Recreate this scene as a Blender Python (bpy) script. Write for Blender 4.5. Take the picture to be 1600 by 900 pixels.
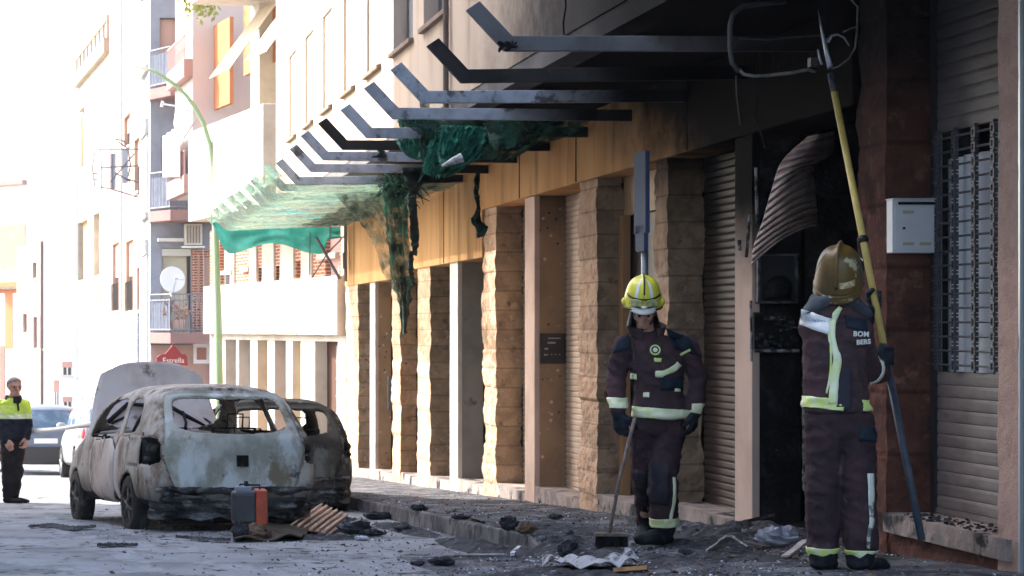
import bpy, bmesh, math, random
from mathutils import Vector, Matrix, noise as mnoise
R = math.radians
sc = bpy.context.scene
for _o in list(bpy.data.objects): bpy.data.objects.remove(_o)
COL = sc.collection

# ---------------- camera ----------------
F = 3300.0
cd = bpy.data.cameras.new('camera'); cam = bpy.data.objects.new('camera', cd); COL.objects.link(cam)
cam.location = (0, 0, 0); cam.rotation_euler = (R(90), 0, 0)
cd.sensor_width = 36; cd.lens = 36*F/1600; cd.shift_x = 707/1600; cd.shift_y = 65/1600
cd.clip_start = 0.5; cd.clip_end = 4000
cd.dof.use_dof = True; cd.dof.focus_distance = 13.5; cd.dof.aperture_fstop = 9
sc.camera = cam
# ---------------- world, sun, exposure ----------------
SUN_D = Vector((.66, -.39, -.62)).normalized()       # the way the light travels
w = bpy.data.worlds.new('World'); sc.world = w; w.use_nodes = True
wn = w.node_tree; wn.nodes.clear()
sky = wn.nodes.new('ShaderNodeTexSky'); sky.sky_type = 'NISHITA'; sky.sun_disc = False
sky.sun_elevation = math.asin(-SUN_D.z); sky.sun_rotation = math.atan2(-SUN_D.x, -SUN_D.y)
sky.air_density = 1.0; sky.dust_density = 3.0; sky.ozone_density = 1.0
bg = wn.nodes.new('ShaderNodeBackground'); bg.inputs[1].default_value = 0.15
wo = wn.nodes.new('ShaderNodeOutputWorld')
wn.links.new(sky.outputs[0], bg.inputs[0]); wn.links.new(bg.outputs[0], wo.inputs[0])
sl = bpy.data.lights.new('sun', 'SUN'); sl.energy = 2.3; sl.angle = R(0.5); sl.color = (1, .95, .87)
so = bpy.data.objects.new('sun', sl); COL.objects.link(so)
so.rotation_euler = SUN_D.to_track_quat('-Z', 'Y').to_euler(); so.location = (-20, 40, 30)
sc.view_settings.view_transform = 'Standard'; sc.view_settings.look = 'None'
sc.view_settings.exposure = 2.45; sc.view_settings.gamma = 1
sc.view_settings.use_curve_mapping = False
sc.cycles.max_bounces = 6; sc.cycles.transparent_max_bounces = 12
sc.cycles.use_denoising = True

# ---------------- helpers ----------------
def P(px, py, Y): return Vector(((px-93)*Y/F, Y, (515-py)*Y/F))
def facY(px, X=5.3): return F*X/(px-93)
def zroad(Y):
    y = min(max(Y, -20), 75)
    return -.92-.0492*y
def zpav(Y): return zroad(Y)+.15
def sst(t): t = min(1, max(0, t)); return t*t*(3-2*t)
def zgr(X, Y):
    """walkable ground: road, kerb step, and the dropped rubble-covered edge nearer than Y 15.4"""
    step = .15 if X > 3.56 else 0
    ramp = .15*sst((X-2.5)/2.0)
    k = sst((15.9-Y)/.9)
    return zroad(Y)+step*(1-k)+ramp*k
def rnd(a, b): return random.uniform(a, b)
def nz(x, y, z): return mnoise.noise(Vector((x, y, z)))

MATS = {}
SOOT = (.004, .0036, .0038)
def ramp_map(nt, val, a, b):
    n = nt.nodes.new('ShaderNodeMapRange'); n.inputs[1].default_value = a; n.inputs[2].default_value = b
    n.interpolation_type = 'SMOOTHSTEP'
    nt.links.new(val, n.inputs[0]); return n.outputs[0]
def mixc(nt, f, a, b):
    n = nt.nodes.new('ShaderNodeMix'); n.data_type = 'RGBA'
    for s, v in ((n.inputs[0], f), (n.inputs[6], a), (n.inputs[7], b)):
        if isinstance(v, tuple): s.default_value = (*v, 1) if len(v) == 3 else v
        elif isinstance(v, (int, float)): s.default_value = v
        else: nt.links.new(v, s)
    return n.outputs[2]
def noise_n(nt, vec, scale, detail=5, rough=.6):
    n = nt.nodes.new('ShaderNodeTexNoise'); n.inputs['Scale'].default_value = scale
    n.inputs['Detail'].default_value = detail; n.inputs['Roughness'].default_value = rough
    nt.links.new(vec, n.inputs['Vector']); return n.outputs[0]
def M(name, col, rough=.8, col2=None, scale=4, lo=.4, hi=.65, stretch=(1, 1, 1), bump=0, bscale=40, metal=0,
      soot=None, spots=None, extra=None, obj=False, trans=0, alpha=1, spec=None, brick=None, rows=None):
    """procedural material: base colour, a second colour by noise, spots, soot as a linear field of world position"""
    if name in MATS: return MATS[name]
    m = bpy.data.materials.new(name); m.use_nodes = True; nt = m.node_tree; MATS[name] = m
    b = nt.nodes['Principled BSDF']; b.inputs['Roughness'].default_value = rough; b.inputs['Metallic'].default_value = metal
    if spec is None: spec = (.03 if (soot and rough > .75) else .12) if rough >= .7 else .4
    b.inputs['Specular IOR Level'].default_value = spec
    if obj:
        tc = nt.nodes.new('ShaderNodeTexCoord'); pos = tc.outputs['Object']
    else:
        g = nt.nodes.new('ShaderNodeNewGeometry'); pos = g.outputs['Position']
    mp = nt.nodes.new('ShaderNodeMapping'); mp.inputs['Scale'].default_value = stretch
    nt.links.new(pos, mp.inputs['Vector']); v = mp.outputs[0]
    c = col
    if brick:
        bw, bh, mort, mcol = brick
        sx = nt.nodes.new('ShaderNodeSeparateXYZ'); nt.links.new(pos, sx.inputs[0])
        ad = nt.nodes.new('ShaderNodeMath'); nt.links.new(sx.outputs[0], ad.inputs[0]); nt.links.new(sx.outputs[1], ad.inputs[1])
        cb = nt.nodes.new('ShaderNodeCombineXYZ'); nt.links.new(ad.outputs[0], cb.inputs[0]); nt.links.new(sx.outputs[2], cb.inputs[1])
        bt = nt.nodes.new('ShaderNodeTexBrick'); bt.inputs['Scale'].default_value = 1
        bt.inputs['Brick Width'].default_value = bw; bt.inputs['Row Height'].default_value = bh; bt.inputs['Mortar Size'].default_value = mort
        bt.inputs['Color1'].default_value = (*col, 1); bt.inputs['Color2'].default_value = (*[x*.75 for x in col], 1)
        bt.inputs['Mortar'].default_value = (*mcol, 1); nt.links.new(cb.outputs[0], bt.inputs['Vector']); c = bt.outputs[0]
    if col2:
        f = ramp_map(nt, noise_n(nt, v, scale, 6), lo, hi); c = mixc(nt, f, c, col2)
    if extra:          # list of (colour, scale, lo, hi, stretch)
        for (ec, es, el, eh, est) in extra:
            mq = nt.nodes.new('ShaderNodeMapping'); mq.inputs['Scale'].default_value = est
            mq.inputs['Location'].default_value = (es, el*7, 3.3)
            nt.links.new(pos, mq.inputs['Vector'])
            f = ramp_map(nt, noise_n(nt, mq.outputs[0], es, 6, .65), el, eh); c = mixc(nt, f, c, ec)
    if rows:           # block courses of slightly different stone
        sx = nt.nodes.new('ShaderNodeSeparateXYZ'); nt.links.new(pos, sx.inputs[0])
        m1 = nt.nodes.new('ShaderNodeMath'); m1.operation = 'DIVIDE'; m1.inputs[1].default_value = rows; nt.links.new(sx.outputs[2], m1.inputs[0])
        m2 = nt.nodes.new('ShaderNodeMath'); m2.operation = 'FLOOR'; nt.links.new(m1.outputs[0], m2.inputs[0])
        m3 = nt.nodes.new('ShaderNodeMath'); m3.operation = 'DIVIDE'; m3.inputs[1].default_value = .8; nt.links.new(sx.outputs[1], m3.inputs[0])
        m4 = nt.nodes.new('ShaderNodeMath'); m4.operation = 'FLOOR'; nt.links.new(m3.outputs[0], m4.inputs[0])
        cb = nt.nodes.new('ShaderNodeCombineXYZ'); nt.links.new(m2.outputs[0], cb.inputs[0]); nt.links.new(m4.outputs[0], cb.inputs[1])
        wn_ = nt.nodes.new('ShaderNodeTexWhiteNoise'); nt.links.new(cb.outputs[0], wn_.inputs['Vector'])
        mr = nt.nodes.new('ShaderNodeMapRange'); mr.inputs[3].default_value = .0; mr.inputs[4].default_value = .45; nt.links.new(wn_.outputs['Value'], mr.inputs[0])
        c = mixc(nt, mr.outputs[0], c, tuple(x*.55 for x in col))
        fr = nt.nodes.new('ShaderNodeMath'); fr.operation = 'FRACT'; nt.links.new(m1.outputs[0], fr.inputs[0])
        pp = nt.nodes.new('ShaderNodeMath'); pp.operation = 'PINGPONG'; pp.inputs[1].default_value = .5; nt.links.new(fr.outputs[0], pp.inputs[0])
        jt = ramp_map(nt, pp.outputs[0], .055, .015); mj = nt.nodes.new('ShaderNodeMath'); mj.operation = 'MULTIPLY'; mj.inputs[1].default_value = .5; nt.links.new(jt, mj.inputs[0])
        c = mixc(nt, mj.outputs[0], c, tuple(x*.25 for x in col))
    if spots:          # list of (colour, scale, radius)
        for (scol, ss, rad) in spots:
            vo = nt.nodes.new('ShaderNodeTexVoronoi'); vo.inputs['Scale'].default_value = ss
            mq = nt.nodes.new('ShaderNodeMapping'); mq.inputs['Location'].default_value = (ss*.37, rad*5, 1.1)
            nt.links.new(pos, mq.inputs['Vector']); nt.links.new(mq.outputs[0], vo.inputs['Vector'])
            f = ramp_map(nt, vo.outputs['Distance'], rad*1.25, rad*.8); c = mixc(nt, f, c, scol)
    for s in (soot or []):   # (ax, ay, az, c, noise weight[, colour, max])
        ax, ay, az, c0, wn_ = s[:5]; sco = s[5] if len(s) > 5 else SOOT; mx = s[6] if len(s) > 6 else .99
        dp = nt.nodes.new('ShaderNodeVectorMath'); dp.operation = 'DOT_PRODUCT'
        nt.links.new(pos, dp.inputs[0]); dp.inputs[1].default_value = (ax, ay, az)
        n1 = noise_n(nt, pos, 2.2, 7, .7)
        ml = nt.nodes.new('ShaderNodeMath'); ml.operation = 'MULTIPLY_ADD'; nt.links.new(n1, ml.inputs[0])
        ml.inputs[1].default_value = wn_; nt.links.new(dp.outputs['Value'], ml.inputs[2])
        f = nt.nodes.new('ShaderNodeMapRange'); f.interpolation_type = 'SMOOTHSTEP'
        f.inputs[1].default_value = -c0+wn_*.5; f.inputs[2].default_value = 1-c0+wn_*.5
        f.inputs[4].default_value = mx
        nt.links.new(ml.outputs[0], f.inputs[0]); c = mixc(nt, f.outputs[0], c, sco)
    if isinstance(c, tuple): b.inputs['Base Color'].default_value = (*c, 1)
    else: nt.links.new(c, b.inputs['Base Color'])
    if bump:
        bn = nt.nodes.new('ShaderNodeBump'); bn.inputs['Distance'].default_value = bump; bn.inputs['Strength'].default_value = 1
        nt.links.new(noise_n(nt, v, bscale, 5, .65), bn.inputs['Height']); nt.links.new(bn.outputs[0], b.inputs['Normal'])
    if trans:
        tr = nt.nodes.new('ShaderNodeBsdfTranslucent'); ms = nt.nodes.new('ShaderNodeMixShader'); ms.inputs[0].default_value = trans
        if isinstance(c, tuple): tr.inputs[0].default_value = (*c, 1)
        else: nt.links.new(c, tr.inputs[0])
        nt.links.new(b.outputs[0], ms.inputs[1]); nt.links.new(tr.outputs[0], ms.inputs[2])
        last = ms.outputs[0]
        if alpha < 1:
            tp = nt.nodes.new('ShaderNodeBsdfTransparent'); m2 = nt.nodes.new('ShaderNodeMixShader')
            f = ramp_map(nt, noise_n(nt, pos, 7, 5, .7), alpha-.35, alpha+.25)
            nt.links.new(f, m2.inputs[0]); nt.links.new(last, m2.inputs[1]); nt.links.new(tp.outputs[0], m2.inputs[2]); last = m2.outputs[0]
        nt.links.new(last, nt.nodes['Material Output'].inputs[0])
    elif alpha < 1: b.inputs['Alpha'].default_value = alpha
    return m

def tag(o, label=None, cat=None, group=None, kind=None):
    if label: o['label'] = label
    if cat: o['category'] = cat
    if group: o['group'] = group
    if kind: o['kind'] = kind
    return o
def thing(name, loc, label, cat, group=None, rz=0):
    o = bpy.data.objects.new(name, None); COL.objects.link(o); o.location = loc; o.rotation_euler = (0, 0, rz)
    o.empty_display_size = .2
    return tag(o, label, cat, group)
def copy_tree(o, parent=None):
    c = o.copy(); COL.objects.link(c); c.parent = parent
    for ch in [x for x in bpy.data.objects if x.parent == o]: copy_tree(ch, c)
    return c
def wmat(o):
    """world matrix from loc/rot only, without a depsgraph update"""
    m = Matrix.LocRotScale(o.location, o.rotation_euler, o.scale)
    return wmat(o.parent) @ m if o.parent else m

class MB:
    def __init__(s): s.v = []; s.f = []
    def add(s, vs, fs):
        n = len(s.v); s.v += [tuple(v) for v in vs]; s.f += [tuple(i+n for i in f) for f in fs]; return s
    def box(s, x0, x1, y0, y1, z0, z1):
        v = [(x, y, z) for z in (z0, z1) for y in (y0, y1) for x in (x0, x1)]
        return s.add(v, [(0, 2, 3, 1), (4, 5, 7, 6), (0, 1, 5, 4), (2, 6, 7, 3), (0, 4, 6, 2), (1, 3, 7, 5)])
    def hexa(s, p):     # 8 points: bottom ring 4, top ring 4
        return s.add(p, [(3, 2, 1, 0), (4, 5, 6, 7), (0, 1, 5, 4), (1, 2, 6, 5), (2, 3, 7, 6), (3, 0, 4, 7)])
    def prism(s, poly, axis, a, b):
        """poly in the two other axes, extruded from a to b along axis"""
        def q(u, v, t): return {0: (t, u, v), 1: (u, t, v), 2: (u, v, t)}[axis]
        n = len(poly); vs = [q(u, v, a) for u, v in poly]+[q(u, v, b) for u, v in poly]
        return s.add(vs, [tuple(range(n))[::-1], tuple(range(n, 2*n))]+[(i, (i+1) % n, (i+1) % n+n, i+n) for i in range(n)])
    def quad(s, a, b, c, d): return s.add([a, b, c, d], [(0, 1, 2, 3)])
    def tube(s, pts, r, n=10, cap=True, flat=1.0, up=None):
        pts = [Vector(p) for p in pts]; k = len(pts)
        rs = r if isinstance(r, (list, tuple)) else [r]*k
        base = len(s.v); prev = None
        for i, p in enumerate(pts):
            t = (pts[min(i+1, k-1)]-pts[max(i-1, 0)]).normalized()
            if prev is None:
                a = Vector(up) if up else (Vector((0, 0, 1)) if abs(t.z) < .9 else Vector((1, 0, 0)))
                u = t.cross(a).normalized()
            else: u = (prev-t*prev.dot(t)).normalized()
            prev = u; w_ = t.cross(u)
            for j in range(n):
                an = 2*math.pi*j/n
                s.v.append(tuple(p+(u*math.cos(an)+w_*math.sin(an)*flat)*rs[i]))
        for i in range(k-1):
            for j in range(n):
                a = base+i*n+j; b = base+i*n+(j+1) % n
                s.f.append((a, b, b+n, a+n))
        if cap:
            s.f.append(tuple(base+j for j in range(n))[::-1]); s.f.append(tuple(base+(k-1)*n+j for j in range(n)))
        return s
    def ball(s, c, r, nu=14, nv=9):
        rx, ry, rz = r if isinstance(r, (tuple, list)) else (r, r, r); base = len(s.v); c = Vector(c)
        s.v.append((c.x, c.y, c.z+rz))
        for i in range(1, nv):
            th = math.pi*i/nv
            for j in range(nu):
                ph = 2*math.pi*j/nu
                s.v.append((c.x+rx*math.sin(th)*math.cos(ph), c.y+ry*math.sin(th)*math.sin(ph), c.z+rz*math.cos(th)))
        s.v.append((c.x, c.y, c.z-rz)); e = len(s.v)-1
        for j in range(nu): s.f.append((base, base+1+j, base+1+(j+1) % nu))
        for i in range(nv-2):
            for j in range(nu):
                a = base+1+i*nu+j; b = base+1+i*nu+(j+1) % nu
                s.f.append((a, a+nu, b+nu, b))
        for j in range(nu): s.f.append((e, e-nu+(j+1) % nu, e-nu+j))
        return s
    def cyl(s, c, axis, r, h, n=24, r2=None):
        c = Vector(c); a = Vector(axis).normalized(); return s.tube([c-a*h/2, c+a*h/2], [r, r if r2 is None else r2], n)
    def grid(s, nu, nv, fn, close=False):
        base = len(s.v)
        for i in range(nu+1):
            for j in range(nv+1): s.v.append(tuple(fn(i/nu, j/nv)))
        for i in range(nu):
            for j in range(nv):
                a = base+i*(nv+1)+j; s.f.append((a, a+nv+1, a+nv+2, a+1))
        return s
    def build(s, name, mat, parent=None, smooth=False, local=False, bevel=0, solid=0, angle=None):
        me = bpy.data.meshes.new(name)
        if parent is not None and not local:
            inv = wmat(parent).inverted(); vs = [inv @ Vector(v) for v in s.v]
        else: vs = s.v
        me.from_pydata(vs, [], s.f); me.update()
        o = bpy.data.objects.new(name, me); COL.objects.link(o)
        for m in (mat if isinstance(mat, list) else [mat]): me.materials.append(m)
        if parent is not None: o.parent = parent
        if smooth:
            me.polygons.foreach_set('use_smooth', [True]*len(me.polygons))
            if angle: me.set_sharp_from_angle(angle=R(angle))
        if bevel:
            b = o.modifiers.new('bevel', 'BEVEL'); b.width = bevel; b.segments = 2; b.limit_method = 'ANGLE'
        if solid:
            b = o.modifiers.new('solid', 'SOLIDIFY'); b.thickness = solid; b.offset = 0
        return o

def solo(mb, name, mat, label, cat, group=None, kind=None, origin=None, **k):
    """a thing that is one mesh, its origin at its own place"""
    if origin is None:
        n = len(mb.v); origin = Vector((sum(v[0] for v in mb.v)/n, sum(v[1] for v in mb.v)/n, min(v[2] for v in mb.v)))
    mb.v = [tuple(Vector(v)-Vector(origin)) for v in mb.v]
    o = mb.build(name, mat, **k); o.location = origin
    return tag(o, label, cat, group, kind)

def rough_box(mb, x0, x1, y0, y1, z0, z1, step=.05, amp=.012, course=.25, groove=.012, seed=0, gw=.012, sides='xy'):
    """a stone block wall: box surface on a grid, courses and chisel marks as displacement"""
    nx = max(1, round((x1-x0)/step)); ny = max(1, round((y1-y0)/step)); nzz = max(2, round((z1-z0)/step))
    idx = {}; vs = []; fs = []
    def vid(i, j, k):
        key = (i, j, k)
        if key not in idx:
            p = Vector((x0+(x1-x0)*i/nx, y0+(y1-y0)*j/ny, z0+(z1-z0)*k/nzz)); d = Vector((0, 0, 0))
            if i == 0: d.x -= 1
            if i == nx: d.x += 1
            if j == 0: d.y -= 1
            if j == ny: d.y += 1
            q = p*1.0
            a = amp*(nz(q.x*3+seed, q.y*3, q.z*4)*1.2+nz(q.x*11, q.y*11+seed, q.z*13)*.9+nz(q.x*26, q.y*26+seed, q.z*26)*.5)
            if course:
                row = math.floor(p.z/course); t = p.z/course-row
                a += amp*1.3*nz(row*3.7, seed, 1.5)
                e = min(t, 1-t)*course
                if e < gw: a -= groove*(1-e/gw)
            idx[key] = len(vs); vs.append(tuple(p+d*a))
        return idx[key]
    for k in range(nzz):
        for i in range(nx):
            fs.append((vid(i, 0, k), vid(i+1, 0, k), vid(i+1, 0, k+1), vid(i, 0, k+1)))
            fs.append((vid(i+1, ny, k), vid(i, ny, k), vid(i, ny, k+1), vid(i+1, ny, k+1)))
        for j in range(ny):
            fs.append((vid(0, j+1, k), vid(0, j, k), vid(0, j, k+1), vid(0, j+1, k+1)))
            fs.append((vid(nx, j, k), vid(nx, j+1, k), vid(nx, j+1, k+1), vid(nx, j, k+1)))
    for i in range(nx):
        for j in range(ny):
            fs.append((vid(i, j, nzz), vid(i+1, j, nzz), vid(i+1, j+1, nzz), vid(i, j+1, nzz)))
    mb.add(vs, fs)

def evaluated(o):
    """bake an object's modifiers into a fresh mesh"""
    bpy.context.view_layer.update()
    dg = bpy.context.evaluated_depsgraph_get()
    me = bpy.data.meshes.new_from_object(o.evaluated_get(dg))
    return me
def text_mesh(txt, size, mat, name, parent, mtx, extrude=.002, bold=0, spacing=1.0):
    cu = bpy.data.curves.new('lettering', 'FONT'); cu.body = txt; cu.size = size; cu.extrude = extrude; cu.align_x = 'CENTER'; cu.align_y = 'CENTER'
    cu.offset = bold; cu.space_character = spacing
    t = bpy.data.objects.new('lettering', cu); COL.objects.link(t)
    me = evaluated(t); bpy.data.objects.remove(t); me.materials.clear(); me.materials.append(mat)
    me.transform((wmat(parent).inverted() if parent else Matrix())@mtx)
    o = bpy.data.objects.new(name, me); COL.objects.link(o); o.parent = parent
    return o
# =====================================================================  GROUND
random.seed(5)
m_ground = M('bare_ground', (.22, .2, .18), .95, (.15, .14, .13), .4)
mb = MB()
ys = [-300, -20, 0, 15, 30, 45, 60, 75, 300, 3000]
for a, b in zip(ys, ys[1:]):
    mb.quad((-3000, a, zroad(a)-.03), (3000, a, zroad(a)-.03), (3000, b, zroad(b)-.03), (-3000, b, zroad(b)-.03))
mb.build('ground', m_ground)['kind'] = 'structure'
# road: pale, dusty, foam-washed asphalt; darker ash towards the fire
m_road = M('asphalt', (.27, .275, .29), .8, (.17, .175, .185), 1.3, .42, .62, bump=.006, bscale=60,
           extra=[((.30, .31, .33), 3.0, .50, .62, (1, .35, 1)), ((.035, .033, .03), 5, .56, .66, (1, .6, 1)), ((.4, .4, .41), 26, .62, .7, (1, .7, 1))],
           soot=[(.50, -.055, 0, -.35, .9, (.045, .045, .050), .75)])
mb = MB()
def road_pt(u, v):
    Y = -8+v*83; X = -4.2+u*8.0
    return (X, Y, zroad(Y)+.008*nz(X*1.5, Y*1.5, 0)*(1 if Y < 30 else 0))
mb.grid(60, 420, road_pt)
def road_far(u, v):
    Y = 75+v*60; return (-10+u*20, Y, zroad(Y))
mb.grid(2, 2, road_far)
mb.quad((-9, 32, zroad(32)-.006), (-4.2, 32, zroad(32)-.006), (-4.2, 75, zroad(75)-.006), (-9, 75, zroad(75)-.006))
mb.build('road', m_road, smooth=True)['kind'] = 'structure'
# pavement with kerb; the ash cover is its own stuff
m_pave = M('pavement_concrete', (.19, .19, .205), .85, (.09, .09, .1), 2.2, .4, .62, bump=.008, bscale=50,
           extra=[((.045, .046, .052), 3.2, .44, .56, (1, .7, 1)), ((.09, .092, .105), 14, .5, .6, (1, .8, 1)), ((.34, .36, .40), 24, .64, .70, (1, .8, 1)), ((.02, .02, .022), 30, .60, .66, (1, .8, 1)), ((.13, .10, .08), 2.1, .58, .66, (1, 1, 1))],
           soot=[(.28, -.05, 0, -.45, .9, (.035, .036, .042), .7)])
mb = MB()
def pav_pt(u, v):
    Y = 8+v*31.2; X = 3.66+u*2.1; zb_ = zgr(X, Y)
    jo = -.006 if abs((Y/.4) % 1-.5) > .47 or abs((X/.4) % 1-.5) > .47 else 0
    heap = .035*max(0, nz(X*1.7, Y*1.1, 4)) if Y < 24 else 0
    return (X, Y, zb_+jo*.4+heap)
mb.grid(42, 500, pav_pt)
mb.build('pavement', m_pave, smooth=True)['kind'] = 'structure'
mb = MB(); mb.grid(34, 170, lambda u, v: (2.45+1.22*u, 8+8.3*v, zgr(2.45+1.22*u if u < 1 else 3.67, 8+8.3*v)+.005+(.02*max(0, nz((2.45+1.22*u)*2.2, (8+8.3*v)*1.6, 9)) if 0 < u < 1 else 0)-.02*sst((.06-u)/.06)-.03*sst((8+8.3*v-15.6)/.5)))
mb.build('dropped_kerb_ramp', m_pave, smooth=True)['kind'] = 'structure'
m_kerb = M('kerb_stone', (.15, .14, .14), .85, (.07, .068, .072), 3, .4, .6, bump=.01, bscale=30, extra=[((.04, .04, .045), 4, .52, .6, (1, 1, 1))])
mb = MB()
Y = 15.0; i = 0
while Y < 39:
    L = .98; seg = MB()
    z0 = zroad(Y); z1 = zroad(Y+L)
    dz = rnd(-.006, .004); dx = rnd(-.006, .006); k0 = .12*sst((15.9-Y)/.9)+.03*(Y < 15.5)
    p = [(3.52+dx, Y, z0-.1), (3.66, Y, z0-.1), (3.66, Y+L, z1-.1), (3.52+dx, Y+L, z1-.1),
         (3.54+dx, Y, z0+.152+dz-k0), (3.66, Y, z0+.152+dz-k0), (3.66, Y+L, z1+.152+dz), (3.54+dx, Y+L, z1+.152+dz)]
    mb.hexa(p); Y += 1.0
mb.build('kerb', m_kerb, bevel=.015)['kind'] = 'structure'
# pavement beyond, turning left along the second building
mb = MB()
for a, b in ((39, 48.5), (48.5, 58)):
    xa = 5.3-.175*(a-39); xb = 5.3-.175*(b-39)
    mb.hexa([(xa-1.4, a, zroad(a)-.1), (xa+.4, a, zroad(a)-.1), (xb+.4, b, zroad(b)-.1), (xb-1.4, b, zroad(b)-.1),
             (xa-1.4, a, zpav(a)-.004), (xa+.4, a, zpav(a)-.004), (xb+.4, b, zpav(b)-.004), (xb-1.4, b, zpav(b)-.004)])
mb.build('far_pavement', m_pave)['kind'] = 'structure'

# =====================================================================  NEAR BUILDING (stone fronted, burnt shop)
FASOOT = (0, -.24, 1.0, 3.75, 1.1)            # 0 on the line (Y 16.4, z 0)..(23.5, 1.7)
LOW = (0, -.24, 1.0, 3.75, .5)
m_fascia = M('fascia_render', (.52, .30, .135), .8, (.42, .225, .09), 1.4, stretch=(1, 1, .25), bump=.002, bscale=30,
             extra=[((.30, .18, .09), 3.0, .53, .68, (1, 1.4, .12))], soot=[(0, -.31, .77, 5.08, 1.1, SOOT, .995)])
m_soffit = M('soffit_charred', (.3, .25, .2), .95, (.2, .17, .14), 2, soot=[(0, -.12, 0, 4.0, .6)], bump=.006, bscale=25)
m_upper = M('upper_wall_stucco', (.55, .45, .36), .88, (.45, .36, .29), 1.2, stretch=(1, 1, .3), bump=.003, bscale=60,
            extra=[((.30, .24, .20), 2.6, .56, .74, (1, 1.2, .1))], soot=[(0, -.26, .03, 5.3, .8, (.022, .021, .024), .95), (0, -.5, .0, 8.4, .5)])
m_edge = M('slab_edge', (.17, .16, .16), .85, (.11, .1, .1), 2, soot=[(0, -.22, 0, 4.2, .4)])
m_stone = M('rough_stone', (.60, .41, .285), .92, (.42, .28, .19), 5, .4, .62, bump=.012, bscale=26,
            extra=[((.55, .43, .34), 9, .56, .66, (1, 1, 1)), ((.15, .10, .08), 12, .60, .70, (1, 1, .5)), ((.50, .33, .22), 2.0, .55, .65, (1, 1, .6))], soot=[LOW], rows=.235)
m_stone_shade = M('rough_stone_shaded', (.38, .27, .18), .92, (.24, .17, .12), 5, .4, .62, bump=.012, bscale=26,
            extra=[((.4, .33, .26), 9, .58, .68, (1, 1, 1)), ((.12, .09, .07), 6, .58, .68, (1, 1, 1))], soot=[LOW], rows=.235)  # darker copy of the stone: shade of the camera-facing sides put into colour
m_post = M('post_render', (.60, .45, .37), .8, (.5, .37, .3), 2, bump=.002, bscale=50, soot=[(0, -.24, 1.3, 3.55, .6)])
m_post_w = M('post_pale', (.68, .61, .53), .8, (.58, .52, .45), 2, bump=.001, bscale=50)
m_spot = M('spotted_plaster', (.38, .245, .145), .85, (.27, .18, .115), 2, spots=[((.62, .5, .38), 7.5, .13), ((.10, .06, .04), 9.1, .13)], bump=.003, bscale=20, soot=[(0, 0, 1.3, -1.35, .6)])
m_greyp = M('greyish_panel', (.30, .29, .25), .8, (.24, .23, .2), 2.5, bump=.001, bscale=40, extra=[((.1, .09, .08), 2, .62, .72, (1, 1, 1))])
m_dark = M('dark_interior', (.012, .011, .011), .9)
m_char = M('charred_surface', (.010, .009, .010), .8, (.028, .026, .028), 6, .5, .66, bump=.01, bscale=22, extra=[((.09, .085, .085), 20, .64, .72, (1, 1, 1))])
m_step = M('doorstep_stone', (.34, .27, .24), .85, (.2, .17, .16), 4, .4, .6, bump=.004, bscale=35, extra=[((.03, .03, .032), 3, .52, .62, (1, 1, 1)), ((.5, .5, .5), 30, .63, .7, (1, 1, 1))])
m_wood = M('door_wood', (.40, .22, .10), .55, (.30, .16, .07), 3, stretch=(1, 1, .1), soot=[(0, -.24, 1, 3.3, .4)])
m_panelw = M('pale_wood_panel', (.45, .31, .17), .6, (.36, .25, .13), 4, stretch=(1, 6, .6), soot=[(0, -.24, 1, 2.7, .4)])
m_shl = M('shutter_light', (.52, .40, .30), .6, (.44, .33, .25), 3)
m_shd = M('shutter_dark', (.065, .036, .028), .5, (.04, .026, .022), 3, soot=[(0, -.1, 1.0, 1.6, .4)])
m_sill = M('window_sill', (.24, .18, .14), .8, (.18, .13, .1), 4)
m_frame = M('window_frame', (.16, .13, .11), .5)
m_glass = M('window_glass', (.18, .22, .27), .08, (.3, .34, .38), 1.5, spec=.8)
m_blind = M('roller_blind', (.34, .24, .17), .6)

A = thing('stone_fronted_building', (5.3, 26, zroad(26)), 'building with rough stone pillars and charred overhang above the pavement', 'building')
PIL = [  # px far edge, px near edge, reveal px, kind
    (541, 560, 578, 's'), (578, 586, 611, 'p'), (613, 626, 643, 's'), (653, 672, 703, 's'), (703, 715, 755, 'w'),
    (755, 775, 817, 's'), (820, 835, 884, 't'), (905, 933, 963, 's'), (1023, 1043, 1100, 's'), (1148, 1175, 1251, 'b')]
info = []
for k, (a, b, c, kind) in enumerate(PIL):
    ya, yb = facY(a), facY(b); xr = (c-93)*yb/F
    if kind == 's': xr = max(xr, 5.55)
    zt = .80 if b < 650 else (.90 if b < 756 else 1.495)
    if kind == 'w': zt = .90
    z0 = zpav(yb)-.25
    info.append((yb, ya, xr, zt))
    if kind == 's':
        mb = MB(); rough_box(mb, 5.3, xr, yb, ya, z0, zt, step=.04 if b > 740 else .06, amp=.016, course=.235, groove=.008, seed=k*3.1, gw=.028)
        o = mb.build('stone_pillar', [m_stone, m_stone_shade], A, smooth=False)
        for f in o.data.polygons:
            if f.normal.y < -.6: f.material_index = 1  # camera-facing sides take the stone with shade painted in
    else:
        mat = {'p': m_post, 'w': m_post_w, 't': m_post, 'b': m_post}[kind]
        mb = MB().box(5.3, 5.36, yb, ya, z0, zt)
        mb.build('smooth_post', mat, A, bevel=.006)
        rm = {'p': m_spot, 'w': m_greyp, 't': m_spot, 'b': m_char}[kind]
        MB().box(5.36, xr, yb+.003, ya-.003, z0, zt-.003).build('reveal_panel', rm, A)
# fascia in three falling steps
for (ya, yb, zb) in ((facY(645), 39.0, .80), (facY(757), facY(645), .90), (14.03, facY(757), 1.495)):
    MB().box(5.27, 5.75, ya+.002, yb-.002, zb, 2.168).build('fascia', m_fascia, A, bevel=.008)
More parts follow.
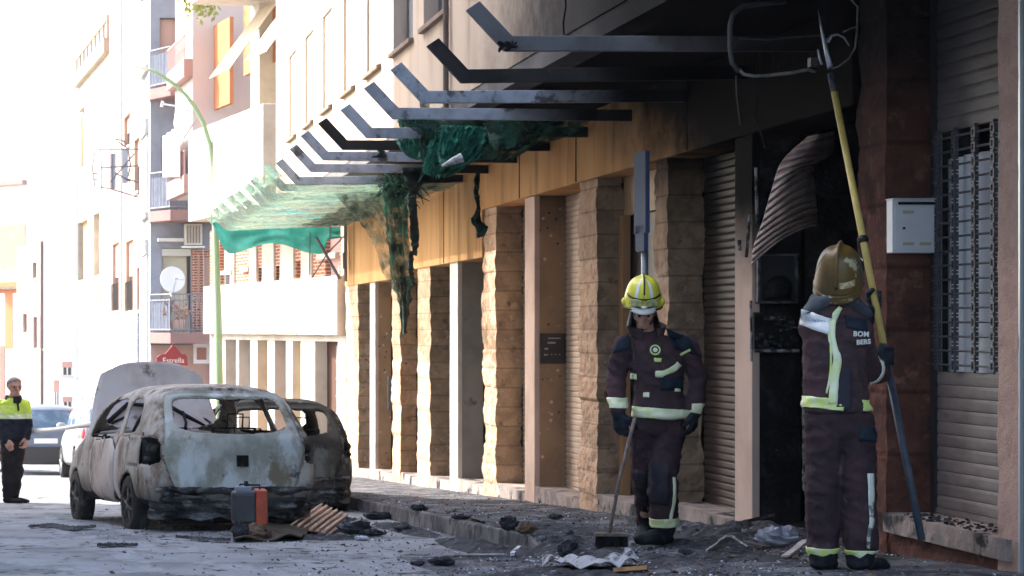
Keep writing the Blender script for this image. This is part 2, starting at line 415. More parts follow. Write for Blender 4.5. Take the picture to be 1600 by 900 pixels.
# joints: thin dark gaps between fascia boards
mb = MB()
for px in (556, 697, 816, 905, 1080):
    Y = facY(px); zb = .8 if px < 645 else (.9 if px < 757 else 1.495)
    mb.box(5.262, 5.275, Y-.008, Y+.008, zb+.01, 2.1)
mb.build('fascia_joint', m_dark, A)
# recessed infill behind the pillars
def shutter(name, mat, parent, X, ya, yb, z0, z1, pitch=.075, amp=.012):
    mb = MB(); n = int((z1-z0)/pitch); prof = []
    for i in range(n):
        z = z0+i*pitch
        for (dz, dx) in ((0, 0), (.08, -.75), (.3, -1), (.75, -.95), (.92, -.5)): prof.append((z+dz*pitch, X+dx*amp))
    prof.append((z1, X))
    for (za, xa), (zb, xb) in zip(prof, prof[1:]):
        mb.quad((xa, yb, za), (xa, ya, za), (xb, ya, zb), (xb, yb, zb))
    return mb.build(name, mat, parent)
for k in range(len(info)-1):
    yb0, ya0, xr0, zt0 = info[k]; yb1, ya1, xr1, zt1 = info[k+1]
    zt = max(zt0, zt1); near, far = ya1, yb0                         # the opening lies between Y near and Y far
    X = xr0+.012; zm = zpav((near+far)/2)
    if far-near < .05: continue
    if k == 6: shutter('roller_shutter', m_shl, A, X, near-.3, far, zm-.1, zt, .062, .014)
    elif k == 5: shutter('roller_shutter', m_shl, A, X, near-.3, far, zm-.1, zt, .062, .014)
    elif k == 8: shutter('roller_shutter', m_shd, A, X, near-.3, far, zm-.1, zt, .062, .014)
    elif k == 7:
        mb = MB().box(X-.05, X+.03, far-.14, far, zm-.1, 1.12); mb.build('door_jamb', m_wood, A, bevel=.004)
        MB().box(X, X+.06, near-.3, far-.002, 1.12, 1.495).build('transom_panel', m_panelw, A)
        MB().box(X+.05, X+.1, near-.3, far, zm-.1, 1.115).build('door', M('dark_door', (.02, .014, .013), .4), A)
    elif k == 2:
        MB().box(X-.03, X+.02, far-.35, far-.2, zm-.1, zt).build('door_jamb', m_wood, A)
        MB().box(X+.05, X+.1, near-.3, far, zm-.1, zt).build('door', M('dark_door', (.02, .014, .013), .4), A)
    else:
        MB().box(X+.02, X+.1, near-.3, far, zm-.1, zt).build('door', M('dark_door', (.02, .014, .013), .4), A)
    # doorstep
    mb = MB(); rough_box(mb, 5.305, X+.1, near+.005, far-.005, zm-.2, zm+.13, step=.08, amp=.008, course=0)
    mb.build('doorstep', m_step, A)
# structural wall behind everything, so nothing shows through
MB().box(6.4, 7.4, 16.3, 39, -4, 2.16).build('core_wall', m_dark, A)
for k in range(len(info)-1):
    pass
# the burnt shop: a black room
mb = MB()
mb.quad((8.5, 16.15, -2), (8.5, 10.5, -2), (8.5, 10.5, 2.16), (8.5, 16.15, 2.16))
mb.quad((5.7, 16.15, -2), (8.5, 16.15, -2), (8.5, 16.15, 2.16), (5.7, 16.15, 2.16))
mb.quad((5.6, 16.3, 2.15), (8.5, 16.3, 2.15), (8.5, 10.5, 2.15), (5.6, 10.5, 2.15))
mb.quad((5.3, 16.3, zpav(15)+.03), (5.3, 14.0, zpav(15)+.03), (8.5, 14.0, zpav(15)+.03), (8.5, 16.3, zpav(15)+.03))
mb.quad((5.62, 14.02, -2), (8.5, 14.02, -2), (8.5, 14.02, 2.16), (5.62, 14.02, 2.16))
mb.build('burnt_shop_room', m_char, A)
# charred edge strip of the black reveal (pale flaking corner), and melted strips
m_flake = M('flaking_edge', (.36, .34, .34), .9, (.05, .05, .05), 14, .42, .56, bump=.01, bscale=40)
mb = MB(); pts = [P(1256+2*nz(i*.6, 0, 0), 500+i*14, 16.0) for i in range(20)]
mb.tube(pts, [.012+.006*nz(i*.9, 3, 0) for i in range(20)], 6); mb.build('flaking_edge', m_flake, A)
for pts_, r in (([(1181, 262), (1182, 300), (1183, 350)], .012), ([(1171, 335), (1168, 380), (1166, 402)], .012), ([(1173, 470), (1174, 520), (1174, 565)], .010), ([(1155, 375), (1155, 392)], .016)):
    MB().tube([P(x, y, 15.98) for x, y in pts_], r, 6).build('melted_strip', m_flake, A)
# upper floors, carried forward over the pavement
WIN = [(16.9, 18.4), (19.3, 20.6), (21.75, 23.2), (23.9, 25.3), (26.3, 27.5), (28.6, 29.75), (31.0, 32.1), (33.3, 34.4), (35.7, 36.8)]
XO = 4.0; ztop = 9.0; zs = 3.3; zw = 4.75; z1u = 2.33
mb = MB(); edges = [9.0]+[v for w_ in WIN for v in w_]+[39.0]
mb.box(XO, XO+.3, 9.0, 39.0, z1u, zs); 
mb.box(XO, XO+.3, 9.0, 39.0, zw, 6.2)
mb.box(XO, XO+.3, 9.0, 39.0, 7.6, ztop)
for i in range(0, len(edges), 2): mb.box(XO, XO+.3, edges[i], edges[i+1], zs, zw); mb.box(XO, XO+.3, edges[i], edges[i+1], 6.2, 7.6)
mb.quad((XO, 39, z1u), (XO+6, 39, z1u), (XO+6, 39, ztop), (XO, 39, ztop))
mb.quad((XO, 9, z1u), (XO+6, 9, z1u), (XO+6, 9, ztop), (XO, 9, ztop))
mb.quad((XO, 9, ztop), (XO+6, 9, ztop), (XO+6, 39, ztop), (XO, 39, ztop))
mb.build('upper_wall', m_upper, A)
for (a, b) in WIN:
    for (s, t) in ((zs, zw), (6.2, 7.6)):
        far_ = a > 25.6; rc = .11 if far_ else 0
        f = MB().box(XO+.16, XO+.2, a, b, s, s+.05).box(XO+.16, XO+.2, a, b, t-.05, t).box(XO+.16, XO+.2, a, a+.05, s, t).box(XO+.16, XO+.2, b-.05, b, s, t).box(XO+.165, XO+.195, (a+b)/2-.02, (a+b)/2+.02, s+.05, t-.05).build('window', m_frame, A)
        MB().box(XO+.175, XO+.185, a+.05, b-.05, s+.05, t-.05).build('pane', m_glass, f)
        MB().box(XO+.145-rc, XO+.158-rc, a+.01, b-.01, s+.06 if far_ else t-.5, t-.01).build('roller_blind', M('bleached_blind', (.66, .58, .44), .7) if far_ else m_blind, f)  # sunlit windows: pale full blind added to imitate the overexposed white-out
        MB().box(XO-.06, XO+.16, a-.04, b+.04, s-.05, s+.003).build('window_sill', m_sill, f, bevel=.006)
# slab edge strip below the wall and soffit
MB().box(XO+.01, XO+.25, 9.0, 38.98, 2.172, z1u-.004).build('slab_edge', m_edge, A)
MB().box(XO+.25, 6.4, 9.0, 38.98, 2.175, 2.3).build('soffit', m_soffit, A)
mb = MB()
for s in range(3): mb.tube([(XO-.045, facY(703, XO)-.02, 3.1+s*2), (XO-.045, facY(703, XO)-.02, 5.1+s*2)], .03, 8)
mb.tube([(XO-.045, facY(703, XO)-.02, 2.2), (XO-.045, facY(703, XO)-.02, 3.12)], .03, 8)
mb.build('drainpipe', M('drainpipe_brown', (.12, .08, .06), .6), A)
# loose charred cables on the upper wall
mb = MB(); mb.tube([P(882, -20, 15.9), P(884, 10, 15.95), P(880, 35, 15.95), P(881, 55, 15.97)], .008, 6)
mb.build('loose_cable', m_char, A); mb = MB()
mb.tube([(5.24, 15.8, 2.1), (5.23, 15.85, 1.9), (5.24, 15.9, 1.6), (5.25, 15.7, 1.35)], .006, 6)
mb.build('loose_cable', m_char, A)
# return lintel over the shop: sooted beam
MB().box(5.31, 5.6, 14.05, 16.13, 1.5, 2.16).build('shop_lintel', m_char, A)

# ---- bent canopy beams
m_b_grey = M('beam_grey_steel', (.42, .44, .49), .6, (.30, .315, .345), 6, bump=.002, bscale=40, extra=[((.15, .09, .06), 9, .60, .70, (1, 1, 1)), ((.08, .08, .085), 3.5, .55, .66, (1, 1, 1))], soot=[(1.3, 0, 0, -5.3, .4)])
m_b_soot = M('beam_sooted_steel', (.04, .036, .034), .7, (.026, .024, .024), 3, soot=[(1.2, 0, 0, -4.6, .5)], extra=[((.08, .05, .035), 5, .58, .7, (1, 1, 1))])
m_b_mid = M('beam_smoked_steel', (.13, .125, .13), .6, (.085, .08, .083), 3, soot=[(1.1, 0, 0, -4.4, .5)])
XK = 3.05; T = .105
beam_txt = ['smoke darkened bent steel beam, nearest of the canopy row, with melted scraps at its bend', 'black sooted bent steel beam, second of the canopy row from the burnt shop',
 'pale grey bent steel beam above the bunched green netting, third from the burnt shop', 'grey bent beam just above the bunched netting, fourth from the burnt shop',
 'grey bent beam ending beside the bunched netting, fifth from the burnt shop', 'brown blackened bent beam between grey ones, sixth from the burnt shop',
 'grey bent beam with a rag on it, seventh from the burnt shop', 'grey bent beam right above the spread green netting, eighth from the burnt shop']
for k in range(16):
    Y = 14.58+1.628*k
    mat = m_b_mid if k == 0 else (m_b_soot if k in (1, 5) else m_b_grey)
    zc = 1.92; j = rnd(-.03, .03) if k else 0; dx = rnd(-.03, .03) if k else 0; wy = .028
    x0 = XK+dx
    poly = [(x0+.02, zc+j), (5.3, zc), (5.3, zc+T), (x0+.07, zc+T+j), (x0-.155, zc+.345+j), (x0-.245, zc+.285+j)]
    mb = MB().prism(poly, 1, Y-wy, Y+wy)
    lab = beam_txt[k] if k < 8 else None
    if k < 8: o = solo(mb, 'canopy_beam', mat, lab, 'beam', 'bent canopy beams on the facade', origin=(5.3, Y, zc), bevel=.006)
    else: o = solo(mb, 'canopy_beam', mat, 'grey bent canopy beam underneath the spread green netting', 'beam', 'canopy beams under the spread netting', origin=(5.3, Y, zc), bevel=.006)
# =====================================================================  RED STONE SHOP FRONT (right)
random.seed(8)
m_red = M('red_stone', (.16, .072, .055), .85, (.10, .05, .042), 4, .4, .62, bump=.012, bscale=22, extra=[((.24, .12, .09), 8, .56, .66, (1, 1, 1)), ((.05, .03, .028), 3, .52, .66, (1, 1, 1))],
          rows=.40, soot=[(0, 1.5, .30, -20.85, .5, (.016, .015, .016), .96), (0, 0, .9, -.75, .6, (.02, .018, .018), .9)])
m_pink = M('pink_granite', (.50, .34, .28), .8, (.42, .28, .23), 6, bump=.006, bscale=70, spots=[((.24, .13, .10), 34, .14), ((.60, .45, .38), 21, .12)])
m_slat = M('shutter_slat_grey', (.19, .16, .152), .55, (.13, .11, .106), 2.5, stretch=(1, 1, 3), extra=[((.18, .08, .05), 7, .62, .7, (1, .4, 2))], soot=[(0, .25, .9, -4.1, .3, (.03, .028, .03), .9)])
B = thing('red_stone_shop_front', (5.3, 13, zpav(13)), 'dark red stone shop front with a half open slatted shutter', 'building')
ya, yb = 14.0, facY(1385); xr = (1455-93)*yb/F
mb = MB(); rough_box(mb, 5.3, xr, yb, ya, -1.7, 3.4, step=.035, amp=.010, course=.40, groove=.008, seed=0, gw=.02)
mb.build('stone_pier', m_red, B, smooth=False)
MB().box(xr-.012, xr+.03, yb-.08, yb-.012, -1.19, 3.4).build('shutter_rail', M('rail_dark', (.03, .028, .028), .5), B)
zg1 = (515-196)*12.9/F; zg0 = (515-583)*12.9/F; XS = 5.60
o = shutter('roller_shutter', m_slat, B, XS, 11.7, yb-.02, zg1, 3.4, .085, .007)
o = shutter('roller_shutter', m_slat, B, XS, 11.7, yb-.02, -1.13, zg0, .078, .007)
MB().box(XS-.012, XS+.01, 11.7, yb-.03, -1.165, -1.13).build('bottom_rail', m_slat, B)
# grille: vertical bars with rings, thin cross bars
m_iron = M('grille_iron', (.085, .088, .10), .5, metal=.3)
mb = MB(); ycols = [3300*(XS-.03)/(px-93) for px in (1465, 1492, 1523, 1553)]
nrow = 17; dz = (zg1-zg0)/nrow
for y in ycols:
    for i in range(nrow):
        z = zg0+(i+.5)*dz
        mb.box(XS-.036, XS-.024, y-.006, y+.006, z-dz*.5, z+dz*.5)
        mb.box(XS-.042, XS-.018, y-.028, y+.028, z-.030, z-.018); mb.box(XS-.042, XS-.018, y-.028, y+.028, z+.018, z+.030)
        mb.box(XS-.042, XS-.018, y-.028, y-.016, z-.018, z+.018); mb.box(XS-.042, XS-.018, y+.016, y+.028, z-.018, z+.018)
        mb.box(XS-.044, XS-.016, y-.02, y+.02, z+dz*.5-.008, z+dz*.5+.008)
for i in range(nrow):
    z = zg0+(i+.5)*dz; mb.tube([(XS-.03, 11.7, z), (XS-.03, yb-.05, z)], .008, 6)
mb.build('grille', m_iron, B)
m_curt = M('white_curtain', (.84, .86, .9), .8, (.74, .76, .8), 3)
mb = MB(); mb.grid(90, 2, lambda u, v: (XS+.055+.02*math.sin(u*52)+.01*math.sin(u*21+1), 11.6+u*(yb-11.65), zg0+v*(zg1-zg0-.16))); mb.build('curtain', m_curt, B, smooth=True)
mb = MB().box(XS+.02, XS+.03, 12.62, 12.72, zg0, zg1).box(XS+.02, XS+.03, 13.47, yb-.02, zg0, zg1); mb.build('window_frame', M('window_frame_grey', (.28, .29, .31), .5), B)
MB().box(XS+.3, XS+.35, 11.5, yb, zg0-.1, zg1+.1).build('dark_room', m_dark, B)
mb = MB(); rough_box(mb, 5.27, 5.70, 11.75, yb-.01, -1.29, -1.17, step=.05, amp=.008, course=0); mb.build('doorstep', m_step, B)
mb = MB(); rough_box(mb, 5.31, 5.66, 11.75, yb-.01, -1.75, -1.295, step=.06, amp=.014, course=0); mb.build('step_riser', m_red, B)
MB().box(XS-.014, XS-.011, 12.06, 12.11, -1.03, -.97).build('sticker', M('orange_sticker', (.6, .25, .03), .5), B)
Cb = thing('pink_granite_shop_front', (5.3, 11.4, zpav(11.4)), 'stippled pink granite pillar beside a green shop window, at the very edge', 'building')
mb = MB(); rough_box(mb, 5.3, 5.75, facY(1591), facY(1560), -1.8, 3.4, step=.05, amp=.006, course=0); mb.build('granite_pillar', m_pink, Cb)
MB().box(5.318, 5.35, 10.0, 11.648, -1.4, 3.4).build('shop_window', M('green_shop_glass', (.012, .075, .055), .15, (.01, .05, .04), 3, spec=.7), Cb)
MB().box(5.298, 5.33, 11.65, 11.672, -1.42, 3.4).build('metal_strip', M('alu_strip', (.55, .58, .62), .35, metal=.6), Cb)
MB().box(5.32, 5.6, 10.0, 11.67, -1.9, -1.4).build('plinth', m_pink, Cb)
mb = MB()
yy = facY(1595.5, 5.26)
for k in range(14):   # a fragment of white window lettering at the frame's edge
    an0 = k/14*2*math.pi; an1 = (k+1)/14*2*math.pi
zt_ = (515-112)*yy/F
# ---- mailbox on the red pier's reveal (facing down the pavement)
m_mail = M('mailbox_white', (.62, .66, .72), .4, (.56, .60, .66), 4)
ym = yb-.02
p0 = P(1385, 313, ym); p1 = P(1452, 396, ym)
mbx = thing('wall_mailbox', ((p0.x+p1.x)/2, ym-.05, p1.z), 'white metal mailbox hanging on the dark red stone pier', 'mailbox')
MB().box(p0.x, p1.x, ym-.10, ym, p1.z, p0.z).build('box_body', m_mail, mbx, bevel=.004)
fx = lambda px: P(px, 0, ym-.1).x; fz = lambda py: P(0, py, ym-.1).z
sx0, sx1, sz0, sz1 = p0.x, p1.x, p1.z, p0.z
W_, H_ = sx1-sx0, sz1-sz0
MB().box(sx0+.012*1, sx1-.012, ym-.106, ym-.099, sz0+.02, sz1-.045).build('door_panel', m_mail, mbx, bevel=.002)
MB().box(sx0+.035, sx1-.012, ym-.108, ym-.1005, sz1-.033, sz1-.016).build('letter_slot', m_dark, mbx)
m_win = M('mailbox_brass_label', (.42, .40, .28), .5)
for (a, b, t) in ((.23, .48, .76), (.23, .48, .17), (.62, .88, .17)):
    MB().box(sx0+a*W_, sx0+b*W_, ym-.1095, ym-.1055, sz0+(t-.03)*H_, sz0+(t+.03)*H_).build('label_window', m_win, mbx)
MB().cyl((sx0+.25*W_, ym-.11, sz0+.46*H_), (0, 1, 0), .008, .012, 12).build('keyhole', m_dark, mbx)
MB().box(sx0-.006, sx1+.006, ym-.12, ym+.001, sz1, sz1+.006).build('lid_edge', m_mail, mbx)
# ---- intercom on the spotted reveal
yi = facY(835)-.012; q0 = P(844, 521, yi); q1 = P(883, 568, yi)
ic = thing('intercom_panel', ((q0.x+q1.x)/2, yi, q1.z), 'dark intercom plate with buttons on the spotted brown reveal', 'intercom')
MB().box(q0.x, q1.x, yi-.02, yi+.008, q1.z, q0.z).build('plate', M('intercom_black', (.03, .024, .022), .45), ic, bevel=.003)
m_btn = M('intercom_metal', (.35, .33, .31), .4)
for (a, b, c, d) in ((.3, .8, .82, .86), (.28, .6, .66, .72), (.16, .3, .46, .52), (.14, .24, .26, .32)): MB().box(q0.x+a*(q1.x-q0.x), q0.x+b*(q1.x-q0.x), yi-.024, yi-.019, q1.z+c*(q0.z-q1.z), q1.z+d*(q0.z-q1.z)).build('name_plate', m_btn, ic)
for k in range(4): MB().cyl((q0.x+(.28+.16*k)*(q1.x-q0.x), yi-.022, q1.z+.3*(q0.z-q1.z)), (0, 1, 0), .007, .008, 10).build('button', m_btn, ic)
# ---- small sign plate between far pillars
yq = facY(613)+.35
solo(MB().box(P(606, 0, yq).x, P(612, 0, yq).x, yq-.02, yq, P(0, 640, yq).z, P(0, 588, yq).z), 'wall_plate', M('slate_plate', (.06, .08, .1), .5), 'small dark slate plate on the far brown reveal near the ground', 'plate')
# ---- meter box and burnt cabinet on the black reveal
yc = facY(1175)-.004
def rp(px, py, y=yc): return P(px, py, y)
m_mbx = M('meter_metal', (.13, .13, .14), .5, (.03, .03, .03), 9, .42, .6)
a, b = rp(1180, 397), rp(1243, 474)
mt = thing('meter_box', ((a.x+b.x)/2, yc, b.z), 'scorched metal framed meter box on the black burnt jamb', 'electric box')
mb = MB(); t = .014
mb.box(a.x, b.x, yc-.06, yc, a.z-t, a.z).box(a.x, b.x, yc-.06, yc, b.z, b.z+t).box(a.x, a.x+t*1.6, yc-.06, yc, b.z, a.z).box(b.x-t, b.x, yc-.06, yc, b.z, a.z)
mb.build('frame', m_mbx, mt, bevel=.003)
MB().box(a.x+t, b.x-t, yc-.01, yc-.003, b.z+t, a.z-t).build('back_plate', M('meter_back', (.03, .032, .036), .4), mt)
mb = MB().ball(((a.x+b.x)/2+.02, yc-.035, b.z+.13), (.10, .03, .085), 12, 8).box(a.x+.06, b.x-.05, yc-.05, yc-.02, b.z+.03, b.z+.12); mb.build('melted_meter', m_char, mt, smooth=True)
a, b = rp(1176, 488), rp(1245, 551)
cb = thing('burnt_cabinet', ((a.x+b.x)/2, yc, b.z), 'burnt out small cabinet with a pale melted ledge under the meter box', 'electric box')
MB().box(a.x, b.x, yc-.04, yc-.002, b.z+.02, a.z).build('cabinet_body', m_char, cb)
mb = MB(); mb.tube([(a.x+(b.x-a.x)*i/14, yc-.05, b.z+.015+.006*nz(i, 0, 0)) for i in range(15)], [.013+.004*nz(i*.8, 2, 0) for i in range(15)], 7); mb.build('melted_ledge', m_flake, cb, smooth=True)
MB().box(a.x+.07, b.x-.1, yc-.046, yc-.039, a.z-.06, a.z-.03).build('label_strip', M('scorched_label', (.22, .17, .13), .7, (.03, .025, .02), 25, .45, .55), cb)
mb = MB()
for i in range(26):
    c = Vector((rnd(a.x+.02, b.x-.02), yc-rnd(.045, .06), rnd(b.z+.03, a.z-.07))); mb.ball(c, (rnd(.008, .03), .012, rnd(.006, .02)), 7, 5)
mb.build('melted_innards', M('melted_plastic', (.03, .029, .03), .35), cb)
# ---- crumpled roller shutter hanging from the shop opening
m_crump = M('crumpled_shutter', (.40, .29, .26), .45, (.24, .17, .155), 5, .4, .6, bump=.002, bscale=80, spots=[((.42, .38, .36), 30, .10)], extra=[((.30, .27, .27), 16, .60, .66, (1, 1, 1))])
L_ = [(1262, 214), (1222, 252), (1205, 300), (1192, 345), (1178, 385), (1174, 414)]
Rr = [(1303, 205), (1300, 240), (1272, 262), (1274, 300), (1277, 335), (1276, 357)]
def curve(pts, t):
    n = len(pts)-1; i = min(int(t*n), n-1); f = t*n-i
    p0 = pts[max(i-1, 0)]; p1 = pts[i]; p2 = pts[i+1]; p3 = pts[min(i+2, n)]
    return tuple(.5*((2*p1[q])+(-p0[q]+p2[q])*f+(2*p0[q]-5*p1[q]+4*p2[q]-p3[q])*f*f+(-p0[q]+3*p1[q]-3*p2[q]+p3[q])*f**3) for q in range(len(p1)))
def crump(u, v):       # v down, u across
    l = curve(L_, v); r = curve(Rr, v)
    x = l[0]+(r[0]-l[0])*u; y = l[1]+(r[1]-l[1])*u
    y -= 15*math.sin(u*math.pi*.9)*(v)*.9      # each slat arcs upward
    ph = (v*15)*2*math.pi
    Y = 15.25+.30*(u-.5)*(1-v*.4)-.25*math.sin(u*math.pi)+.036*max(-.3, math.sin(ph))+.02*nz(u*3, v*5, 0)
    p = P(x, y, Y); return p
mb = MB(); mb.grid(40, 190, crump)
solo(mb, 'crumpled_shutter', m_crump, 'crumpled torn roller shutter curling out of the burnt shop', 'shutter', smooth=True, solid=.006)
# ---- sign bracket frame (burnt rod frame) at the top
m_rod = M('burnt_rod', (.045, .045, .05), .5)
m_rod2 = M('bare_rod', (.22, .21, .2), .5, (.1, .1, .1), 12)
sf = thing('burnt_sign_frame', P(1276, 100, 13.6), 'rounded bare metal frame of a burnt hanging sign', 'sign frame')
Yf = 13.55
MB().tube([P(x, y, Yf) for x, y in ((1228, 2), (1190, 6), (1160, 10), (1145, 22), (1141, 40), (1141, 75), (1144, 98), (1154, 112))], .017, 8).build('frame_rod', m_rod, sf, smooth=True)
MB().tube([P(x, y, Yf) for x, y in ((1154, 108), (1162, 116), (1178, 119), (1200, 118), (1235, 114), (1262, 109), (1274, 112))], .011, 8).build('lower_rod', m_rod2, sf, smooth=True)
MB().tube([P(x, y, Yf) for x, y in ((1330, 0), (1340, 10), (1339, 45), (1336, 75), (1326, 92), (1310, 104), (1300, 107))], .006, 6).tube([P(x, y, Yf) for x, y in ((1290, 64), (1298, 55), (1308, 53), (1318, 58), (1327, 71))], .006, 6).tube([P(x, y, Yf) for x, y in ((1318, 50), (1328, 45), (1338, 42))], .006, 6).build('bent_wire', m_rod2, sf, smooth=True)
MB().tube([P(1157, 60, Yf), P(1200, 62, Yf), P(1240, 58, Yf), P(1290, 55, Yf)], .006, 6).box(P(1266, 0, Yf).x, P(1277, 0, Yf).x, Yf-.01, Yf+.05, P(0, 104, Yf).z, P(0, 90, Yf).z).build('bracket', m_rod, sf)
MB().tube([P(1150, 118, Yf+.8), P(1151, 150, Yf+1.6), P(1157, 195, Yf+2.2)], .005, 6).build('hanging_wire', m_rod, sf)
# ---- road sign seen edge-on, with its pole
xs, ysn = 4.80, 17.3
sg = thing('road_sign', (xs, ysn, zpav(ysn)), 'blue road sign seen edge-on on a thin grey pole behind the helmeted man', 'road sign')
mpole = M('galvanised_pole', (.30, .33, .37), .4, metal=.5)
q = F/ysn; xs = (1007.5-93)/q
MB().tube([(xs, ysn, zpav(ysn)-.1), (xs, ysn, (515-240)/q)], .028, 14).build('pole', mpole, sg, smooth=True)
m_sgf = M('sign_back_grey', (.10, .115, .15), .85); m_sgb = M('sign_blue', (.03, .07, .22), .4)
for (t, b, ww) in ((238, 365, .27), (352, 393, .2)):
    c = Vector((xs-.04, ysn-.035, 0)); d = Vector((-.07, 1, 0)).normalized(); zt, zb = (515-t)/q, (515-b)/q
    n = Vector((1, .07, 0))
    def bx(off, th, gr):
        a = c-d*(ww/2+gr)+n*off; b_ = c+d*(ww/2+gr)+n*off
        return MB().hexa([(a.x, a.y, zb), (a.x+th, a.y, zb), (b_.x+th, b_.y, zb), (b_.x, b_.y, zb), (a.x, a.y, zt), (a.x+th, a.y, zt), (b_.x+th, b_.y, zt), (b_.x, b_.y, zt)])
    p = bx(-.012, .010, 0).build('sign_panel', m_sgf, sg); bx(.0, .022, .004).build('rim', m_sgb, p)

# =====================================================================  NETTING
m_net = M('green_netting', (.15, .26, .19), .6, (.24, .31, .22), 1.6, .4, .62, trans=.5, alpha=.60, extra=[((.20, .24, .18), .9, .50, .64, (.6, 1, 1)), ((.08, .30, .30), 1.5, .56, .66, (1, 1, 1))])
m_net_teal = M('teal_netting', (.02, .17, .14), .6, (.05, .24, .21), 3, trans=.4, alpha=.9)
m_net_dk = M('sooty_netting', (.035, .12, .085), .8, (.015, .035, .028), 3, .38, .58, trans=.35, alpha=.72, bump=.006, bscale=25)
m_net_gr = M('dusty_netting', (.14, .20, .15), .8, (.20, .20, .14), 2, .4, .6, trans=.4, alpha=.60, extra=[((.03, .05, .04), 3.5, .52, .62, (1, 1, .4))])
m_net_em = M('emerald_netting', (.028, .16, .115), .7, (.03, .19, .13), 4, .42, .6, trans=.3, alpha=.82, bump=.008, bscale=30)
nt_ = thing('spread_netting', (4, 33, 1.9), 'green debris netting spread over the far canopy beams and torn at its near end', 'netting')
Y0n, Y1n = 26.9, 39.05
def zover(X):       # over the beam top: straight part then up the bend
    if X > XK-.02: return 1.90
    return 1.90+(XK-.02-X)*1.12
def roof(u, v):
    Y = Y0n+(Y1n-Y0n)*v; X = 5.2-(5.2-2.66)*u
    ph = (Y-14.58)/1.628; sag = abs(math.sin(ph*math.pi))
    z = zover(max(X, 2.76))-sag*(.02+.10*u)+.015*nz(X*3, Y*2, 1)
    # the outer edge is scalloped between beam tips
    if u > .86: X += sag*.10*(u-.86)/.14; z -= (u-.86)/.14*(.05+.12*sag)
    return (X, Y, z)
mb = MB(); mb.grid(30, 170, roof); mb.build('net_roof', m_net, nt_, smooth=True)
def endflap(u, v):      # the far end hangs below the last beam
    X = 5.2-2.4*u; zt = zover(max(X, 2.76)); drop = .40+.10*math.sin(u*9)-.30*max(0, u-.86)/.14
    if u < .12: drop *= .5
    return (X, 39.08+.05*nz(X*4, v*3, 0), zt-v*drop-.0)
mb = MB(); mb.grid(40, 8, endflap); mb.build('end_flap', m_net_teal, nt_, smooth=True)
# hanging torn curtain at the near end; outline in the photo gives its width and drop at its own distance
def drape(name, mat, parent, L, Rt, Y, amp=.12, nu=26, nv=50, dyr=0, rag=.02, seed=0, crush=.05):
    mb = MB()
    def fn(u, v):
        l = curve(L, v); r = curve(Rt, v); x = l[0]+(r[0]-l[0])*u; y = l[1]+(r[1]-l[1])*u
        Yq = Y+dyr*v+amp*math.sin(u*9+seed+2*v)*(.4+.6*v)+amp*.6*nz(u*5, v*3, seed)
        Yq += crush*(1-2.6*abs(nz(u*7+seed, v*3.2, seed*2.1)))+crush*.5*(1-2.6*abs(nz(u*15, v*8+seed, 3)))
        p = P(x, y, Yq); e = nz(v*22, seed, 7)*rag*(1 if u in (0, 1) else 0); p.x += e; p.z += nz(u*13, seed, 2)*rag*(1 if v == 1 else .3)
        return p
    mb.grid(nu, nv, fn); return mb.build(name, mat, parent, smooth=True)
drape('net_curtain', m_net_gr, nt_, [(515, 296), (560, 345), (585, 385), (597, 425), (615, 455)], [(608, 278), (632, 320), (641, 380), (640, 430), (634, 475)], 28.3, .10, seed=1)
drape('net_curtain', m_net_dk, nt_, [(598, 270), (600, 330), (606, 380), (612, 430), (622, 470), (629, 522)], [(650, 268), (638, 320), (638, 380), (644, 430), (640, 480), (634, 522)], 27.6, .08, seed=5, rag=.05)
# bunched netting on beams 3..8
nb = thing('bunched_netting', (3.9, 21, 1.6), 'dark green bunched netting tangled on the middle canopy beams', 'netting')
def blobnet(name, mat, c, r, seed, squ=.35, sharp=1.6):
    mb = MB(); mb.ball((0, 0, 0), 1, 40, 26); o = []
    for v in mb.v:
        d = Vector(v); a = 1+.30*nz(d.x*sharp+seed, d.y*sharp, d.z*sharp)+.22*abs(nz(d.x*5+seed, d.y*5, d.z*2.2))-.10*abs(nz(d.x*11, d.y*11+seed, d.z*5))
        o.append(tuple(Vector(c)+Vector((d.x*r[0]*a, d.y*r[1]*a, d.z*r[2]*a))))
    mb.v = o; return mb.build(name, mat, nb, smooth=True)
for (A_1, B_1, yy_, sd) in (([(618, 176), (624, 200), (620, 222), (632, 240), (640, 247)], [(672, 176), (676, 200), (668, 225), (664, 246), (655, 250)], 21.7, 2),
        ([(632, 180), (640, 205), (645, 226), (648, 246)], [(690, 178), (684, 200), (676, 225), (668, 248)], 21.3, 5),
        ([(676, 205), (670, 225), (663, 250), (660, 268), (672, 276)], [(738, 200), (745, 222), (735, 248), (722, 266), (700, 277)], 20.7, 11),
        ([(690, 195), (686, 220), (684, 245), (690, 262)], [(765, 198), (762, 225), (745, 250), (720, 262)], 20.4, 14)):
    drape('net_bunch', m_net_em, nb, A_1, B_1, yy_, .10, 60, 60, seed=sd, rag=.035, crush=.11)
drape('net_fold', m_net_dk, nb, [(619, 173), (640, 200), (700, 230), (735, 250)], [(745, 175), (830, 195), (840, 222), (800, 250)], 20.9, .22, seed=3, rag=.03)
drape('net_fold', m_net_dk, nb, [(745, 172), (760, 205), (770, 235)], [(930, 180), (905, 205), (860, 222)], 19.9, .2, seed=8, rag=.03)
drape('net_fold', m_net_dk, nb, [(655, 160), (660, 195), (656, 235), (660, 262), (652, 285)], [(671, 160), (672, 195), (683, 225), (672, 262), (656, 285)], 21.0, .05, nu=8, seed=4)
MB().tube([P(691, 259, 19.8), P(705, 253, 19.8), P(722, 246, 19.8)], [.012, .03, .045], 8).build('caught_scrap', M('white_scrap', (.6, .6, .58), .6, (.2, .25, .22), 20), nb)
